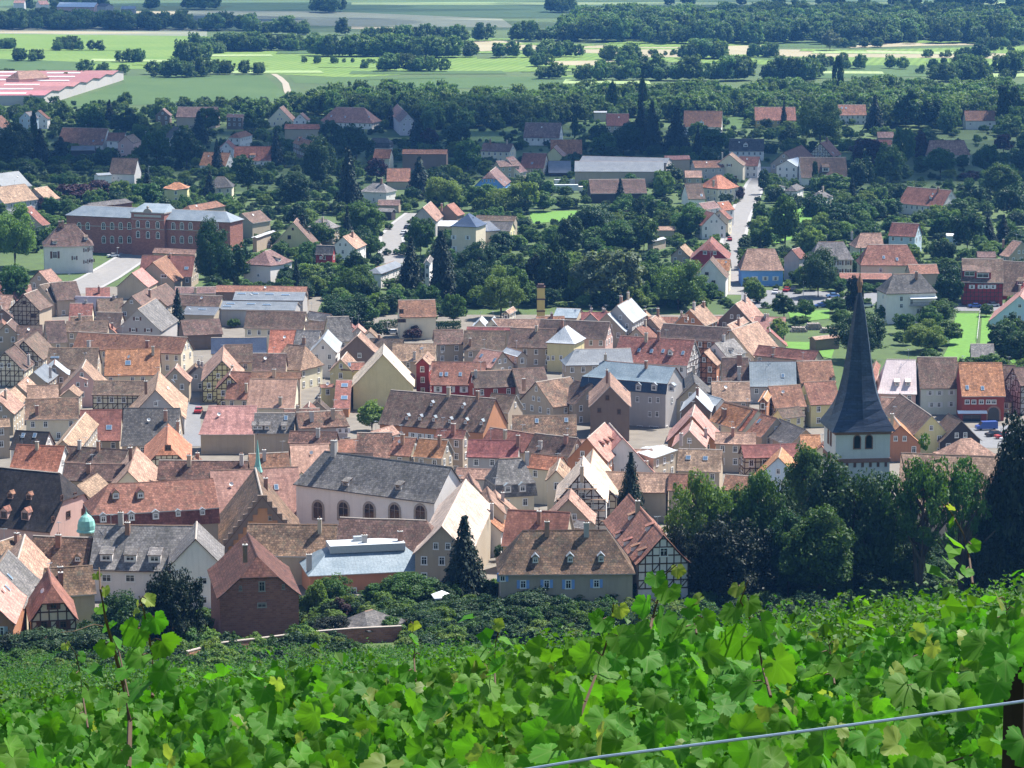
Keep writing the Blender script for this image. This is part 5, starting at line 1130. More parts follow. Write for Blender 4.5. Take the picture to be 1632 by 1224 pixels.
# scaffolding before the open gable
h = SCAF; X = near_end(h); s = -1 if X < 0 else 1
sf = empty('scaffold', h.loc, h.rz); tag(sf, 'steel scaffolding with planks before the open gable', 'scaffold')
for k in range(5):
    y = -h.wy + 2 * h.wy * k / 4
    for dx in (.5, 1.5):
        mb = MB(); mb.tube([(X + s * dx, y, 0), (X + s * dx, y, max(h.zw, h.h - abs(y) * h.tp) + .6)], .05, 5); mb.build('pole', ['zinc'], sf)
for i in range(5):
    zz = 2.0 + 2 * i; hw = h.wy if zz < h.zw else min(h.wy, max(.8, (h.h + .6 - zz) / h.tp))
    mb = MB(); mb.box(min(X + s * .5, X + s * 1.5), max(X + s * .5, X + s * 1.5), -hw, hw, zz, zz + .06); mb.build('plank', ['wood'], sf)
    mb = MB(); mb.bar((X + s * 1.5, -hw, zz + 1), (X + s * 1.5, hw, zz + 1), .06); mb.build('rail', ['zinc'], sf)
# ------------------------------------------------------------------ factory and far buildings
def far_hall():
    p0, p1 = hit(70, 168), hit(197, 127.5)
    t = empty('factory', (p0.x, p0.y, 0)); tag(t, 'big factory with red sawtooth roofs and pale wall at the left field edge', 'factory')
    n = 6; d = (p1 - p0) / n; up = 9.0
    for i in range(n):
        a_, b_ = d * i, d * (i + 1); m_ = (a_ + b_) / 2; L = Vector((-150, -6, 0))
        mb = MB(); z1, z2 = 6.0, 7.6
        for (q1, za), (q2, zb) in (((a_, z1), (m_, z2)), ((m_, z2), (b_, z1))):
            q = [q1 + Vector((.8, 0, za)), q2 + Vector((.8, 0, zb)), q2 + L + Vector((0, 0, zb)), q1 + L + Vector((0, 0, za))]
            mb.quad(*q, 0, [(p.x, p.y) for p in q])
        mb.build('roof', ['roof_rind'], t)
        mb = MB(); mb.poly([a_ + Vector((0, 0, -1)), b_ + Vector((0, 0, -1)), b_ + Vector((0, 0, z1 - .1)), m_ + Vector((0, 0, z2 - .1)), a_ + Vector((0, 0, z1 - .1))])
        if i == 0: mb.quad(a_ + L + Vector((0, 0, -1)), a_ + Vector((0, 0, -1)), a_ + Vector((0, 0, z1 - .1)), a_ + L + Vector((0, 0, z1 - .1)))
        mb.build('wall', ['wall_gr'], t)
        for k in range(4):
            mb = MB(); c1 = a_.lerp(m_, .35 + .2 * (k % 2)); zc_ = GA(z1, z2, .35 + .2 * (k % 2)) + .3; x0 = -12 - 34 * k - 5 * (i % 3)
            f = lambda x, y, z: c1 + Vector((x, y, zc_ + z)); sl = (z2 - z1) / max(1, (m_ - a_).y)
            mb.quad(f(x0 - 22, -2, -2 * sl), f(x0, -2, -2 * sl), f(x0, 2, 2 * sl), f(x0 - 22, 2, 2 * sl)); mb.build('roof_light', ['roof_wmet'], t)
far_hall()
H('M', 110, 455, 238, 446, 150, 508, 13, 38, 'tan', 'pk', 'tan hipped roof behind the red factory', cat='barn', name='barn', t='h', ch=[], wn=0)
for (x1, y1, x2, y2, ex, ey, rc, wc, lb) in ((380, 14, 620, 16, 500, 46, 'wmet', 'pk', 'pale long far hall at the top left'), (240, 4, 300, 3, 270, 30, 'pink', 'wh', 'pink far house at the top left corner'),
        (90, 2, 160, 2, 120, 20, 'pink', 'wh', 'small pink far house left of the pink far house'), (775, 38, 865, 38, 820, 58, 'met', 'gr', 'grey far shed right of the pale far hall'), (640, 22, 700, 24, 670, 42, 'grey', 'gr', 'grey far roof touching the pale far hall')):
    H('M', x1, y1, x2, y2, ex, ey, 13, 24, rc, wc, lb, cat='building', name='far_building', ch=[], wn=0, sag=0)
# ------------------------------------------------------------------ cars
def car_meshes(kind):
    mb = MB(); g = MB(); L, W = (4.1, 1.7) if kind == 'car' else (5.2, 1.95)
    if kind == 'car': pr = [(-2.05, .35), (-2.05, .75), (-1.95, .9), (-1.0, .95), (-.45, 1.42), (.95, 1.42), (1.6, .98), (2.0, .92), (2.05, .7), (2.05, .35)]; cab = (3, 6)
    else: pr = [(-2.6, .4), (-2.6, .9), (-2.45, 1.1), (-1.75, 1.25), (-1.2, 2.1), (2.5, 2.15), (2.6, 1.9), (2.6, .4)]; cab = (3, 4)
    ins = lambda z: W / 2 - (max(0, z - .95) * .28 if kind == 'car' else max(0, z - 1.2) * .1)
    n = len(pr)
    for i in range(n - 1):
        (xa, za), (xb, zb) = pr[i], pr[i + 1]; ga, gb = ins(za), ins(zb)
        gl = (kind == 'car' and i in (3, 5)) or (kind != 'car' and i == 3)
        mb.quad((xa, -ga, za), (xa, ga, za), (xb, gb, zb), (xb, -gb, zb), 1 if gl else 0)
    for s in (-1, 1):
        lo = [(x, z) for x, z in pr if z <= 1.0] if kind == 'car' else pr
        pts = [(x, s * ins(z), z) for x, z in lo]; mb.poly(pts if s < 0 else pts[::-1], 0)
        if kind == 'car':
            pts = [(x, s * ins(z), z) for x, z in (pr[3], pr[4], pr[5], pr[6])]; mb.poly(pts if s < 0 else pts[::-1], 1)
    w_ = MB()
    for a in range(2):
        pass
    w_.lathe([(0, -.1), (.31, -.1), (.31, .1), (0, .1)], 12, 0); w_.lathe([(0, -.104), (.18, -.104)], 8, 1)
    return mb, w_
CARS = {}
def car(tile, x, y, ang, colr, label, kind='car', name='parked_car', cat='car'):
    P = hit(*px(tile, x, y), .6, 385); z = ground(P.x, P.y)
    if ('cp' + str(colr)) not in MATS:
        m, n, b, o = newmat('cp' + str(colr)); b.inputs['Base Color'].default_value = (*colr, 1); b.inputs['Roughness'].default_value = .3; b.inputs['Coat Weight'].default_value = .5
    key = (kind, colr)
    if key not in CARS:
        mb, w_ = car_meshes(kind); CARS[key] = (mb.mesh('body', ['cp' + str(colr), 'glass'])); CARS['w'] = w_.mesh('wheel', ['tyre', 'rim'])
    t = empty(name, (P.x, P.y, z + .1), R(ang)); tag(t, label, cat, 'parked cars')
    link('body', CARS[key], t); k = 1.3 if kind == 'car' else 1.65; wd = .8 if kind == 'car' else .93
    for sx in (-1, 1):
        for sy in (-1, 1):
            o = link('wheel', CARS['w'], t); o.location = (sx * k, sy * wd, .32); o.rotation_euler = (math.pi / 2 if sy < 0 else -math.pi / 2, 0, 0)
W_, S_, B_, RD, DK, LB = (.75, .75, .76), (.5, .52, .54), (.03, .08, .3), (.4, .03, .03), (.02, .022, .028), (.15, .3, .6)
for a in (('B', 868, 520, 5, S_, 'silver car by the bright hedge and purple tree'), ('J', 940, 845, 80, W_, 'white car parked in the lane bend'), ('J', 962, 808, 80, DK, 'dark car behind the white car in the lane'),
          ('K', 1388, 885, 85, RD, 'red car driving down the street'), ('K', 1582, 463, 60, LB, 'light blue car at the top of the street'), ('D', 48, 262, 75, W_, 'white car before the blue shop house'),
          ('D', 118, 248, 70, RD, 'red car beside the blue shop house'), ('D', 165, 246, 70, DK, 'dark car right of the red car'), ('D', 412, 286, 15, LB, 'light blue car in the car park'),
          ('D', 332, 350, 20, B_, 'dark blue car at the garden edge'), ('D', 630, 348, 10, W_, 'white car behind the steeple'), ('D', 1318, 352, 5, B_, 'dark blue car before the dark red front'),
          ('D', 1430, 345, 10, S_, 'silver car before the pale blue house'), ('A', 1265, 1018, 88, RD, 'red car in the old town street'), ('G', 1545, 1056, 15, DK, 'black car by the timber-framed gable house'),
          ('G', 1618, 1045, 10, DK, 'second black car by the timber-framed gable house'), ('D', 1438, 1168, 30, DK, 'dark car in the market square'), ('D', 1500, 1182, 20, RD, 'red car in the market square'),
          ('D', 1535, 1200, 20, W_, 'white car in the market square'), ('I', 1035, 500, 75, DK, 'dark car in the upper left lane'), ('I', 720, 990, 25, W_, 'white car before the brick school')):
    car(*a)
car('D', 1392, 1128, 8, B_, 'blue delivery van before the dark red shop house', 'van', 'delivery_van', 'van')
# truck in the yard of the long hall
P = hit(*px('K', 345, 590), 0, 385); t = empty('truck', P, R(2)); tag(t, 'truck with pale blue-white box in front of the hall', 'truck'); k = FPX / (P - cam.location).length
mb = MB(); L = 38 / k; mb.box(-L / 2, L / 2, -1.25, 1.25, 1.0, 3.6); mb.build('box', ['roof_wmet'], t)
mb = MB(); mb.box(L / 2 + .2, L / 2 + 2, -1.2, 1.2, .6, 2.8); mb.build('cab', ['wall_wh'], t)
for x in (-L / 2 + 1.2, -L / 2 + 2.4, L / 2 + 1):
    for s in (-1, 1): o = link('wheel', CARS['w'], t); o.location = (x, s * 1.1, .5); o.rotation_euler = (s * math.pi / 2 * -1, 0, 0); o.scale = (1.6, 1.6, 1.6)
for i in range(4):
    P = hit(*px('K', 300 + 42 * i, 545), 0, 385); t = empty('container', P, R(3 * i)); tag(t, '%s white container behind the truck counted from the left' % ['first', 'second', 'third', 'fourth'][i], 'container')
    mb = MB(); mb.box(-2, 2, -1.2, 1.2, .15, 2.6); mb.build('box', ['wall_wh'], t)
    mb = MB(); mb.box(-2.1, 2.1, -1.3, 1.3, 2.604, 2.75); mb.build('lid', ['roof_wmet'], t)
# ------------------------------------------------------------------ small garden things
p = hit(704, 972, 0, 385); t = empty('garden_tent', p, .2); tag(t, 'small white canopy tent over the dark hedge', 'tent')
mb = MB(); mb.lathe([(2.0, 2.1), (2.05, 2.3), (0, 3.2)], 4, 0, (0, 0), .785); mb.build('canopy', ['cloth_white'], t)
for x in (-1.3, 1.3):
    for y in (-1.3, 1.3): mb = MB(); mb.box(x - .04, x + .04, y - .04, y + .04, 0, 2.15); mb.build('leg', ['zinc'], t)
p = hit(*px('J', 717, 1185), 0, 385); t = empty('conservatory', p); tag(t, 'white octagonal garden conservatory beside the bungalow', 'conservatory'); k = FPX / (p - cam.location).length; r = 17 / k
mb = MB(); mb.lathe([(r * 1.08, 2.3), (r * .5, 3.3), (0, 3.8)], 8, 0, (0, 0), .39); mb.build('roof', ['roof_wmet'], t)
mb = MB(); mb.lathe([(r * .93, 0), (r * .93, .9)], 8, 0, (0, 0), .39)
for i in range(8): an = .39 + .785 * i; mb.bar((r * math.cos(an), r * math.sin(an), 0), (r * math.cos(an), r * math.sin(an), 2.3), .16)
mb.build('frame', ['frame_white'], t)
mb = MB(); mb.lathe([(r * .94, .904), (r * .94, 2.28)], 8, 0, (0, 0), .39); mb.build('glazing', ['skylight'], t)
# brick garden wall above the vineyard
pts = [hit(u, v, 0, 385) for u, v in ((295, 1066), (350, 1050), (430, 1040), (490, 1032), (560, 1026), (640, 1022))]
mb = MB(); cp = MB()
for a_, b_ in zip(pts, pts[1:]):
    za, zb = ground(a_.x, a_.y), ground(b_.x, b_.y); n_ = Vector((-(b_ - a_).y, (b_ - a_).x, 0)).normalized() * .2
    for s in (-1, 1):
        q = [Vector((p.x, p.y, z)) + n_ * s for p, z in ((a_, za - 1), (b_, zb - 1), (b_, zb + 2.3), (a_, za + 2.3))]
        mb.quad(*q, 0, [(p.x * 1.0, p.z) for p in q])
    q = [Vector((p.x, p.y, z)) + n_ * s * 1.4 for p, z, s in ((a_, za + 2.3, -1), (b_, zb + 2.3, -1), (b_, zb + 2.3, 1), (a_, za + 2.3, 1))]
    cp.quad(*q); cp.quad(*[p + Vector((0, 0, .12)) for p in q]); cp.quad(q[0], q[1], q[1] + Vector((0, 0, .12)), q[0] + Vector((0, 0, .12)))
gw = empty('garden_wall', pts[2]); tag(gw, 'low red brick garden wall at the foot of the vineyard', 'wall')
for o in (mb.build('wall', ['wall_bk'], gw), cp.build('coping', ['stone'], gw)): o.location = -pts[2]
# lilac yard wall left
p0, p1 = hit(*px('A', 480, 412), 0, 385), hit(*px('A', 745, 408), 0, 385)
mb = MB(); mb.quad(Vector(p0) + Vector((0, 0, -2)), Vector(p1) + Vector((0, 0, -2)), Vector(p1) + Vector((0, 0, 5.5)), Vector(p0) + Vector((0, 0, 6)))
mb.quad(Vector(p1) + Vector((0, .4, 5.5)), Vector(p0) + Vector((0, .4, 6)), Vector(p0) + Vector((0, 0, 6)), Vector(p1) + Vector((0, 0, 5.5))); yw = empty('yard_wall', p0); tag(yw, 'high lilac-grey yard wall left of the pale grey gable', 'wall')
o = mb.build('wall', ['wall_lil'], yw); o.location = -p0
# wood stacks and ruined sheds in the garden
for i, (x, y, w_, hh, lb) in enumerate(((200, 515, 5, 1.6, 'leftmost log stack in the sunny garden'), (300, 500, 6, 2.0, 'highest log stack behind the garden hovel'), (390, 520, 5, 1.8, 'log stack on the right of the garden hovel'))):
    p = hit(*px('D', x, y), 0, 385); t = empty('log_stack', p, random.uniform(-.2, .2)); tag(t, lb, 'log stack', 'log stacks in the garden')
    nn = int(w_ / .55)
    for r_ in range(int(hh / .5)):
        for k in range(nn - r_):
            key = 'log'
            if key not in WCACHE: mb = MB(); mb.tube([(0, -1.2, 0), (0, 1.2, 0)], .27, 7); WCACHE[key] = mb.mesh('log', ['stone'])
            o = link('log', WCACHE[key], t); o.location = (-w_ / 2 + .55 * (k + .5 * r_) + random.uniform(-.05, .05), random.uniform(-.3, .3), .25 + r_ * .47); o.rotation_euler = (0, random.uniform(0, 3), random.uniform(-.1, .1))
H('D', 280, 545, 440, 530, 380, 562, 4, 24, 'tan', 'br', 'tumbledown garden hovel with pale boards in the sunny garden', cat='hovel', name='hovel', ch=[], wn=0, sag=.3, short='garden hovel')
# garden fence on the lawn
p0, p1 = hit(1562, 500), hit(1557, 545); fn = empty('garden_fence', p0); tag(fn, 'thin pale fence dividing the bright lawn', 'fence')
for k in range(13):
    p = p0.lerp(p1, k / 12) - p0; mb = MB(); mb.box(p.x - .06, p.x + .06, p.y - .06, p.y + .06, 0, 1.3); mb.build('post', ['concrete'], fn)
mb = MB()
for zz in (.5, 1.15): mb.bar(Vector((0, 0, zz)), p1 - p0 + Vector((0, 0, zz)), .07)
mb.build('rail', ['frame_white'], fn)
# street lamps
for (tl, x, y, hp, lb) in (('D', 224, 300, 26, 'street lamp beside the dark round tree at the car park'), ('I', 928, 300, 25, 'street lamp among the upper left trees'), ('I', 950, 520, 24, 'street lamp near the orange pyramid roof'),
                           ('I', 748, 1000, 15, 'twin street lamp before the brick school'), ('K', 1525, 800, 14, 'street lamp along the street on the right'), ('B', 838, 515, 15, 'street lamp beside the silver car')):
    p = hit(*px(tl, x, y), 0, 385); k = FPX / (p - cam.location).length; hh = hp / k; t = empty('street_lamp', p); tag(t, lb, 'street lamp', 'street lamps')
    mb = MB(); mb.tube([(0, 0, -.3), (0, 0, hh * .6), (0, 0, hh)], [.12, .09, .06], 6); mb.build('pole', ['zinc'], t)
    mb = MB(); mb.box(-.1, .7, -.14, .14, hh, hh + .16); mb.build('lamp_head', ['wall_wh'], t)

# ------------------------------------------------------------------ small houses that fill the gaps of the old town
TOWN = [(0, 440), (120, 480), (330, 470), (520, 505), (620, 530), (760, 522), (860, 508), (1000, 490), (1060, 505), (1230, 505), (1250, 570), (1320, 610), (1318, 700), (1290, 762), (1060, 780), (1000, 800), (1000, 890), (800, 860), (700, 900), (480, 900), (300, 890), (150, 900), (0, 930)]
HOLES = [(288, 322, 600, 725), (1000, 1062, 665, 715), (555, 625, 630, 695), (590, 740, 480, 535), (100, 230, 395, 470), (640, 700, 950, 980)]
def inside(u, v, P):
    c = False; j = len(P) - 1
    for i in range(len(P)):
        if (P[i][1] > v) != (P[j][1] > v) and u < (P[j][0] - P[i][0]) * (v - P[i][1]) / (P[j][1] - P[i][1]) + P[i][0]: c = not c
        j = i
    return c
rf_ = random.Random(12); INF = []
for rnd in range(3):
    bv = BVHTree.FromPolygons(OCC_V, OCC_F); new = []
    for v in range(450, 900, 7):
        for u in range(4, 1320, 9):
            if not inside(u, v, TOWN) or any(a <= u <= b and c_ <= v <= d_ for a, b, c_, d_ in HOLES): continue
            d = ray(u, v).normalized()
            if bv.ray_cast(Vector((0, 0, CAMZ)) + d * 300, d, 900)[0] is not None: continue
            if any(abs(u - a) < 26 and abs(v - b) < 16 for a, b in new): continue
            new.append((u, v))
    for u, v in new:
        k = (v + 185) / CAMZ; l = rf_.uniform(3.2, 5) * k; dr = rf_.uniform(3.5, 6) * k; hr = rf_.uniform(6.4, 6.95); rc = rf_.choice(['brn', 'brn', 'ter', 'tan', 'mot', 'ter', 'dbr', 'ter', 'red', 'pink'])
        if rf_.random() < .55: h = H('T', u - l, v - 2, u + l, v - 2 + rf_.uniform(-1.5, 1.5), u, v + dr, hr, 40, rc, rf_.choice(['be', 'cr', 'gr', 'wh', 'br']), 'low roof', ch=None, wn=1, side=-1)
        else: h = H('T', u + rf_.uniform(-2, 2), v + 1, u + rf_.uniform(-3, 5), v - 5, u + l * 1.1, v + dr, hr, 42, rc, rf_.choice(['be', 'cr', 'gr', 'wh', 'br']), 'low roof', ch=None, wn=1)
        INF.append((h, u, v, rc))
LMI = [h for h in HOUSES if h.short]; grp = {}
WORDS = dict(brn='brown', ter='terracotta', tan='tan', mot='mottled', dbr='dark brown', grey='grey', red='dark red', pink='pink')
for h, u, v, rc in INF:
    best = min(LMI, key=lambda q: math.hypot(u - (q.bb[0] + q.bb[2]) / 2, 1.6 * (v - (q.bb[1] + q.bb[3]) / 2))); cx = (best.bb[0] + best.bb[2]) / 2
    rel = ('behind' if best.loc.y < h.loc.y - 6 else 'before' if best.loc.y > h.loc.y + 6 else 'beside') if abs(u - cx) < 25 else 'left of' if u < cx else 'right of'
    grp.setdefault((WORDS[rc], rel, best.short), []).append((u, h))
for (w_, rel, sh), L in grp.items():
    L.sort(key=lambda q: q[0])
    for i, (u, h) in enumerate(L): h.root['label'] = ('low %s roof squeezed in %s the %s' % (w_, rel, sh)) if len(L) == 1 else '%s low %s roof %s the %s' % (['first', 'second', 'third', 'fourth', 'fifth', 'sixth', 'seventh', 'eighth'][min(i, 7)], w_, rel, sh)
# ------------------------------------------------------------------ fields
def fieldmat(name, c1, c2, stripe=0.0, ang=0.0, sc=.5):
    m, n, b, o = newmat(name)
    tc = N(n, 'ShaderNodeTexCoord').outputs['Object']
    col = mixc(n, ramp(n, noise(n, tc, .02, 5, .6), [(.35, (0, 0, 0)), (.65, (1, 1, 1))]), c1, c2)
    col = mixc(n, math_(n, 'MULTIPLY', noise(n, tc, .25, 4, .7), .6), col, scl(c1, .7))
    if stripe:
        mp = N(n, 'ShaderNodeMapping'); mp.inputs['Rotation'].default_value = (0, 0, ang); n.links.new(tc, mp.inputs[0])
        wv = N(n, 'ShaderNodeTexWave'); wv.inputs['Scale'].default_value = sc; wv.inputs['Distortion'].default_value = 1.2; n.links.new(mp.outputs[0], wv.inputs['Vector'])
        col = mixc(n, math_(n, 'MULTIPLY', wv.outputs[1], stripe), col, scl(c1, .45))
    n.links.new(col, b.inputs['Base Color']); b.inputs['Roughness'].default_value = .95
fieldmat('field_bright', (.125, .215, .035), (.185, .265, .055), .45, .2, .05); fieldmat('field_green', (.06, .115, .03), (.09, .15, .042), .5, 1.2, .06)
fieldmat('field_tan', (.29, .255, .155), (.36, .31, .20)); fieldmat('field_pale', (.24, .33, .12), (.33, .38, .18), .2, .1, .06); fieldmat('field_grey', (.17, .19, .13), (.22, .23, .15))
fieldmat('field_dull', (.07, .13, .055), (.10, .16, .06), .3, .5, .1)
NF = 0
def field(pts, mat):
    global NF
    NF += 1; return patchpoly('field', pts, mat, .05 + .006 * NF)
field([(-60, 2), (1700, 0), (1700, 8), (-60, 10)], 'field_dull'); field([(560, 4), (1700, 3), (1700, 7), (560, 8)], 'field_pale')
field([(380, 8), (1000, 8), (900, 28), (320, 24)], 'field_dull'); field([(270, 17), (520, 18), (800, 30), (820, 44), (400, 40), (180, 24)], 'field_grey')
field([(170, 18), (300, 18), (300, 25), (175, 24)], 'field_tan'); field([(560, 42), (660, 44), (660, 49), (560, 46)], 'field_tan')
field([(-80, 39), (330, 46), (330, 58), (-80, 53)], 'field_grey'); field([(-80, 47), (120, 50), (300, 53), (120, 54), (-80, 52)], 'field_tan')
field([(-80, 53), (330, 58), (400, 80), (600, 88), (760, 90), (760, 112), (560, 124), (430, 118), (250, 110), (-80, 112)], 'field_bright')
field([(-80, 68), (150, 70), (330, 80), (430, 92), (300, 96), (60, 92), (-80, 90)], 'field_green' if 0 else 'field_bright')
field([(180, 122), (420, 118), (455, 150), (450, 162), (380, 160), (300, 165), (70, 172), (200, 132)], 'field_green')
field([(0, 94), (160, 100), (120, 112), (-60, 116)], 'field_green')
field([(390, 82), (520, 88), (700, 93), (900, 96), (900, 112), (700, 118), (480, 112), (400, 98)], 'field_bright')
field([(460, 122), (700, 124), (960, 122), (980, 136), (700, 142), (470, 132)], 'field_green')
field([(740, 64), (820, 66), (880, 78), (760, 82)], 'field_tan'); field([(830, 86), (930, 80), (990, 94), (1000, 106), (820, 112), (760, 100)], 'field_bright')
field([(870, 98), (985, 96), (1000, 105), (880, 104)], 'field_tan'); field([(900, 80), (940, 73), (1110, 70), (1220, 72), (1220, 86), (1080, 90), (920, 84)], 'field_tan')
field([(960, 69), (1230, 66), (1240, 72), (980, 76)], 'field_bright'); field([(1020, 90), (1240, 86), (1700, 96), (1700, 106), (1240, 104), (1030, 98)], 'field_bright')
field([(1220, 67), (1330, 66), (1375, 72), (1350, 76), (1224, 75)], 'field_green'); field([(1350, 77), (1380, 69), (1700, 66), (1700, 70), (1480, 73)], 'field_tan')
field([(1360, 80), (1700, 72), (1700, 86), (1360, 86)], 'field_bright'); field([(1224, 79), (1360, 80), (1700, 88), (1700, 95), (1224, 90)], 'field_tan')
field([(1270, 105), (1460, 104), (1480, 122), (1280, 126)], 'field_green'); field([(830, 130), (960, 126), (980, 140), (830, 150)], 'field_green')
field([(580, 214), (690, 213), (840, 200), (845, 226), (770, 236), (690, 222)], 'field_green'); field([(816, 200), (840, 200), (838, 232), (812, 234)], 'field_green')
field([(920, 193), (1000, 193), (970, 222), (925, 222)], 'field_green'); field([(1150, 187), (1200, 187), (1190, 206), (1155, 206)], 'field_green')
rq = random.Random(4)
for i in range(42):     # many narrow strips of vines and crops
    u, v = rq.uniform(-60, 1640), rq.uniform(56, 128)
    if u < 260 and v > 105: continue
    w_, hh = rq.uniform(60, 240), rq.uniform(1.6, 4.5) * (.6 + v / 130); sk_ = rq.uniform(-3, 3)
    field([(u, v), (u + w_, v + sk_), (u + w_ * 1.03, v + sk_ + hh), (u - 5, v + hh)], rq.choice(['field_bright', 'field_green', 'field_bright', 'field_pale', 'field_bright', 'field_tan' if u > 850 and v < 100 else 'field_pale']))
# ------------------------------------------------------------------ foliage materials
FK = .88
def leafmat(name, c1, c2, trans=.3, tc_=(1.3, 1.25, .5), rough=.6, jit=.35, sc=.35):
    c1, c2 = scl(c1, FK), scl(c2, FK)
    m, n, b, o = newmat(name)
    ge = N(n, 'ShaderNodeNewGeometry'); tc = N(n, 'ShaderNodeTexCoord').outputs['Object']
    col = mixc(n, noise(n, ge.outputs['Position'], sc, 3, .6), c1, c2)
    col = mixc(n, ge.outputs['Random Per Island'], scl(c1, .8), col)
    col = jitter(n, col, jit, .03)
    n.links.new(col, b.inputs['Base Color']); b.inputs['Roughness'].default_value = rough
    tr = N(n, 'ShaderNodeBsdfTranslucent'); t2 = mixc(n, 1.0, col, tc_, 'MULTIPLY'); n.links.new(t2, tr.inputs[0])
    mx = N(n, 'ShaderNodeMixShader'); mx.inputs[0].default_value = trans
    n.links.new(b.outputs[0], mx.inputs[1]); n.links.new(tr.outputs[0], mx.inputs[2]); n.links.new(mx.outputs[0], o.inputs[0])
leafmat('leaf_b', (.055, .13, .027), (.095, .185, .042), .38); leafmat('leaf_d', (.028, .074, .026), (.052, .108, .036), .28); leafmat('leaf_l', (.14, .235, .055), (.19, .29, .075), .4)
leafmat('leaf_w', (.145, .205, .115), (.19, .25, .14), .35); leafmat('leaf_c', (.013, .030, .017), (.025, .048, .026), .1); leafmat('leaf_r', (.042, .016, .024), (.065, .025, .032), .2)
leafmat('leaf_y', (.010, .022, .010), (.018, .034, .013), .1); leafmat('leaf_f', (.08, .165, .055), (.19, .28, .10), .4, jit=.7)
leafmat('vine_far', (.05, .145, .018), (.09, .215, .028), .4, (1.4, 1.5, .4), sc=.5)
leafmat('hedge', (.035, .085, .016), (.055, .12, .022), .2)
plain('bark', (.07, .055, .045), .95, 0, .4, 4)
# ------------------------------------------------------------------ crowns
def cards(C, Nn, size, rng, bend=.25):
    """leaf clumps: bent quads at C with normals Nn"""
    n = len(C); t = rng.normal(size=(n, 3)); t -= (t * Nn).sum(1)[:, None] * Nn; t /= np.linalg.norm(t, axis=1)[:, None] + 1e-9
    b = np.cross(Nn, t); s = size * rng.uniform(.6, 1.25, n)[:, None]; a = rng.uniform(.55, 1.0, n)[:, None]
    p0 = C - t * s * .5; p1 = C + b * s * .42 * a + Nn * s * bend * .5; p2 = C + t * s * .55; p3 = C - b * s * .42 * a + Nn * s * bend * .5
    v = np.stack([p0, p1, p2, p3], 1).reshape(-1, 3); return v
def quads_mesh(name, v, mat):
    n = len(v) // 4; me = bpy.data.meshes.new(name); me.vertices.add(n * 4); me.vertices.foreach_set('co', v.astype(np.float32).ravel())
    me.loops.add(n * 4); me.loops.foreach_set('vertex_index', np.arange(n * 4, dtype=np.int32)); me.polygons.add(n)
    me.polygons.foreach_set('loop_start', np.arange(0, n * 4, 4, dtype=np.int32)); me.materials.append(MATS[mat]); me.update(calc_edges=True); return me
def unit(v): return v / (np.linalg.norm(v, axis=-1)[..., None] + 1e-9)
def broad(seed, ncl, per, size, mat, sparse=False, lumpy=.3, col=False):
    rng = np.random.default_rng(seed); d = unit(rng.normal(size=(ncl, 3))); d[:, 2] = d[:, 2] * .9 + .08; d = unit(d)
    rad = rng.uniform(.62, .92, ncl); lob = 1 + lumpy * np.sin(d[:, 0] * 3 + seed) * np.cos(d[:, 1] * 3.3 + seed * 2)
    c = d * (rad * lob)[:, None]
    if sparse: c *= rng.uniform(.5, 1.15, ncl)[:, None]
    rc = rng.uniform(.16, .30, ncl) * (.75 if sparse else 1)
    k = np.repeat(np.arange(ncl), per); e = unit(rng.normal(size=(len(k), 3))); e[:, 2] = e[:, 2] * .8 + .15
    P = c[k] + e * (rc[k] * rng.uniform(.6, 1.05, len(k)))[:, None]
    nn = unit(e * .8 + rng.normal(size=e.shape) * .55 + np.array([0, 0, .35]))
    v = cards(P, nn, size, rng); v[:, 2] = (v[:, 2] + 1) / 2
    rm = np.percentile(np.hypot(v[:, 0], v[:, 1]), 99); v[:, :2] /= rm; z0, z1 = np.percentile(v[:, 2], .5), np.percentile(v[:, 2], 99.7); v[:, 2] = (v[:, 2] - z0) / (z1 - z0)
    if not col:   # flatter underside
        v[:, 2] = np.where(v[:, 2] < .28, .28 - (.28 - v[:, 2]) * .45, v[:, 2])
    return quads_mesh('crown', v, mat)
def conifer(seed, mat, size=.085, lev=20, per=8, spread=1.0, power=.85):
    rng = np.random.default_rng(seed); P = []; Nn = []
    for i in range(lev):
        z = (i + .3) / lev; r = (1 - z) ** power * spread
        nb = max(4, int(per * (1.2 - z * .5)))
        for k in range(nb):
            an = 6.283 * (k / nb) + i * 1.7 + rng.uniform(-.3, .3); L = r * rng.uniform(.75, 1.12); m_ = max(3, int(L * 16))
            for q in range(m_):
                f = (q + .6) / m_; x = L * f
                for _ in range(2):
                    P.append((x * math.cos(an) + rng.normal() * .035, x * math.sin(an) + rng.normal() * .035, z - .10 * f * f * r + .03 * (1 - f) + rng.normal() * .008)); Nn.append((math.cos(an) * .35 + rng.normal() * .35, math.sin(an) * .35 + rng.normal() * .35, 1))
    P, Nn = np.array(P), unit(np.array(Nn)); v = cards(P, Nn, size, rng, -.2); v[:, 2] = np.clip(v[:, 2], 0, 1.02); return quads_mesh('crown', v, mat)
CR = {}
for t_, mt in (('b', 'leaf_b'), ('d', 'leaf_d'), ('l', 'leaf_l'), ('r', 'leaf_r'), ('y', 'leaf_y'), ('w', 'leaf_w')):
    CR[t_] = [broad(11 * i + ord(t_), 85, 62, .165, mt) for i in range(3 if t_ in 'bdl' else 2)]
    if t_ in 'bdly': CR[t_ + '+'] = [broad(7 * i + ord(t_), 160, 105, .09, mt, False, .45) for i in range(2)]
CR['s'] = [broad(91 + i, 85, 90, .075, 'leaf_b', True) for i in range(2)]
CR['c'] = [conifer(5, 'leaf_c', .15, 20, 10), conifer(6, 'leaf_c', .15, 20, 10)]; CR['c+'] = [conifer(8, 'leaf_c', .105, 32, 15)]
CR['p'] = [broad(301 + i, 80, 55, .17, 'leaf_d', False, .1, True) for i in range(2)]
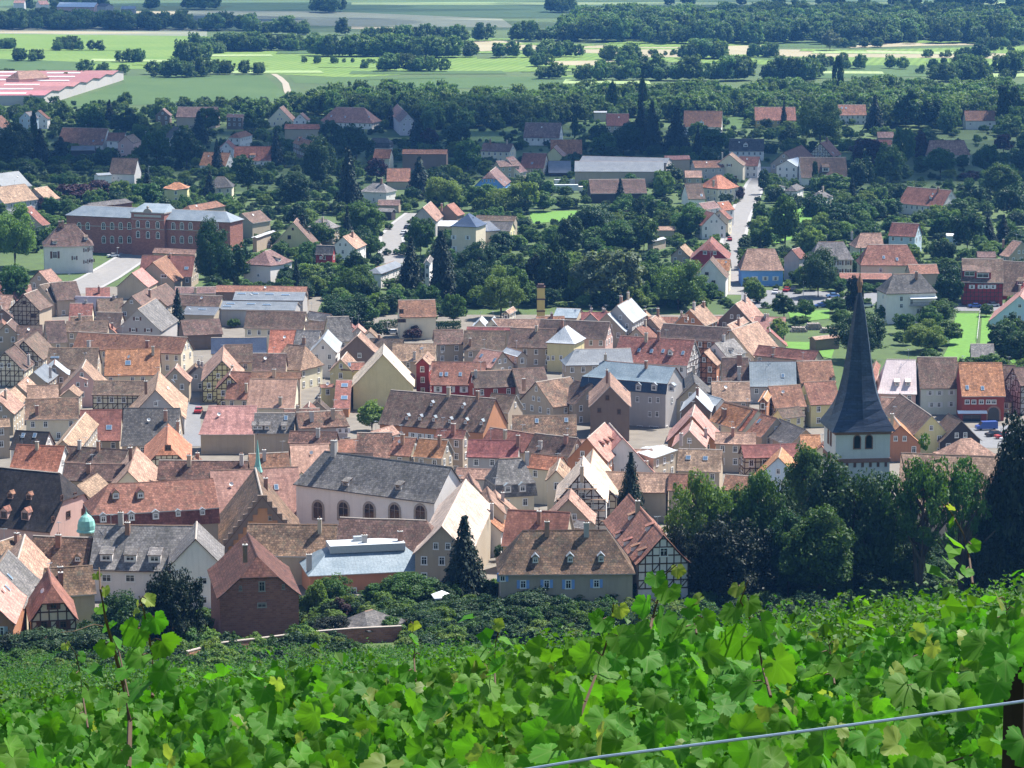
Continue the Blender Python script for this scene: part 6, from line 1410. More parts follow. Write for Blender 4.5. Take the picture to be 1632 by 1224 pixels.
CR['f'] = [broad(401 + i, 70, 34, .20, 'leaf_f') for i in range(4)]
def trunk_mesh(seed, limbs=6, multi=False):
    rng = random.Random(seed); mb = MB()
    for q in range(3 if multi else 1):
        ox, oy = (rng.uniform(-.35, .35), rng.uniform(-.3, .3)) if multi else (0, 0)
        pts = [(ox * z + .02 * math.sin(9 * z + q), oy * z, z) for z in (0, .2, .4, .6, .8, .95)]
        mb.tube(pts, [.062, .05, .042, .033, .02, .008] if not multi else [.045, .036, .03, .024, .016, .006], 7)
        for k in range(limbs):
            z = rng.uniform(.25, .75); an = rng.uniform(0, 6.28); L = rng.uniform(.3, .6); b = (ox * z, oy * z, z)
            mb.tube([b, (b[0] + L * .5 * math.cos(an), b[1] + L * .5 * math.sin(an), z + .10), (b[0] + L * math.cos(an), b[1] + L * math.sin(an), z + .22)], [.022, .014, .005], 5)
    return mb.mesh('trunk', ['bark'])
TRK = [trunk_mesh(1), trunk_mesh(2), trunk_mesh(3)]; TRM = trunk_mesh(9, 7, True)
TREES = []
KIND = dict(b='green leafy tree', d='dark green leafy tree', l='light green leafy tree', r='purple-leaved tree', y='blackish evergreen', w='grey-green weeping tree', s='sparse many-stemmed tree', c='dark conifer', p='slender poplar', f='green tree')
def tree(u, v, wpx, hpx, ty, label=None):
    """tree with its foot at picture point (u, v); width and height in picture pixels"""
    P = hit(u, v, 0, 300); k = FPX / (P - cam.location).length; r = wpx / 2 / k; hh = hpx / k; z = ground(P.x, P.y)
    big = wpx > 62
    t = empty({'c': 'conifer', 'p': 'poplar_tree', 'y': 'evergreen_tree'}.get(ty, 'tree'), (P.x, P.y, z), random.uniform(0, 6.28))
    o = link('trunk', TRM if ty == 's' else random.choice(TRK), t); o.location = (0, 0, -.3); o.scale = (max(r * .9, hh * .35),) * 2 + (hh * .92,)
    key = ty + '+' if big and ty + '+' in CR else ty
    c = link('crown', random.choice(CR[key]), t); lift = {'c': .04, 'p': .05, 'y': .03, 's': .22}.get(ty, .07 if hpx > wpx * .8 else .02)
    c.location = (0, 0, hh * lift); c.scale = (r, r, hh * (1 - lift))
    t['category'] = 'tree'; t['group'] = 'trees of the town and its gardens'
    TREES.append([t, ty, u, v, wpx, hpx, P.y, label]); return t
TL = [('H',300,880,300,480,'b'),('H',530,885,290,500,'d'),('H',960,890,270,540,'d'),('H',1490,885,270,430,'d'),('H',1570,880,300,600,'y'),('H',160,875,340,565,'l'),('H',420,880,270,565,'b'),('H',635,640,230,440,'b'),('H',850,875,440,600,'d'),('H',700,927,370,445,'b'),('H',280,925,420,385,'y'),('H',1150,910,350,755,'s'),('H',1340,905,270,645,'s'),
  ('H',1625,885,430,795,'y'),('H',1080,890,260,335,'d'),('H',560,905,300,405,'d'),('H',1440,905,200,305,'y'),('H',60,913,200,325,'y'),
  ('G',240,1110,400,545,'c'),('G',1300,630,250,470,'c'),('G',655,1195,400,165,'d'),('G',1240,1130,230,170,'d'),('G',480,860,130,110,'d'),('G',900,1170,260,110,'b'),('G',380,1180,180,120,'d'),('G',1130,1170,220,120,'d'),
  ('E',880,1165,340,430,'y'),('E',650,1185,370,330,'d'),('E',200,1215,420,170,'d'),('E',440,1215,330,190,'d'),('E',960,1175,190,150,'b'),('E',60,1215,240,150,'y'),
  ('F',520,770,200,185,'b'),('F',735,935,240,170,'b'),('F',660,960,130,170,'l'),('F',960,915,170,110,'b'),('F',1130,922,320,170,'b'),('F',1230,915,170,140,'d'),('F',780,985,130,110,'r'),('F',740,1090,230,120,'y'),('F',650,1045,90,90,'l'),('F',1210,1075,280,130,'d'),('F',1040,1085,160,110,'b'),('F',20,1100,130,120,'b'),
  ('B',740,1150,240,195,'l'),('A',1135,545,150,305,'c'),('A',1490,490,90,60,'b'),
  ('C',640,340,490,350,'w'),('C',1060,375,370,315,'l'),('C',260,330,230,420,'d'),('C',420,330,170,270,'l'),('C',40,390,210,280,'b'),('C',150,330,150,300,'y'),('C',940,310,170,230,'d'),
  ('B',985,265,230,310,'c'),('B',1195,315,260,390,'c'),('B',640,310,270,210,'b'),('B',560,480,320,200,'d'),('B',700,470,200,140,'b'),('B',1260,465,180,190,'b'),('B',1560,430,280,310,'l'),('B',1390,330,280,260,'d'),('B',1050,505,170,150,'r'),('B',1000,568,130,90,'r'),('B',760,560,170,110,'d'),('B',190,235,140,110,'d'),('B',370,230,220,140,'l'),
  ('D',320,295,255,300,'d'),('D',100,435,180,160,'d'),('D',240,425,130,110,'b'),('D',440,395,140,100,'b'),('D',550,425,140,260,'y'),('D',590,700,380,310,'d'),('D',740,455,140,110,'b'),('D',870,530,160,130,'b'),('D',1000,645,280,200,'l'),('D',1130,595,210,150,'b'),('D',1090,465,260,150,'b'),('D',1150,355,190,240,'d'),('D',1500,675,240,210,'d'),('D',60,590,150,160,'l'),('D',860,600,130,90,'b'),('D',470,480,150,110,'b'),('D',200,480,150,70,'b'),('D',1390,420,90,80,'b'),
  ('I',95,1065,340,390,'l'),('I',80,1235,250,180,'b'),('A',100,355,210,230,'b'),('I',1345,1205,270,440,'d'),('I',1490,1185,230,270,'d'),('I',480,655,270,120,'r'),('I',630,612,210,100,'r'),('I',290,705,140,90,'r'),('I',330,740,130,120,'b'),('I',430,740,120,110,'b'),
  ('I',90,435,260,290,'d'),('I',222,330,50,260,'p'),('I',260,425,190,240,'c'),('I',390,395,190,160,'c'),('I',580,220,200,170,'b'),('I',800,230,200,170,'d'),('I',660,440,150,120,'d'),('I',940,640,130,200,'c'),('I',1000,400,190,200,'b'),('I',1190,440,240,250,'d'),('I',1270,280,170,210,'c'),('I',1385,480,120,230,'c'),('I',1330,200,170,150,'b'),('I',1420,150,70,70,'l'),('I',1540,500,120,150,'b'),('I',1590,180,120,110,'b'),('I',700,170,110,170,'c'),('I',1340,650,140,200,'c'),('I',1580,600,180,240,'d'),
  ('J',590,720,240,420,'c'),('J',400,560,260,330,'d'),('J',250,690,260,230,'d'),('J',130,430,140,240,'c'),('J',480,330,200,200,'d'),('J',640,400,230,240,'d'),('J',1030,300,170,230,'c'),('J',860,180,110,150,'c'),('J',1040,620,220,260,'c'),('J',770,520,150,150,'r'),('J',1280,330,190,170,'d'),('J',1350,480,170,230,'b'),('J',1190,700,260,210,'l'),('J',1590,725,260,190,'l'),('J',1420,700,170,150,'b'),('J',700,870,260,220,'b'),('J',590,820,140,110,'l'),('J',300,960,170,230,'c'),('J',410,930,180,150,'b'),('J',200,1170,150,120,'d'),('J',620,1000,250,190,'d'),('J',730,1000,180,140,'b'),('J',1050,990,190,240,'b'),('J',1180,1160,280,330,'c'),('J',990,1190,200,320,'c'),('J',1420,1140,260,240,'d'),('J',1560,1000,200,160,'d'),('J',340,1180,210,140,'l'),('J',640,1180,190,220,'d'),('J',1100,300,160,120,'r'),
  ('K',820,330,170,340,'c'),('K',890,340,190,330,'c'),('K',560,330,170,180,'d'),('K',590,345,210,140,'b'),('K',760,330,260,190,'d'),('K',400,240,50,140,'p'),('K',1050,335,250,280,'c'),('K',1280,330,230,160,'b'),('K',1280,170,70,110,'c'),('K',1180,250,120,110,'b'),('K',640,90,70,210,'p'),('K',725,90,60,170,'p'),('K',830,110,60,250,'p'),('K',690,690,120,190,'c'),('K',1030,540,150,130,'d'),('K',960,640,140,190,'l'),('K',800,780,120,160,'d'),('K',710,780,110,80,'r'),('K',900,770,110,140,'d'),('K',980,780,130,130,'b'),('K',520,860,330,200,'d'),('K',1140,870,280,200,'b'),('K',360,1010,210,270,'d'),('K',90,720,200,200,'l'),('K',200,710,170,130,'b'),('K',1435,640,100,110,'r'),('K',1590,800,150,150,'b'),('K',1480,960,110,90,'d'),('K',1590,880,170,140,'l'),('K',680,960,280,190,'b'),('K',840,960,190,220,'b'),('K',540,960,200,150,'b'),('K',1600,600,90,160,'d'),
  ('L',110,950,210,340,'b'),('L',300,790,190,190,'d'),('L',430,800,180,150,'d'),('L',330,300,280,290,'b'),('L',100,180,60,190,'c'),('L',680,200,160,230,'c'),('L',880,190,200,260,'d'),('L',1030,190,170,200,'d'),('L',1540,180,190,280,'d'),('L',640,440,250,190,'r'),('L',780,520,230,240,'b'),('L',860,440,150,260,'b'),('L',980,400,130,200,'r'),('L',1100,480,220,170,'b'),('L',590,580,190,210,'d'),('L',300,560,45,170,'p'),('L',1390,480,170,190,'b'),('L',1500,340,130,120,'r'),('L',1280,510,140,60,'r'),('L',1480,640,260,230,'b'),('L',1600,480,120,160,'d'),('L',1310,700,170,180,'d'),('L',1540,760,220,220,'d'),('L',1270,960,220,250,'d'),('L',1120,1060,150,170,'d'),('L',1120,880,190,170,'b'),('L',1400,930,160,200,'c'),('L',1500,900,130,170,'c'),('L',420,600,220,130,'b'),('L',60,640,120,100,'l'),('L',330,1180,250,220,'d'),('L',620,780,170,130,'b'),('L',760,740,170,110,'b'),('L',500,700,140,110,'l'),('L',820,640,140,110,'d'),('L',1220,760,200,130,'b'),('L',650,880,140,120,'b'),
  ('P',445,610,80,250,'p'),('P',1495,500,45,120,'p'),('P',1565,500,50,130,'p'),('P',395,325,140,130,'w'),('P',1350,390,130,110,'d'),('P',1440,340,80,90,'b'),('P',1120,430,50,60,'b')]
for a in TL:
    u, v = px(a[0], a[1], a[2]); k = TILE[a[0]][2]; tree(u, v, a[3] / k, a[4] / k, a[5])
# filler trees: not on houses, not hiding what the photo shows
ROADPX = [(1174, 470, 14), (1168, 420, 14), (1168, 385, 13), (1178, 347, 13), (1191, 320, 12), (1206, 292, 12), (1217, 275, 12), (626, 415, 20), (625, 395, 18), (625, 375, 18), (640, 358, 16), (655, 345, 14), (165, 440, 30), (200, 418, 24), (1300, 472, 40), (1240, 474, 40), (1390, 475, 40), (1540, 540, 30), (1290, 505, 30), (1290, 560, 35), (880, 345, 40), (1260, 350, 40), (765, 218, 60), (640, 217, 40), (950, 208, 30), (1175, 195, 20)]
HA = np.array([(h.loc.x, h.loc.y, math.cos(-h.rz), math.sin(-h.rz), h.X1w, h.X2w, h.w, *h.bb[:4]) for h in HOUSES])
ROADPX = [q for q in ROADPX] + [(GA(a[0], b[0], t / 6), GA(a[1], b[1], t / 6), 13) for a, b in zip([(1174, 475), (1168, 385), (1178, 347), (1191, 320), (1206, 292)], [(1168, 385), (1178, 347), (1191, 320), (1206, 292), (1222, 262)]) for t in range(6)]
NOGO = [(1492, 1600, 492, 600), (1246, 1330, 490, 516), (1246, 1330, 544, 578), (838, 925, 334, 357), (586, 740, 510, 540), (540, 640, 990, 1050)]
def blocked(u, v, w, h_, P, tol=.06):
    if any(a <= u <= b and c <= v <= d for a, b, c, d in NOGO): return True
    for a in ROADPX:
        if abs(u - a[0]) < a[2] / 2 + w * .4 and a[1] - 6 < v < a[1] + h_ + 2: return True
    dx, dy = P.x - HA[:, 0], P.y - HA[:, 1]; lx, ly = HA[:, 2] * dx - HA[:, 3] * dy, HA[:, 3] * dx + HA[:, 2] * dy; r = w / 2 / FPX * P.y * .6
    if np.any((lx > HA[:, 4] - r) & (lx < HA[:, 5] + r) & (np.abs(ly) < HA[:, 6] + r)): return True
    yb = HA[:, 8] + (HA[:, 10] - HA[:, 8]) * .72
    ox = np.minimum(u + w / 2, HA[:, 9]) - np.maximum(u - w / 2, HA[:, 7]); oy = np.minimum(v, yb) - np.maximum(v - h_, HA[:, 8])
    return bool(np.any((dy < 0) & (ox > 0) & (oy > 0) & (ox * oy > tol * (HA[:, 9] - HA[:, 7]) * (yb - HA[:, 8]))))
rr_ = random.Random(5); nfill = 0; tries = 0; FP = []
def townline(u): return 512 if 540 < u < 740 else 395 if u < 330 else 470 if u < 520 else 485 if u < 1180 else 470 if u < 1480 else 600
while nfill < 300 - len(TREES) + 6 and tries < 9000:
    tries += 1; u = rr_.uniform(-10, 1645); v = 172 + (townline(u) - 172) * rr_.random() ** .9
    k = (v + 185) / CAMZ; w = rr_.uniform(6, 12) * k; h_ = w * rr_.uniform(.75, 1.15); ty = rr_.choices('bdlcr', (4, 5, 1.6, 1.2, .4))[0]
    if ty == 'c': w *= .55; h_ = w * 2.2
    P = hit(u, v, 0, 300)
    if blocked(u, v, w, h_, P) or any(abs(u - a) < w * .5 and abs(v - b) < h_ * .22 for a, b in FP): continue
    FP.append((u, v)); tree(u, v, w, h_, ty); nfill += 1
# ------------------------------------------------------------------ labels that single out each tree
LM = [h for h in HOUSES if h.short]
def describe():
    D = {}
    for T in TREES:
        t, ty, u, v, w, h_, y, lb = T; best = None
        for h in LM:
            b = h.bb; cx, cy = (b[0] + b[2]) / 2, (b[1] + b[3]) / 2; d = math.hypot(u - cx, (v - h_ / 2 - cy) * 1.6)
            if best is None or d < best[0]: best = (d, h, cx)
        h = best[1]; P = t.location
        if h.loc.y > y + 12 and abs(u - best[2]) < 40: rel = 'in front of'
        elif h.loc.y < y - 12 and abs(u - best[2]) < 40: rel = 'behind'
        else: rel = 'left of' if u < best[2] else 'right of'
        T.append((KIND[ty], rel, h.short)); D.setdefault(T[-1], []).append(T)
    O = ['first', 'second', 'third', 'fourth', 'fifth', 'sixth', 'seventh', 'eighth', 'ninth', 'tenth', 'eleventh', 'twelfth']
    for (kd, rel, sh), L in D.items():
        if len(L) == 1: L[0][0]['label'] = '%s %s the %s' % (kd, rel, sh)
        else:
            L.sort(key=lambda T: T[2])
            for i, T in enumerate(L): T[0]['label'] = '%s %s %s the %s' % (O[min(i, 11)], kd, rel, sh)
describe()
# ------------------------------------------------------------------ hedges
def hedge(pts, hh, wd, label, mat='hedge', tile='T'):
    P = [hit(*px(tile, *p), 0, 300) for p in pts]; rng = np.random.default_rng(len(label)); C = []; Nn = []
    for a, b in zip(P, P[1:]):
        L = (b - a).length; n = int(L * (hh * 2 + wd) * 26); d = (b - a) / L; nn = Vector((-d.y, d.x, 0))
        for _ in range(n):
            s = rng.uniform(0, L); q = rng.uniform(0, 2 * hh + wd); p = a + d * s
            if q < hh: off, z, no = -wd / 2, q, -nn
            elif q < hh + wd: off, z, no = q - hh - wd / 2, hh, Vector((0, 0, 1))
            else: off, z, no = wd / 2, q - hh - wd, nn
            x = p + nn * (off + rng.normal() * .1); C.append((x.x - P[0].x, x.y - P[0].y, ground(x.x, x.y) - P[0].z + z + rng.normal() * .12)); Nn.append(tuple(Vector(no) + Vector(rng.normal(size=3)) * .5))
    v = cards(np.array(C), unit(np.array(Nn)), .38, rng); o = link('hedge', quads_mesh('hedge', v, mat)); o.location = P[0]; tag(o, label, 'hedge'); return o
hedge([(604, 523), (650, 521), (672, 522)], 2.2, 1.6, 'bright clipped hedge before the cream cottage among trees')
hedge([(682, 525), (735, 524)], 2.2, 1.6, 'bright clipped hedge right of the purple tree', 'hedge')
hedge([(600, 1000), (690, 985), (790, 976)], 2.4, 1.6, 'long dark garden hedge behind the white tent', 'leaf_d')
hedge([(560, 1012), (640, 1006), (740, 998), (850, 990), (960, 980)], 2.0, 1.5, 'dark hedge along the top of the vineyard', 'leaf_d')
hedge([(30, 266), (150, 262)], 2.5, 2, 'dark clipped hedge in the upper left gardens', 'leaf_d')
hedge([(1380, 350), (1415, 350)], 2.5, 2, 'dark block hedge right of the pair of grey bungalows', 'leaf_y')
# ------------------------------------------------------------------ masses drawn with instances
def scatter(name, pts, scl_, meshes, kind='stuff', rotz=None):
    src = bpy.data.collections.new(name + '_sources')
    for i, me in enumerate(meshes): src.objects.link(bpy.data.objects.new('%s_source' % name, me))
    me = bpy.data.meshes.new(name); me.from_pydata(pts, [], [])
    a = me.attributes.new('sc', 'FLOAT_VECTOR', 'POINT'); a.data.foreach_set('vector', np.array(scl_, dtype=np.float32).ravel())
    r = me.attributes.new('rz', 'FLOAT_VECTOR', 'POINT'); rz = np.zeros((len(pts), 3), dtype=np.float32)
    rz[:, 2] = np.random.uniform(0, 6.28, len(pts)) if rotz is None else rotz; r.data.foreach_set('vector', rz.ravel())
    o = link(name, me); o['kind'] = kind
    g = bpy.data.node_groups.new(name, 'GeometryNodeTree'); g.interface.new_socket('Geometry', in_out='INPUT', socket_type='NodeSocketGeometry'); g.interface.new_socket('Geometry', in_out='OUTPUT', socket_type='NodeSocketGeometry')
    gi, go = g.nodes.new('NodeGroupInput'), g.nodes.new('NodeGroupOutput'); ci = g.nodes.new('GeometryNodeCollectionInfo'); ci.inputs[0].default_value = src; ci.inputs[1].default_value = True; ci.inputs[2].default_value = True
    ip = g.nodes.new('GeometryNodeInstanceOnPoints'); ip.inputs['Pick Instance'].default_value = True
    na = g.nodes.new('GeometryNodeInputNamedAttribute'); na.data_type = 'FLOAT_VECTOR'; na.inputs[0].default_value = 'sc'
    nb = g.nodes.new('GeometryNodeInputNamedAttribute'); nb.data_type = 'FLOAT_VECTOR'; nb.inputs[0].default_value = 'rz'
    ri = g.nodes.new('FunctionNodeRandomValue'); ri.data_type = 'INT'; ri.inputs[4].default_value = 0; ri.inputs[5].default_value = len(meshes) - 1
    l = g.links.new; l(gi.outputs[0], ip.inputs['Points']); l(ci.outputs[0], ip.inputs['Instance']); l(ri.outputs[2], ip.inputs['Instance Index'])
    l(na.outputs[0], ip.inputs['Scale']); l(nb.outputs[0], ip.inputs['Rotation']); l(ip.outputs[0], go.inputs[0])
    m = o.modifiers.new('scatter', 'NODES'); m.node_group = g; return o
def inpoly(u, v, P):
    c = False; j = len(P) - 1
    for i in range(len(P)):
        if (P[i][1] > v) != (P[j][1] > v) and u < (P[j][0] - P[i][0]) * (v - P[i][1]) / (P[j][1] - P[i][1]) + P[i][0]: c = not c
        j = i
    return c
def mass(polys, seed):
    """tree positions in picture regions; each region: polygon, spacing (m), tree height (m)"""
    rng = random.Random(seed); pts = []; sc_ = []
    for poly, sp, hh in polys:
        m0, m1 = min(q[1] for q in poly), max(q[1] for q in poly); kk_ = ((m0 + m1) / 2 + 185) / CAMZ; n0, n1 = m0 + .8 * hh * kk_, m1 + .1 * hh * kk_; n0 = min(n0, n1 - 2.5)
        poly = [(a, n0 + (b - m0) / max(1e-6, m1 - m0) * (n1 - n0)) for a, b in poly]
        W = [hit(u, v) for u, v in poly]; x0, x1 = min(p.x for p in W), max(p.x for p in W); y0, y1 = min(p.y for p in W), max(p.y for p in W)
        n = int((x1 - x0) * (y1 - y0) / (sp * sp) * (2.2 if seed == 2 else 1.0)); PW = [(p.x, p.y) for p in W]
        for _ in range(n):
            x, y = rng.uniform(x0, x1), rng.uniform(y0, y1)
            if inpoly(x, y, PW):
                s = rng.uniform(.6, 1.25); h_ = hh * s; r = h_ * rng.uniform(.42, .62); pts.append((x, y, ground(x, y) - h_ * .06)); sc_.append((r, r, h_))
    return pts, sc_
W1 = [([(-40, 22), (60, 20), (170, 30), (260, 34), (330, 38), (400, 44), (400, 47), (200, 44), (-40, 40)], 9, 15), ([(400, 40), (560, 50), (560, 54), (400, 50)], 8, 14), ([(560, 50), (760, 52), (1000, 48), (1010, 64), (760, 62), (560, 56)], 10, 15),
  ([(920, 24), (1100, 14), (1640, 6), (1660, 66), (1380, 68), (1060, 68), (900, 60)], 15, 19), ([(-40, 0), (360, 0), (340, 10), (180, 14), (-40, 10)], 20, 16), ([(500, 14), (560, 12), (540, 18), (500, 18)], 12, 18), ([(870, 10), (910, 8), (915, 18), (875, 18)], 14, 17),
  ([(1050, 0), (1640, 0), (1640, 5), (1050, 8)], 26, 16)]
W2 = [([(300, 62), (400, 58), (420, 76), (400, 80), (310, 74)], 9, 13), ([(420, 60), (500, 62), (500, 80), (430, 78)], 12, 12), ([(500, 70), (640, 70), (680, 84), (620, 88), (520, 86)], 8, 15), ([(660, 70), (750, 70), (750, 84), (690, 90), (660, 86)], 9, 15), ([(760, 82), (930, 76), (940, 84), (780, 90)], 13, 12),
  ([(600, 104), (680, 102), (730, 112), (610, 112)], 10, 11), ([(130, 108), (330, 102), (420, 106), (420, 112), (240, 118), (120, 116)], 11, 9), ([(240, 108), (330, 108), (330, 121), (245, 121)], 12, 12), ([(280, 80), (325, 78), (325, 98), (290, 98)], 10, 14),
  ([(905, 110), (1000, 112), (1010, 126), (920, 124)], 11, 13), ([(1000, 100), (1140, 104), (1290, 110), (1290, 124), (1130, 126), (1000, 124)], 11, 15), ([(1240, 112), (1300, 108), (1300, 124), (1250, 124)], 10, 13), ([(1085, 80), (1145, 76), (1150, 92), (1090, 92)], 9, 13), ([(1195, 82), (1230, 82), (1230, 90), (1195, 90)], 9, 10),
  ([(985, 88), (1012, 86), (1014, 106), (995, 106)], 8, 15), ([(955, 84), (985, 84), (985, 94), (958, 94)], 9, 13), ([(850, 96), (876, 96), (876, 106), (852, 106)], 9, 9), ([(0, 72), (22, 72), (22, 77), (0, 77)], 7, 7), ([(90, 74), (120, 72), (120, 78), (90, 78)], 7, 9), ([(25, 92), (70, 90), (70, 96), (28, 96)], 9, 9), ([(170, 94), (225, 90), (225, 97), (172, 98)], 10, 9),
  ([(820, 112), (900, 110), (900, 124), (820, 122)], 14, 10), ([(1300, 102), (1385, 106), (1385, 108), (1300, 108)], 9, 10), ([(1385, 106), (1490, 107), (1490, 109), (1385, 108)], 15, 9), ([(1520, 100), (1640, 104), (1640, 112), (1530, 114)], 12, 14), ([(1460, 108), (1640, 112), (1640, 128), (1450, 128)], 13, 13)]
W3 = [([(455, 148), (560, 142), (700, 140), (760, 150), (820, 150), (960, 140), (1640, 126), (1640, 188), (1330, 192), (1180, 186), (1040, 186), (960, 182), (830, 192), (740, 200), (690, 206), (580, 200), (540, 172), (470, 172)], 10.5, 13), ([(70, 176), (300, 170), (460, 166), (470, 178), (420, 186), (70, 192)], 10, 11), ([(-40, 176), (60, 172), (70, 200), (-40, 210)], 10, 12), ([(1140, 160), (1640, 150), (1640, 215), (1330, 196), (1200, 180)], 11, 13)]
p_, s_ = mass(W1, 1); o = scatter('far_wood', p_, s_, CR['f']); tag(o, 'far bluish wood across the plain', 'wood')
for i in range(26):      # hedgerows and single bushes between the strips
    u, v = rq.uniform(-40, 1640), rq.uniform(58, 128); w_ = rq.uniform(8, 90); W2.append(([(u, v), (u + w_, v + rq.uniform(-1, 1)), (u + w_, v + 5), (u, v + 5)], 13, rq.uniform(4, 9)))
p_, s_ = mass(W2, 2); o = scatter('field_copses', p_, s_, CR['f']); tag(o, 'sunlit copses and bushes between the fields', 'wood')
p_, s_ = mass(W3, 3)
ok = []
for a, b in zip(p_, s_):
    u, v, f_ = proj(Vector(a)); k = FPX / f_
    if not blocked(u, v, b[0] * 2 * k, b[2] * k, Vector(a)): ok.append((a, b))
o = scatter('wood_belt', [a for a, b in ok], [b for a, b in ok], CR['f']); tag(o, 'dark belt of trees between suburb and vineyards', 'wood')
rr2 = random.Random(8)
def strew(n, fn, rr0, rr1, hk, tol=.06):
    pts = []; sc_ = []
    for _ in range(n):
        u, v = fn(); P = hit(u, v, 0, 385); k = FPX / P.y; r = rr2.uniform(rr0, rr1); hh = r * rr2.uniform(*hk)
        if blocked(u, v, 2 * r * k, hh * k * .8, P, tol): continue
        pts.append((P.x, P.y, P.z - .1)); sc_.append((r, r, hh))
    return pts, sc_
def belt():
    u = rr2.uniform(-20, 1650); return u, 166 + (townline(u) + (25 if u > 1200 else 8) - 166) * rr2.random()
p_, s_ = strew(1900, belt, 2.2, 4.4, (1.2, 1.9)); o = scatter('garden_trees', p_, s_, [CR['b'][0], CR['d'][0], CR['l'][1], CR['b'][1], CR['f'][0], CR['b'][2]]); tag(o, 'smaller garden trees massed between the houses', 'trees')
p_, s_ = strew(4200, belt, .9, 2.4, (1.0, 1.7))
def foot():
    u = rr2.uniform(-20, 1660); return u, GA(1082, 925, min(1, max(0, u / 1632))) + rr2.uniform(-62, 34)
a_, b_ = strew(1500, foot, .9, 2.3, (1.1, 1.7), .03); p_ += a_; s_ += b_
o = scatter('garden_shrubbery', p_, s_, [CR['b'][0], CR['d'][0], CR['d'][1], CR['l'][0]]); tag(o, 'shrubs and undergrowth of the gardens', 'shrubs')
def right_foot():
    return rr2.uniform(1090, 1660), rr2.uniform(880, 935)
p_, s_ = strew(130, right_foot, 2.2, 4.2, (1.2, 1.7), .5); o = scatter('churchyard_thicket', p_, s_, [CR['d+'][0], CR['d+'][1], CR['y+'][0]]); tag(o, 'dark thicket at the foot of the churchyard trees', 'thicket')
# ------------------------------------------------------------------ vineyard in front
FK = 1.12
leafmat('vine_leaf', (.055, .165, .018), (.10, .245, .03), .45, (1.3, 1.45, .4), .6, .35, 3.0)
leafmat('vine_young', (.17, .24, .05), (.24, .28, .08), .5, (1.3, 1.3, .5), .45, .4, 3.0)
for nm in ('vine_leaf', 'vine_young'):
    n = MATS[nm].node_tree; bs = [q for q in n.nodes if q.type == 'BSDF_PRINCIPLED'][0]; bs.inputs['Specular IOR Level'].default_value = .14; src = bs.inputs['Base Color'].links[0].from_socket
    av = N(n, 'ShaderNodeAttribute'); av.attribute_name = 'vein'; cc = mixc(n, math_(n, 'POWER', av.outputs['Fac'], 3.0), src, (.20, .30, .09)); cc = mixc(n, .5, src, cc); n.links.new(cc, bs.inputs['Base Color'])
plain('cane', (.075, .045, .026), .7, 0, .35, 12); plain('tendril', (.35, .36, .10), .6)
def leaf_mesh(seed, mat, detail=True):
    """five-lobed toothed grape leaf, about one unit wide, lying in XY with its stalk at the origin"""
    rng = random.Random(seed); lob = [(-162, .36), (-124, .57), (-97, .53), (-66, .67), (-34, .60), (0, .72), (34, .60), (66, .67), (97, .53), (124, .57), (162, .36)]
    out = []
    for i, (a, r) in enumerate(lob):
        r *= rng.uniform(.9, 1.08); out.append((a, r))
        if detail and i < len(lob) - 1:
            b, s = lob[i + 1]; out += [(a + (b - a) * .3, GA(r, s, .3) * 1.06), (a + (b - a) * .5, GA(r, s, .5) * .93), (a + (b - a) * .75, GA(r, s, .75) * 1.05)]
    fold = rng.uniform(.2, .65); cup = rng.uniform(-.6, .45); tw = rng.uniform(-.2, .2)
    def z(x, y): return fold * abs(x) * .6 + cup * (x * x + (y - .3) ** 2) + tw * x * y + .03 * math.sin(9 * x + seed) + .02 * math.sin(11 * y)
    V = [(0, .06, z(0, .06))]; 
    for k in (.5, 1.0):
        for a, r in out:
            x, y = r * k * math.sin(R(a)), r * k * math.cos(R(a)) + .12 * 1; V.append((x, y, z(x, y)))
    n = len(out); F = []; st = 4 if detail else 1; vn = [1.0] + [1.0 if i % st == 0 and (i // st) % 2 == 1 else 0.0 for i in range(n)] * 2
    for i in range(1, len(V)):
        if vn[i] == 0: V[i] = (V[i][0], V[i][1], V[i][2] + .012)
    for i in range(n - 1): F += [(0, 1 + i + 1, 1 + i), (1 + i, 1 + i + 1, 1 + n + i + 1, 1 + n + i)]
    me = bpy.data.meshes.new('leaf'); me.from_pydata(V, [], F); me.materials.append(MATS[mat]); me.polygons.foreach_set('use_smooth', [True] * len(F)); at_ = me.attributes.new('vein', 'FLOAT', 'POINT'); at_.data.foreach_set('value', vn); me.update(); return me
LF = [leaf_mesh(i, 'vine_leaf') for i in range(8)]; LY = [leaf_mesh(30 + i, 'vine_young') for i in range(3)]
rv = random.Random(21)
def at(u, v, D):
    d = ray(u, v); t = D / d.y; return Vector((d.x * t, D, CAMZ + d.z * t))
VN = [('grapevine whose reddish cane rises before the timbered cottage', 200), ('grapevine below the garden hut, left of the bare shoots', 520), ('grapevine with tall shoots before the blue-shuttered house', 850), ('grapevine with folded pale leaf before the dark trees', 1150), ('grapevine around the dark wooden post', 1480)]
VR = []
for lb, u in VN:
    b = at(u, 1300, 10.2); g = ground(b.x, b.y); t = empty('grapevine', (b.x, b.y, g)); tag(t, lb, 'grapevine', 'near grapevines'); VR.append((t, u))
    mb = MB(); mb.tube([(0, 0, -.1), (.05, .03, .4), (-.03, 0, .8), (.04, .02, 1.1)], [.035, .03, .026, .02], 7); mb.build('stem', ['stump'], t)
def owner(u): return min(VR, key=lambda q: abs(q[1] - u))[0]
NL = 0; EXTRA = {}
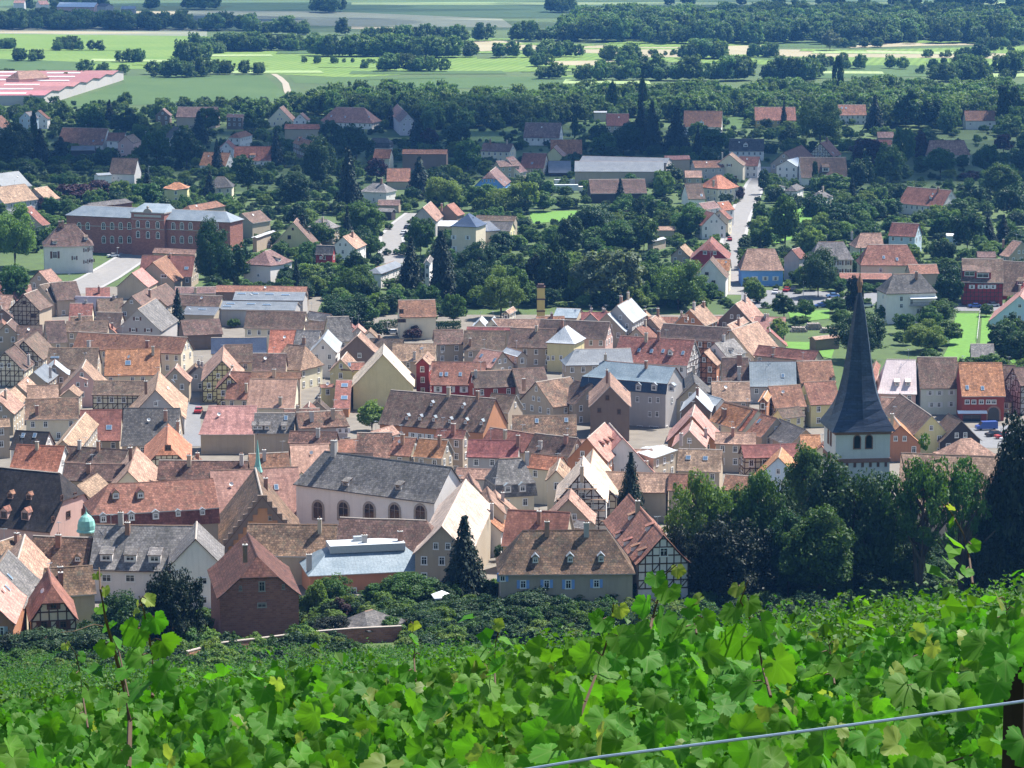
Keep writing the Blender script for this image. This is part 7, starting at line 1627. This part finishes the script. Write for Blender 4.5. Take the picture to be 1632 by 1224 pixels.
def put_leaf(u, v, D, s, young=False, face=None, part=True):
    global NL
    P = at(u, v, D); t = owner(u); loc = P - t.location
    nr = face or (rv.gauss(0, .6), -.7 + rv.gauss(0, .4), .45 + rv.gauss(0, .4))
    me = rv.choice(LY if young else LF)
    q = Vector(nr).normalized().to_track_quat('Z', 'Y') @ Matrix.Rotation(math.pi + rv.gauss(0, .7), 4, 'Z').to_quaternion(); sc = Vector((s, s, s * rv.uniform(.7, 1.3)))
    if part and NL < 300:
        o = link('leaf', me, t); o.rotation_mode = 'QUATERNION'; o.rotation_quaternion = q; o.location = loc; o.scale = sc; NL += 1
    else: EXTRA.setdefault(t, []).append((Matrix.LocRotScale(loc, q, sc), me))
def shoot(pts, D, leaves, s0, s1, thick=.006, young_top=True, every=1):
    """a cane through picture points at depth D with alternating leaves"""
    W = [at(u, v, D + .25 * math.sin(i)) for i, (u, v) in enumerate(pts)]; t = owner(pts[0][0])
    mb = MB(); mb.tube([p - t.location for p in W], [thick * (1 - .75 * i / (len(W) - 1)) for i in range(len(W))], 6); mb.build('shoot', ['cane'], t)
    for k in range(leaves):
        f = (k + .5) / leaves * (len(pts) - 1); i = int(f); q = f - i; a, b = pts[i], pts[i + 1]; u, v = GA(a[0], b[0], q), GA(a[1], b[1], q); sd_ = 1 if k % 2 else -1
        s = GA(s0, s1, k / max(1, leaves - 1)) * rv.uniform(.85, 1.15); off = sd_ * s * FPX / D * .38
        mb = MB(); A, B = at(u, v, D) - t.location, at(u + off, v - abs(off) * .25, D - .05) - t.location; mb.tube([A, (A + B) / 2 + Vector((0, 0, .01)), B], .0022, 5); mb.build('leaf_stalk', ['cane'], t)
        put_leaf(u + off, v - abs(off) * .25, D - .06, s, young_top and k > leaves * .72)
# the canopy nearest the camera: rows of large leaves
def topline(u): return float(np.interp(u, [-50, 150, 330, 480, 640, 800, 950, 1100, 1250, 1420, 1560, 1680], [1150, 1130, 1120, 1095, 1085, 1070, 1030, 1010, 1040, 1035, 1000, 990]))
for i in range(330):
    u = rv.uniform(-40, 1672); tl = topline(u); v = tl + (1260 - tl) * rv.random() ** .85; D = GA(13.5, 8.8, (v - tl) / (1260 - tl)) + rv.uniform(-.6, .6)
    put_leaf(u, v, D, rv.uniform(.07, .125), rv.random() < .06)
for i in range(6400):
    u = rv.uniform(-800, 2440); tl = topline(u) - 22; v = tl + (1300 - tl) * rv.random(); D = GA(14.5, 11, (v - tl) / (1300 - tl)) + rv.uniform(-.2, 1.6)
    put_leaf(u, v, D, rv.uniform(.06, .11), rv.random() < .06, part=False)
for i in range(5): put_leaf(rv.uniform(1585, 1660), rv.uniform(1030, 1215), 9.0 + rv.uniform(-.3, .2), rv.uniform(.08, .13), False)
NL = 0   # the shoots' leaves are parts too
shoot([(205, 1224), (207, 1150), (196, 1090), (180, 1030), (168, 985), (160, 940), (158, 905)], 9.0, 9, .07, .03, .009)
shoot([(205, 1110), (190, 1040), (172, 1000), (150, 995), (118, 1006), (96, 1008)], 9.0, 0, .05, .03, .003)
shoot([(243, 1110), (245, 1070), (240, 1030), (235, 1000), (228, 970), (222, 950)], 9.6, 8, .115, .045)
shoot([(140, 1160), (132, 1110), (128, 1075), (120, 1040), (104, 1020)], 10, 5, .05, .03, .004)
shoot([(790, 1110), (788, 1060), (790, 1025), (800, 985)], 10.5, 5, .09, .04, .004)
shoot([(662, 1085), (660, 1050), (662, 1015), (645, 985)], 10.6, 4, .07, .04, .004)
shoot([(925, 1140), (950, 1075), (965, 1030), (975, 990), (978, 960)], 9.8, 6, .13, .05)
shoot([(1030, 1030), (1040, 985), (1050, 950), (1055, 920), (1078, 900)], 9.6, 6, .11, .045)
shoot([(1228, 1110), (1215, 1060), (1205, 1010), (1190, 975), (1180, 958), (1192, 925)], 9.4, 7, .13, .05)
shoot([(1110, 1010), (1105, 980), (1108, 945)], 9.6, 4, .09, .05, .004)
shoot([(1550, 930), (1545, 890), (1535, 850), (1515, 815), (1500, 800)], 8.6, 4, .04, .025, .004)
shoot([(1330, 1090), (1325, 1050), (1320, 1020)], 10.4, 4, .10, .06, .004)
shoot([(1590, 1040), (1600, 1000), (1605, 975), (1600, 950)], 10, 5, .11, .06, .004)
shoot([(440, 1150), (436, 1105), (430, 1080)], 10.5, 4, .10, .06, .004)
shoot([(1470, 1110), (1465, 1060), (1480, 1020)], 10.2, 4, .11, .06, .004)
for t, L in EXTRA.items():      # the leaves behind, joined
    vs, fs, mi, ve = [], [], [], []; base_ = 0
    for M, me in L:
        n0 = len(me.vertices)
        vs += [tuple(M @ v.co) for v in me.vertices]; ve += [q.value for q in me.attributes['vein'].data]; fs += [tuple(i + base_ for i in p.vertices) for p in me.polygons]; mi += [1 if me in LY else 0] * len(me.polygons); base_ += n0
    me = bpy.data.meshes.new('foliage'); me.from_pydata(vs, [], fs); me.materials.append(MATS['vine_leaf']); me.materials.append(MATS['vine_young']); me.polygons.foreach_set('material_index', mi); me.polygons.foreach_set('use_smooth', [True] * len(fs)); me.update()
    at_ = me.attributes.new('vein', 'FLOAT', 'POINT'); at_.data.foreach_set('value', ve); o = link('foliage', me, t); o['kind'] = 'stuff'
# post, wires

b = at(1613, 1300, 9.3); g = ground(b.x, b.y); top = at(1613, 1046, 9.3).z
p = empty('vine_post', (b.x, b.y, g)); tag(p, 'dark weathered wooden post at the lower right corner', 'post')
mb = MB(); mb.tube([(0, 0, -.3), (.005, 0, (top - g) * .5), (0, 0, top - g - .02), (0, 0, top - g)], [.046, .044, .042, .038], 7); mb.build('shaft', ['stump'], p)
wr = empty('vine_wire', at(1632, 1119, 7.6)); tag(wr, 'thick blue-grey wire stretched across the lower right vines', 'wire')
L = [at(u, v, 7.6 + (u - 1300) * .0002) for u, v in ((780, 1236), (960, 1206), (1150, 1182), (1300, 1163), (1450, 1143), (1700, 1108))]
mb = MB(); mb.tube([q - wr.location for q in L], .0042, 6); mb.build('strand', ['wire_blue'], wr)
wr2 = empty('vine_wire', at(1600, 1200, 10)); tag(wr2, 'thin dark wire low beside the wooden post', 'wire')
mb = MB(); mb.tube([at(u, v, 10) - wr2.location for u, v in ((1430, 1240), (1520, 1212), (1592, 1190))], .0035, 5); mb.build('strand', ['stump'], wr2)
# the slope beyond: leafy clumps along the rows
def clump(seed, n, sz):
    rng = np.random.default_rng(seed); e = unit(rng.normal(size=(n, 3))); P = e * np.array([.62, .45, .5]) * rng.uniform(.55, 1.05, n)[:, None]; up = rng.random(n) < .10
    P[up, 2] += rng.uniform(.2, .75, up.sum())
    nn = unit(e * .6 + rng.normal(size=e.shape) * .5 + np.array([0, -.2, .5])); return P, nn, rng
def clump_mesh(seed, n, sz, hexa):
    P, nn, rng = clump(seed, n, sz)
    t = rng.normal(size=P.shape); t -= (t * nn).sum(1)[:, None] * nn; t = unit(t); b = np.cross(nn, t); V = []; F = []
    shp = [(0, -.35), (.45, -.5), (.5, .05), (.28, .2), (0, .6), (-.28, .2), (-.5, .05), (-.45, -.5)] if hexa else [(0, -.4), (.5, -.1), (0, .6), (-.5, -.1)]
    for i in range(n):
        s = sz * rng.uniform(.65, 1.25); q = len(V)
        for x, y in shp: V.append(P[i] + t[i] * x * s + b[i] * y * s + nn[i] * (abs(x) * .3 * s))
        F.append(tuple(range(q, q + len(shp))))
    me = bpy.data.meshes.new('vine_clump'); me.from_pydata([tuple(v) for v in V], [], F); me.materials.append(MATS['vine_leaf' if hexa else 'vine_far']); me.update(); return me
NEARC = [clump_mesh(50 + i, 230, .14, True) for i in range(4)]; FARC = [clump_mesh(70 + i, 250, .16, False) for i in range(4)]
for lo, hi, src, nm, lb, sp in ((17.5, 48, NEARC, 'vineyard_near_rows', 'leafy vine rows just beyond the nearest grapevines', .62), (48, 215, FARC, 'vineyard_slope', 'far vine rows on the slope above the town', .72)):
    pts = []; sc_ = []; y = lo
    while y < hi:
        hw = min(y * .19 + 3, 33); x = -hw if y < 152 else -y * .2
        while x < (hw if y < 152 else -8):
            yy = y + rv.gauss(0, .18); xx = x + rv.gauss(0, .15); k = rv.uniform(.75, 1.3)
            if rv.random() < .14: x += sp; continue
            pts.append((xx, yy, ground(xx, yy) + .95 * k + rv.gauss(0, .2))); sc_.append((k, k, k * rv.uniform(.85, 1.35))); x += sp
        y += 1.75
    if lo > 40:
        y = 296
        while y < 410:
            x = -y * .2
            while x < y * .2:
                xx, yy = x + rv.gauss(0, .3), y + rv.gauss(0, .3); x += .95
                if xx < (25 if y > 366 else -22): k = rv.uniform(1.2, 1.7); pts.append((xx, yy, ground(xx, yy) + .8)); sc_.append((k, k, k))
            y += 1.9
    o = scatter(nm, pts, sc_, src); tag(o, lb, 'vines')
# ------------------------------------------------------------------ clouds overhead that shade parts of the plain
m, n, b, o = newmat('cloud'); b.inputs['Base Color'].default_value = (.85, .85, .86, 1); b.inputs['Roughness'].default_value = 1
tp = N(n, 'ShaderNodeBsdfTransparent'); mx = N(n, 'ShaderNodeMixShader'); mx.inputs[0].default_value = .76; n.links.new(b.outputs[0], mx.inputs[1]); n.links.new(tp.outputs[0], mx.inputs[2]); n.links.new(mx.outputs[0], o.inputs[0])
def cloud(cx, cy, rx, ry, label, seed, zc=1150):
    off = SV * (zc / SV.z); rng = random.Random(seed); bm = bmesh.new()
    for k in range(16):
        a = rng.uniform(0, 6.28); q = rng.random() ** .5 * .8; r = rng.uniform(.22, .42)
        M = Matrix.Translation((q * math.cos(a) * rx, q * math.sin(a) * ry, rng.uniform(-20, 30))) @ Matrix.Diagonal((rx * r, ry * r, 55, 1))
        bmesh.ops.create_icosphere(bm, subdivisions=3, radius=1, matrix=M)
    for v in bm.verts: v.co += Vector(mnoise.noise_vector(v.co * .02)) * 16
    me = bpy.data.meshes.new('cloud'); bm.to_mesh(me); bm.free(); me.materials.append(MATS['cloud']); me.polygons.foreach_set('use_smooth', [True] * len(me.polygons))
    o = link('cloud', me); o.location = (cx + off.x, cy + off.y, zc); tag(o, label, 'cloud'); return o
CL = [cloud(-60, 1480, 420, 185, 'long cumulus cloud shading the garden suburb', 3), cloud(360, 1420, 260, 190, 'smaller cumulus cloud shading the right gardens', 5), cloud(100, 2950, 900, 420, 'wide cumulus cloud shading the far plain', 8)]
# ------------------------------------------------------------------ haze
m = bpy.data.materials.new('haze'); m.use_nodes = True; nn_ = m.node_tree; nn_.nodes.clear(); MATS['haze'] = m
ou = nn_.nodes.new('ShaderNodeOutputMaterial'); pv = nn_.nodes.new('ShaderNodeVolumePrincipled'); pv.inputs['Color'].default_value = (.14, .42, 1, 1); pv.inputs['Density'].default_value = .000055; pv.inputs['Anisotropy'].default_value = .25
nn_.links.new(pv.outputs[0], ou.inputs['Volume'])
mb = MB(); mb.box(-6300, 6300, -260, 9300, -6, 160); hz = mb.build('haze', ['haze']); hz['kind'] = 'stuff'; tag(hz, 'thin bluish haze over the whole plain', 'haze')
# ------------------------------------------------------------------ leave out windows that nothing in view shows
bvh = BVHTree.FromPolygons(OCC_V, OCC_F)
gone = []
for objs, P, nrm in CULL:
    seen = False
    for c in (Vector((0, 0, CAMZ)), Vector((-14, 0, CAMZ + 3)), Vector((14, 0, CAMZ + 3))):
        d = c - P; dist = d.length; d.normalize()
        r = bvh.ray_cast(P + d * .6, d, dist - 40)
        if r[0] is None: seen = True; break
    if not seen:
        gone += objs
bpy.data.batch_remove(gone)
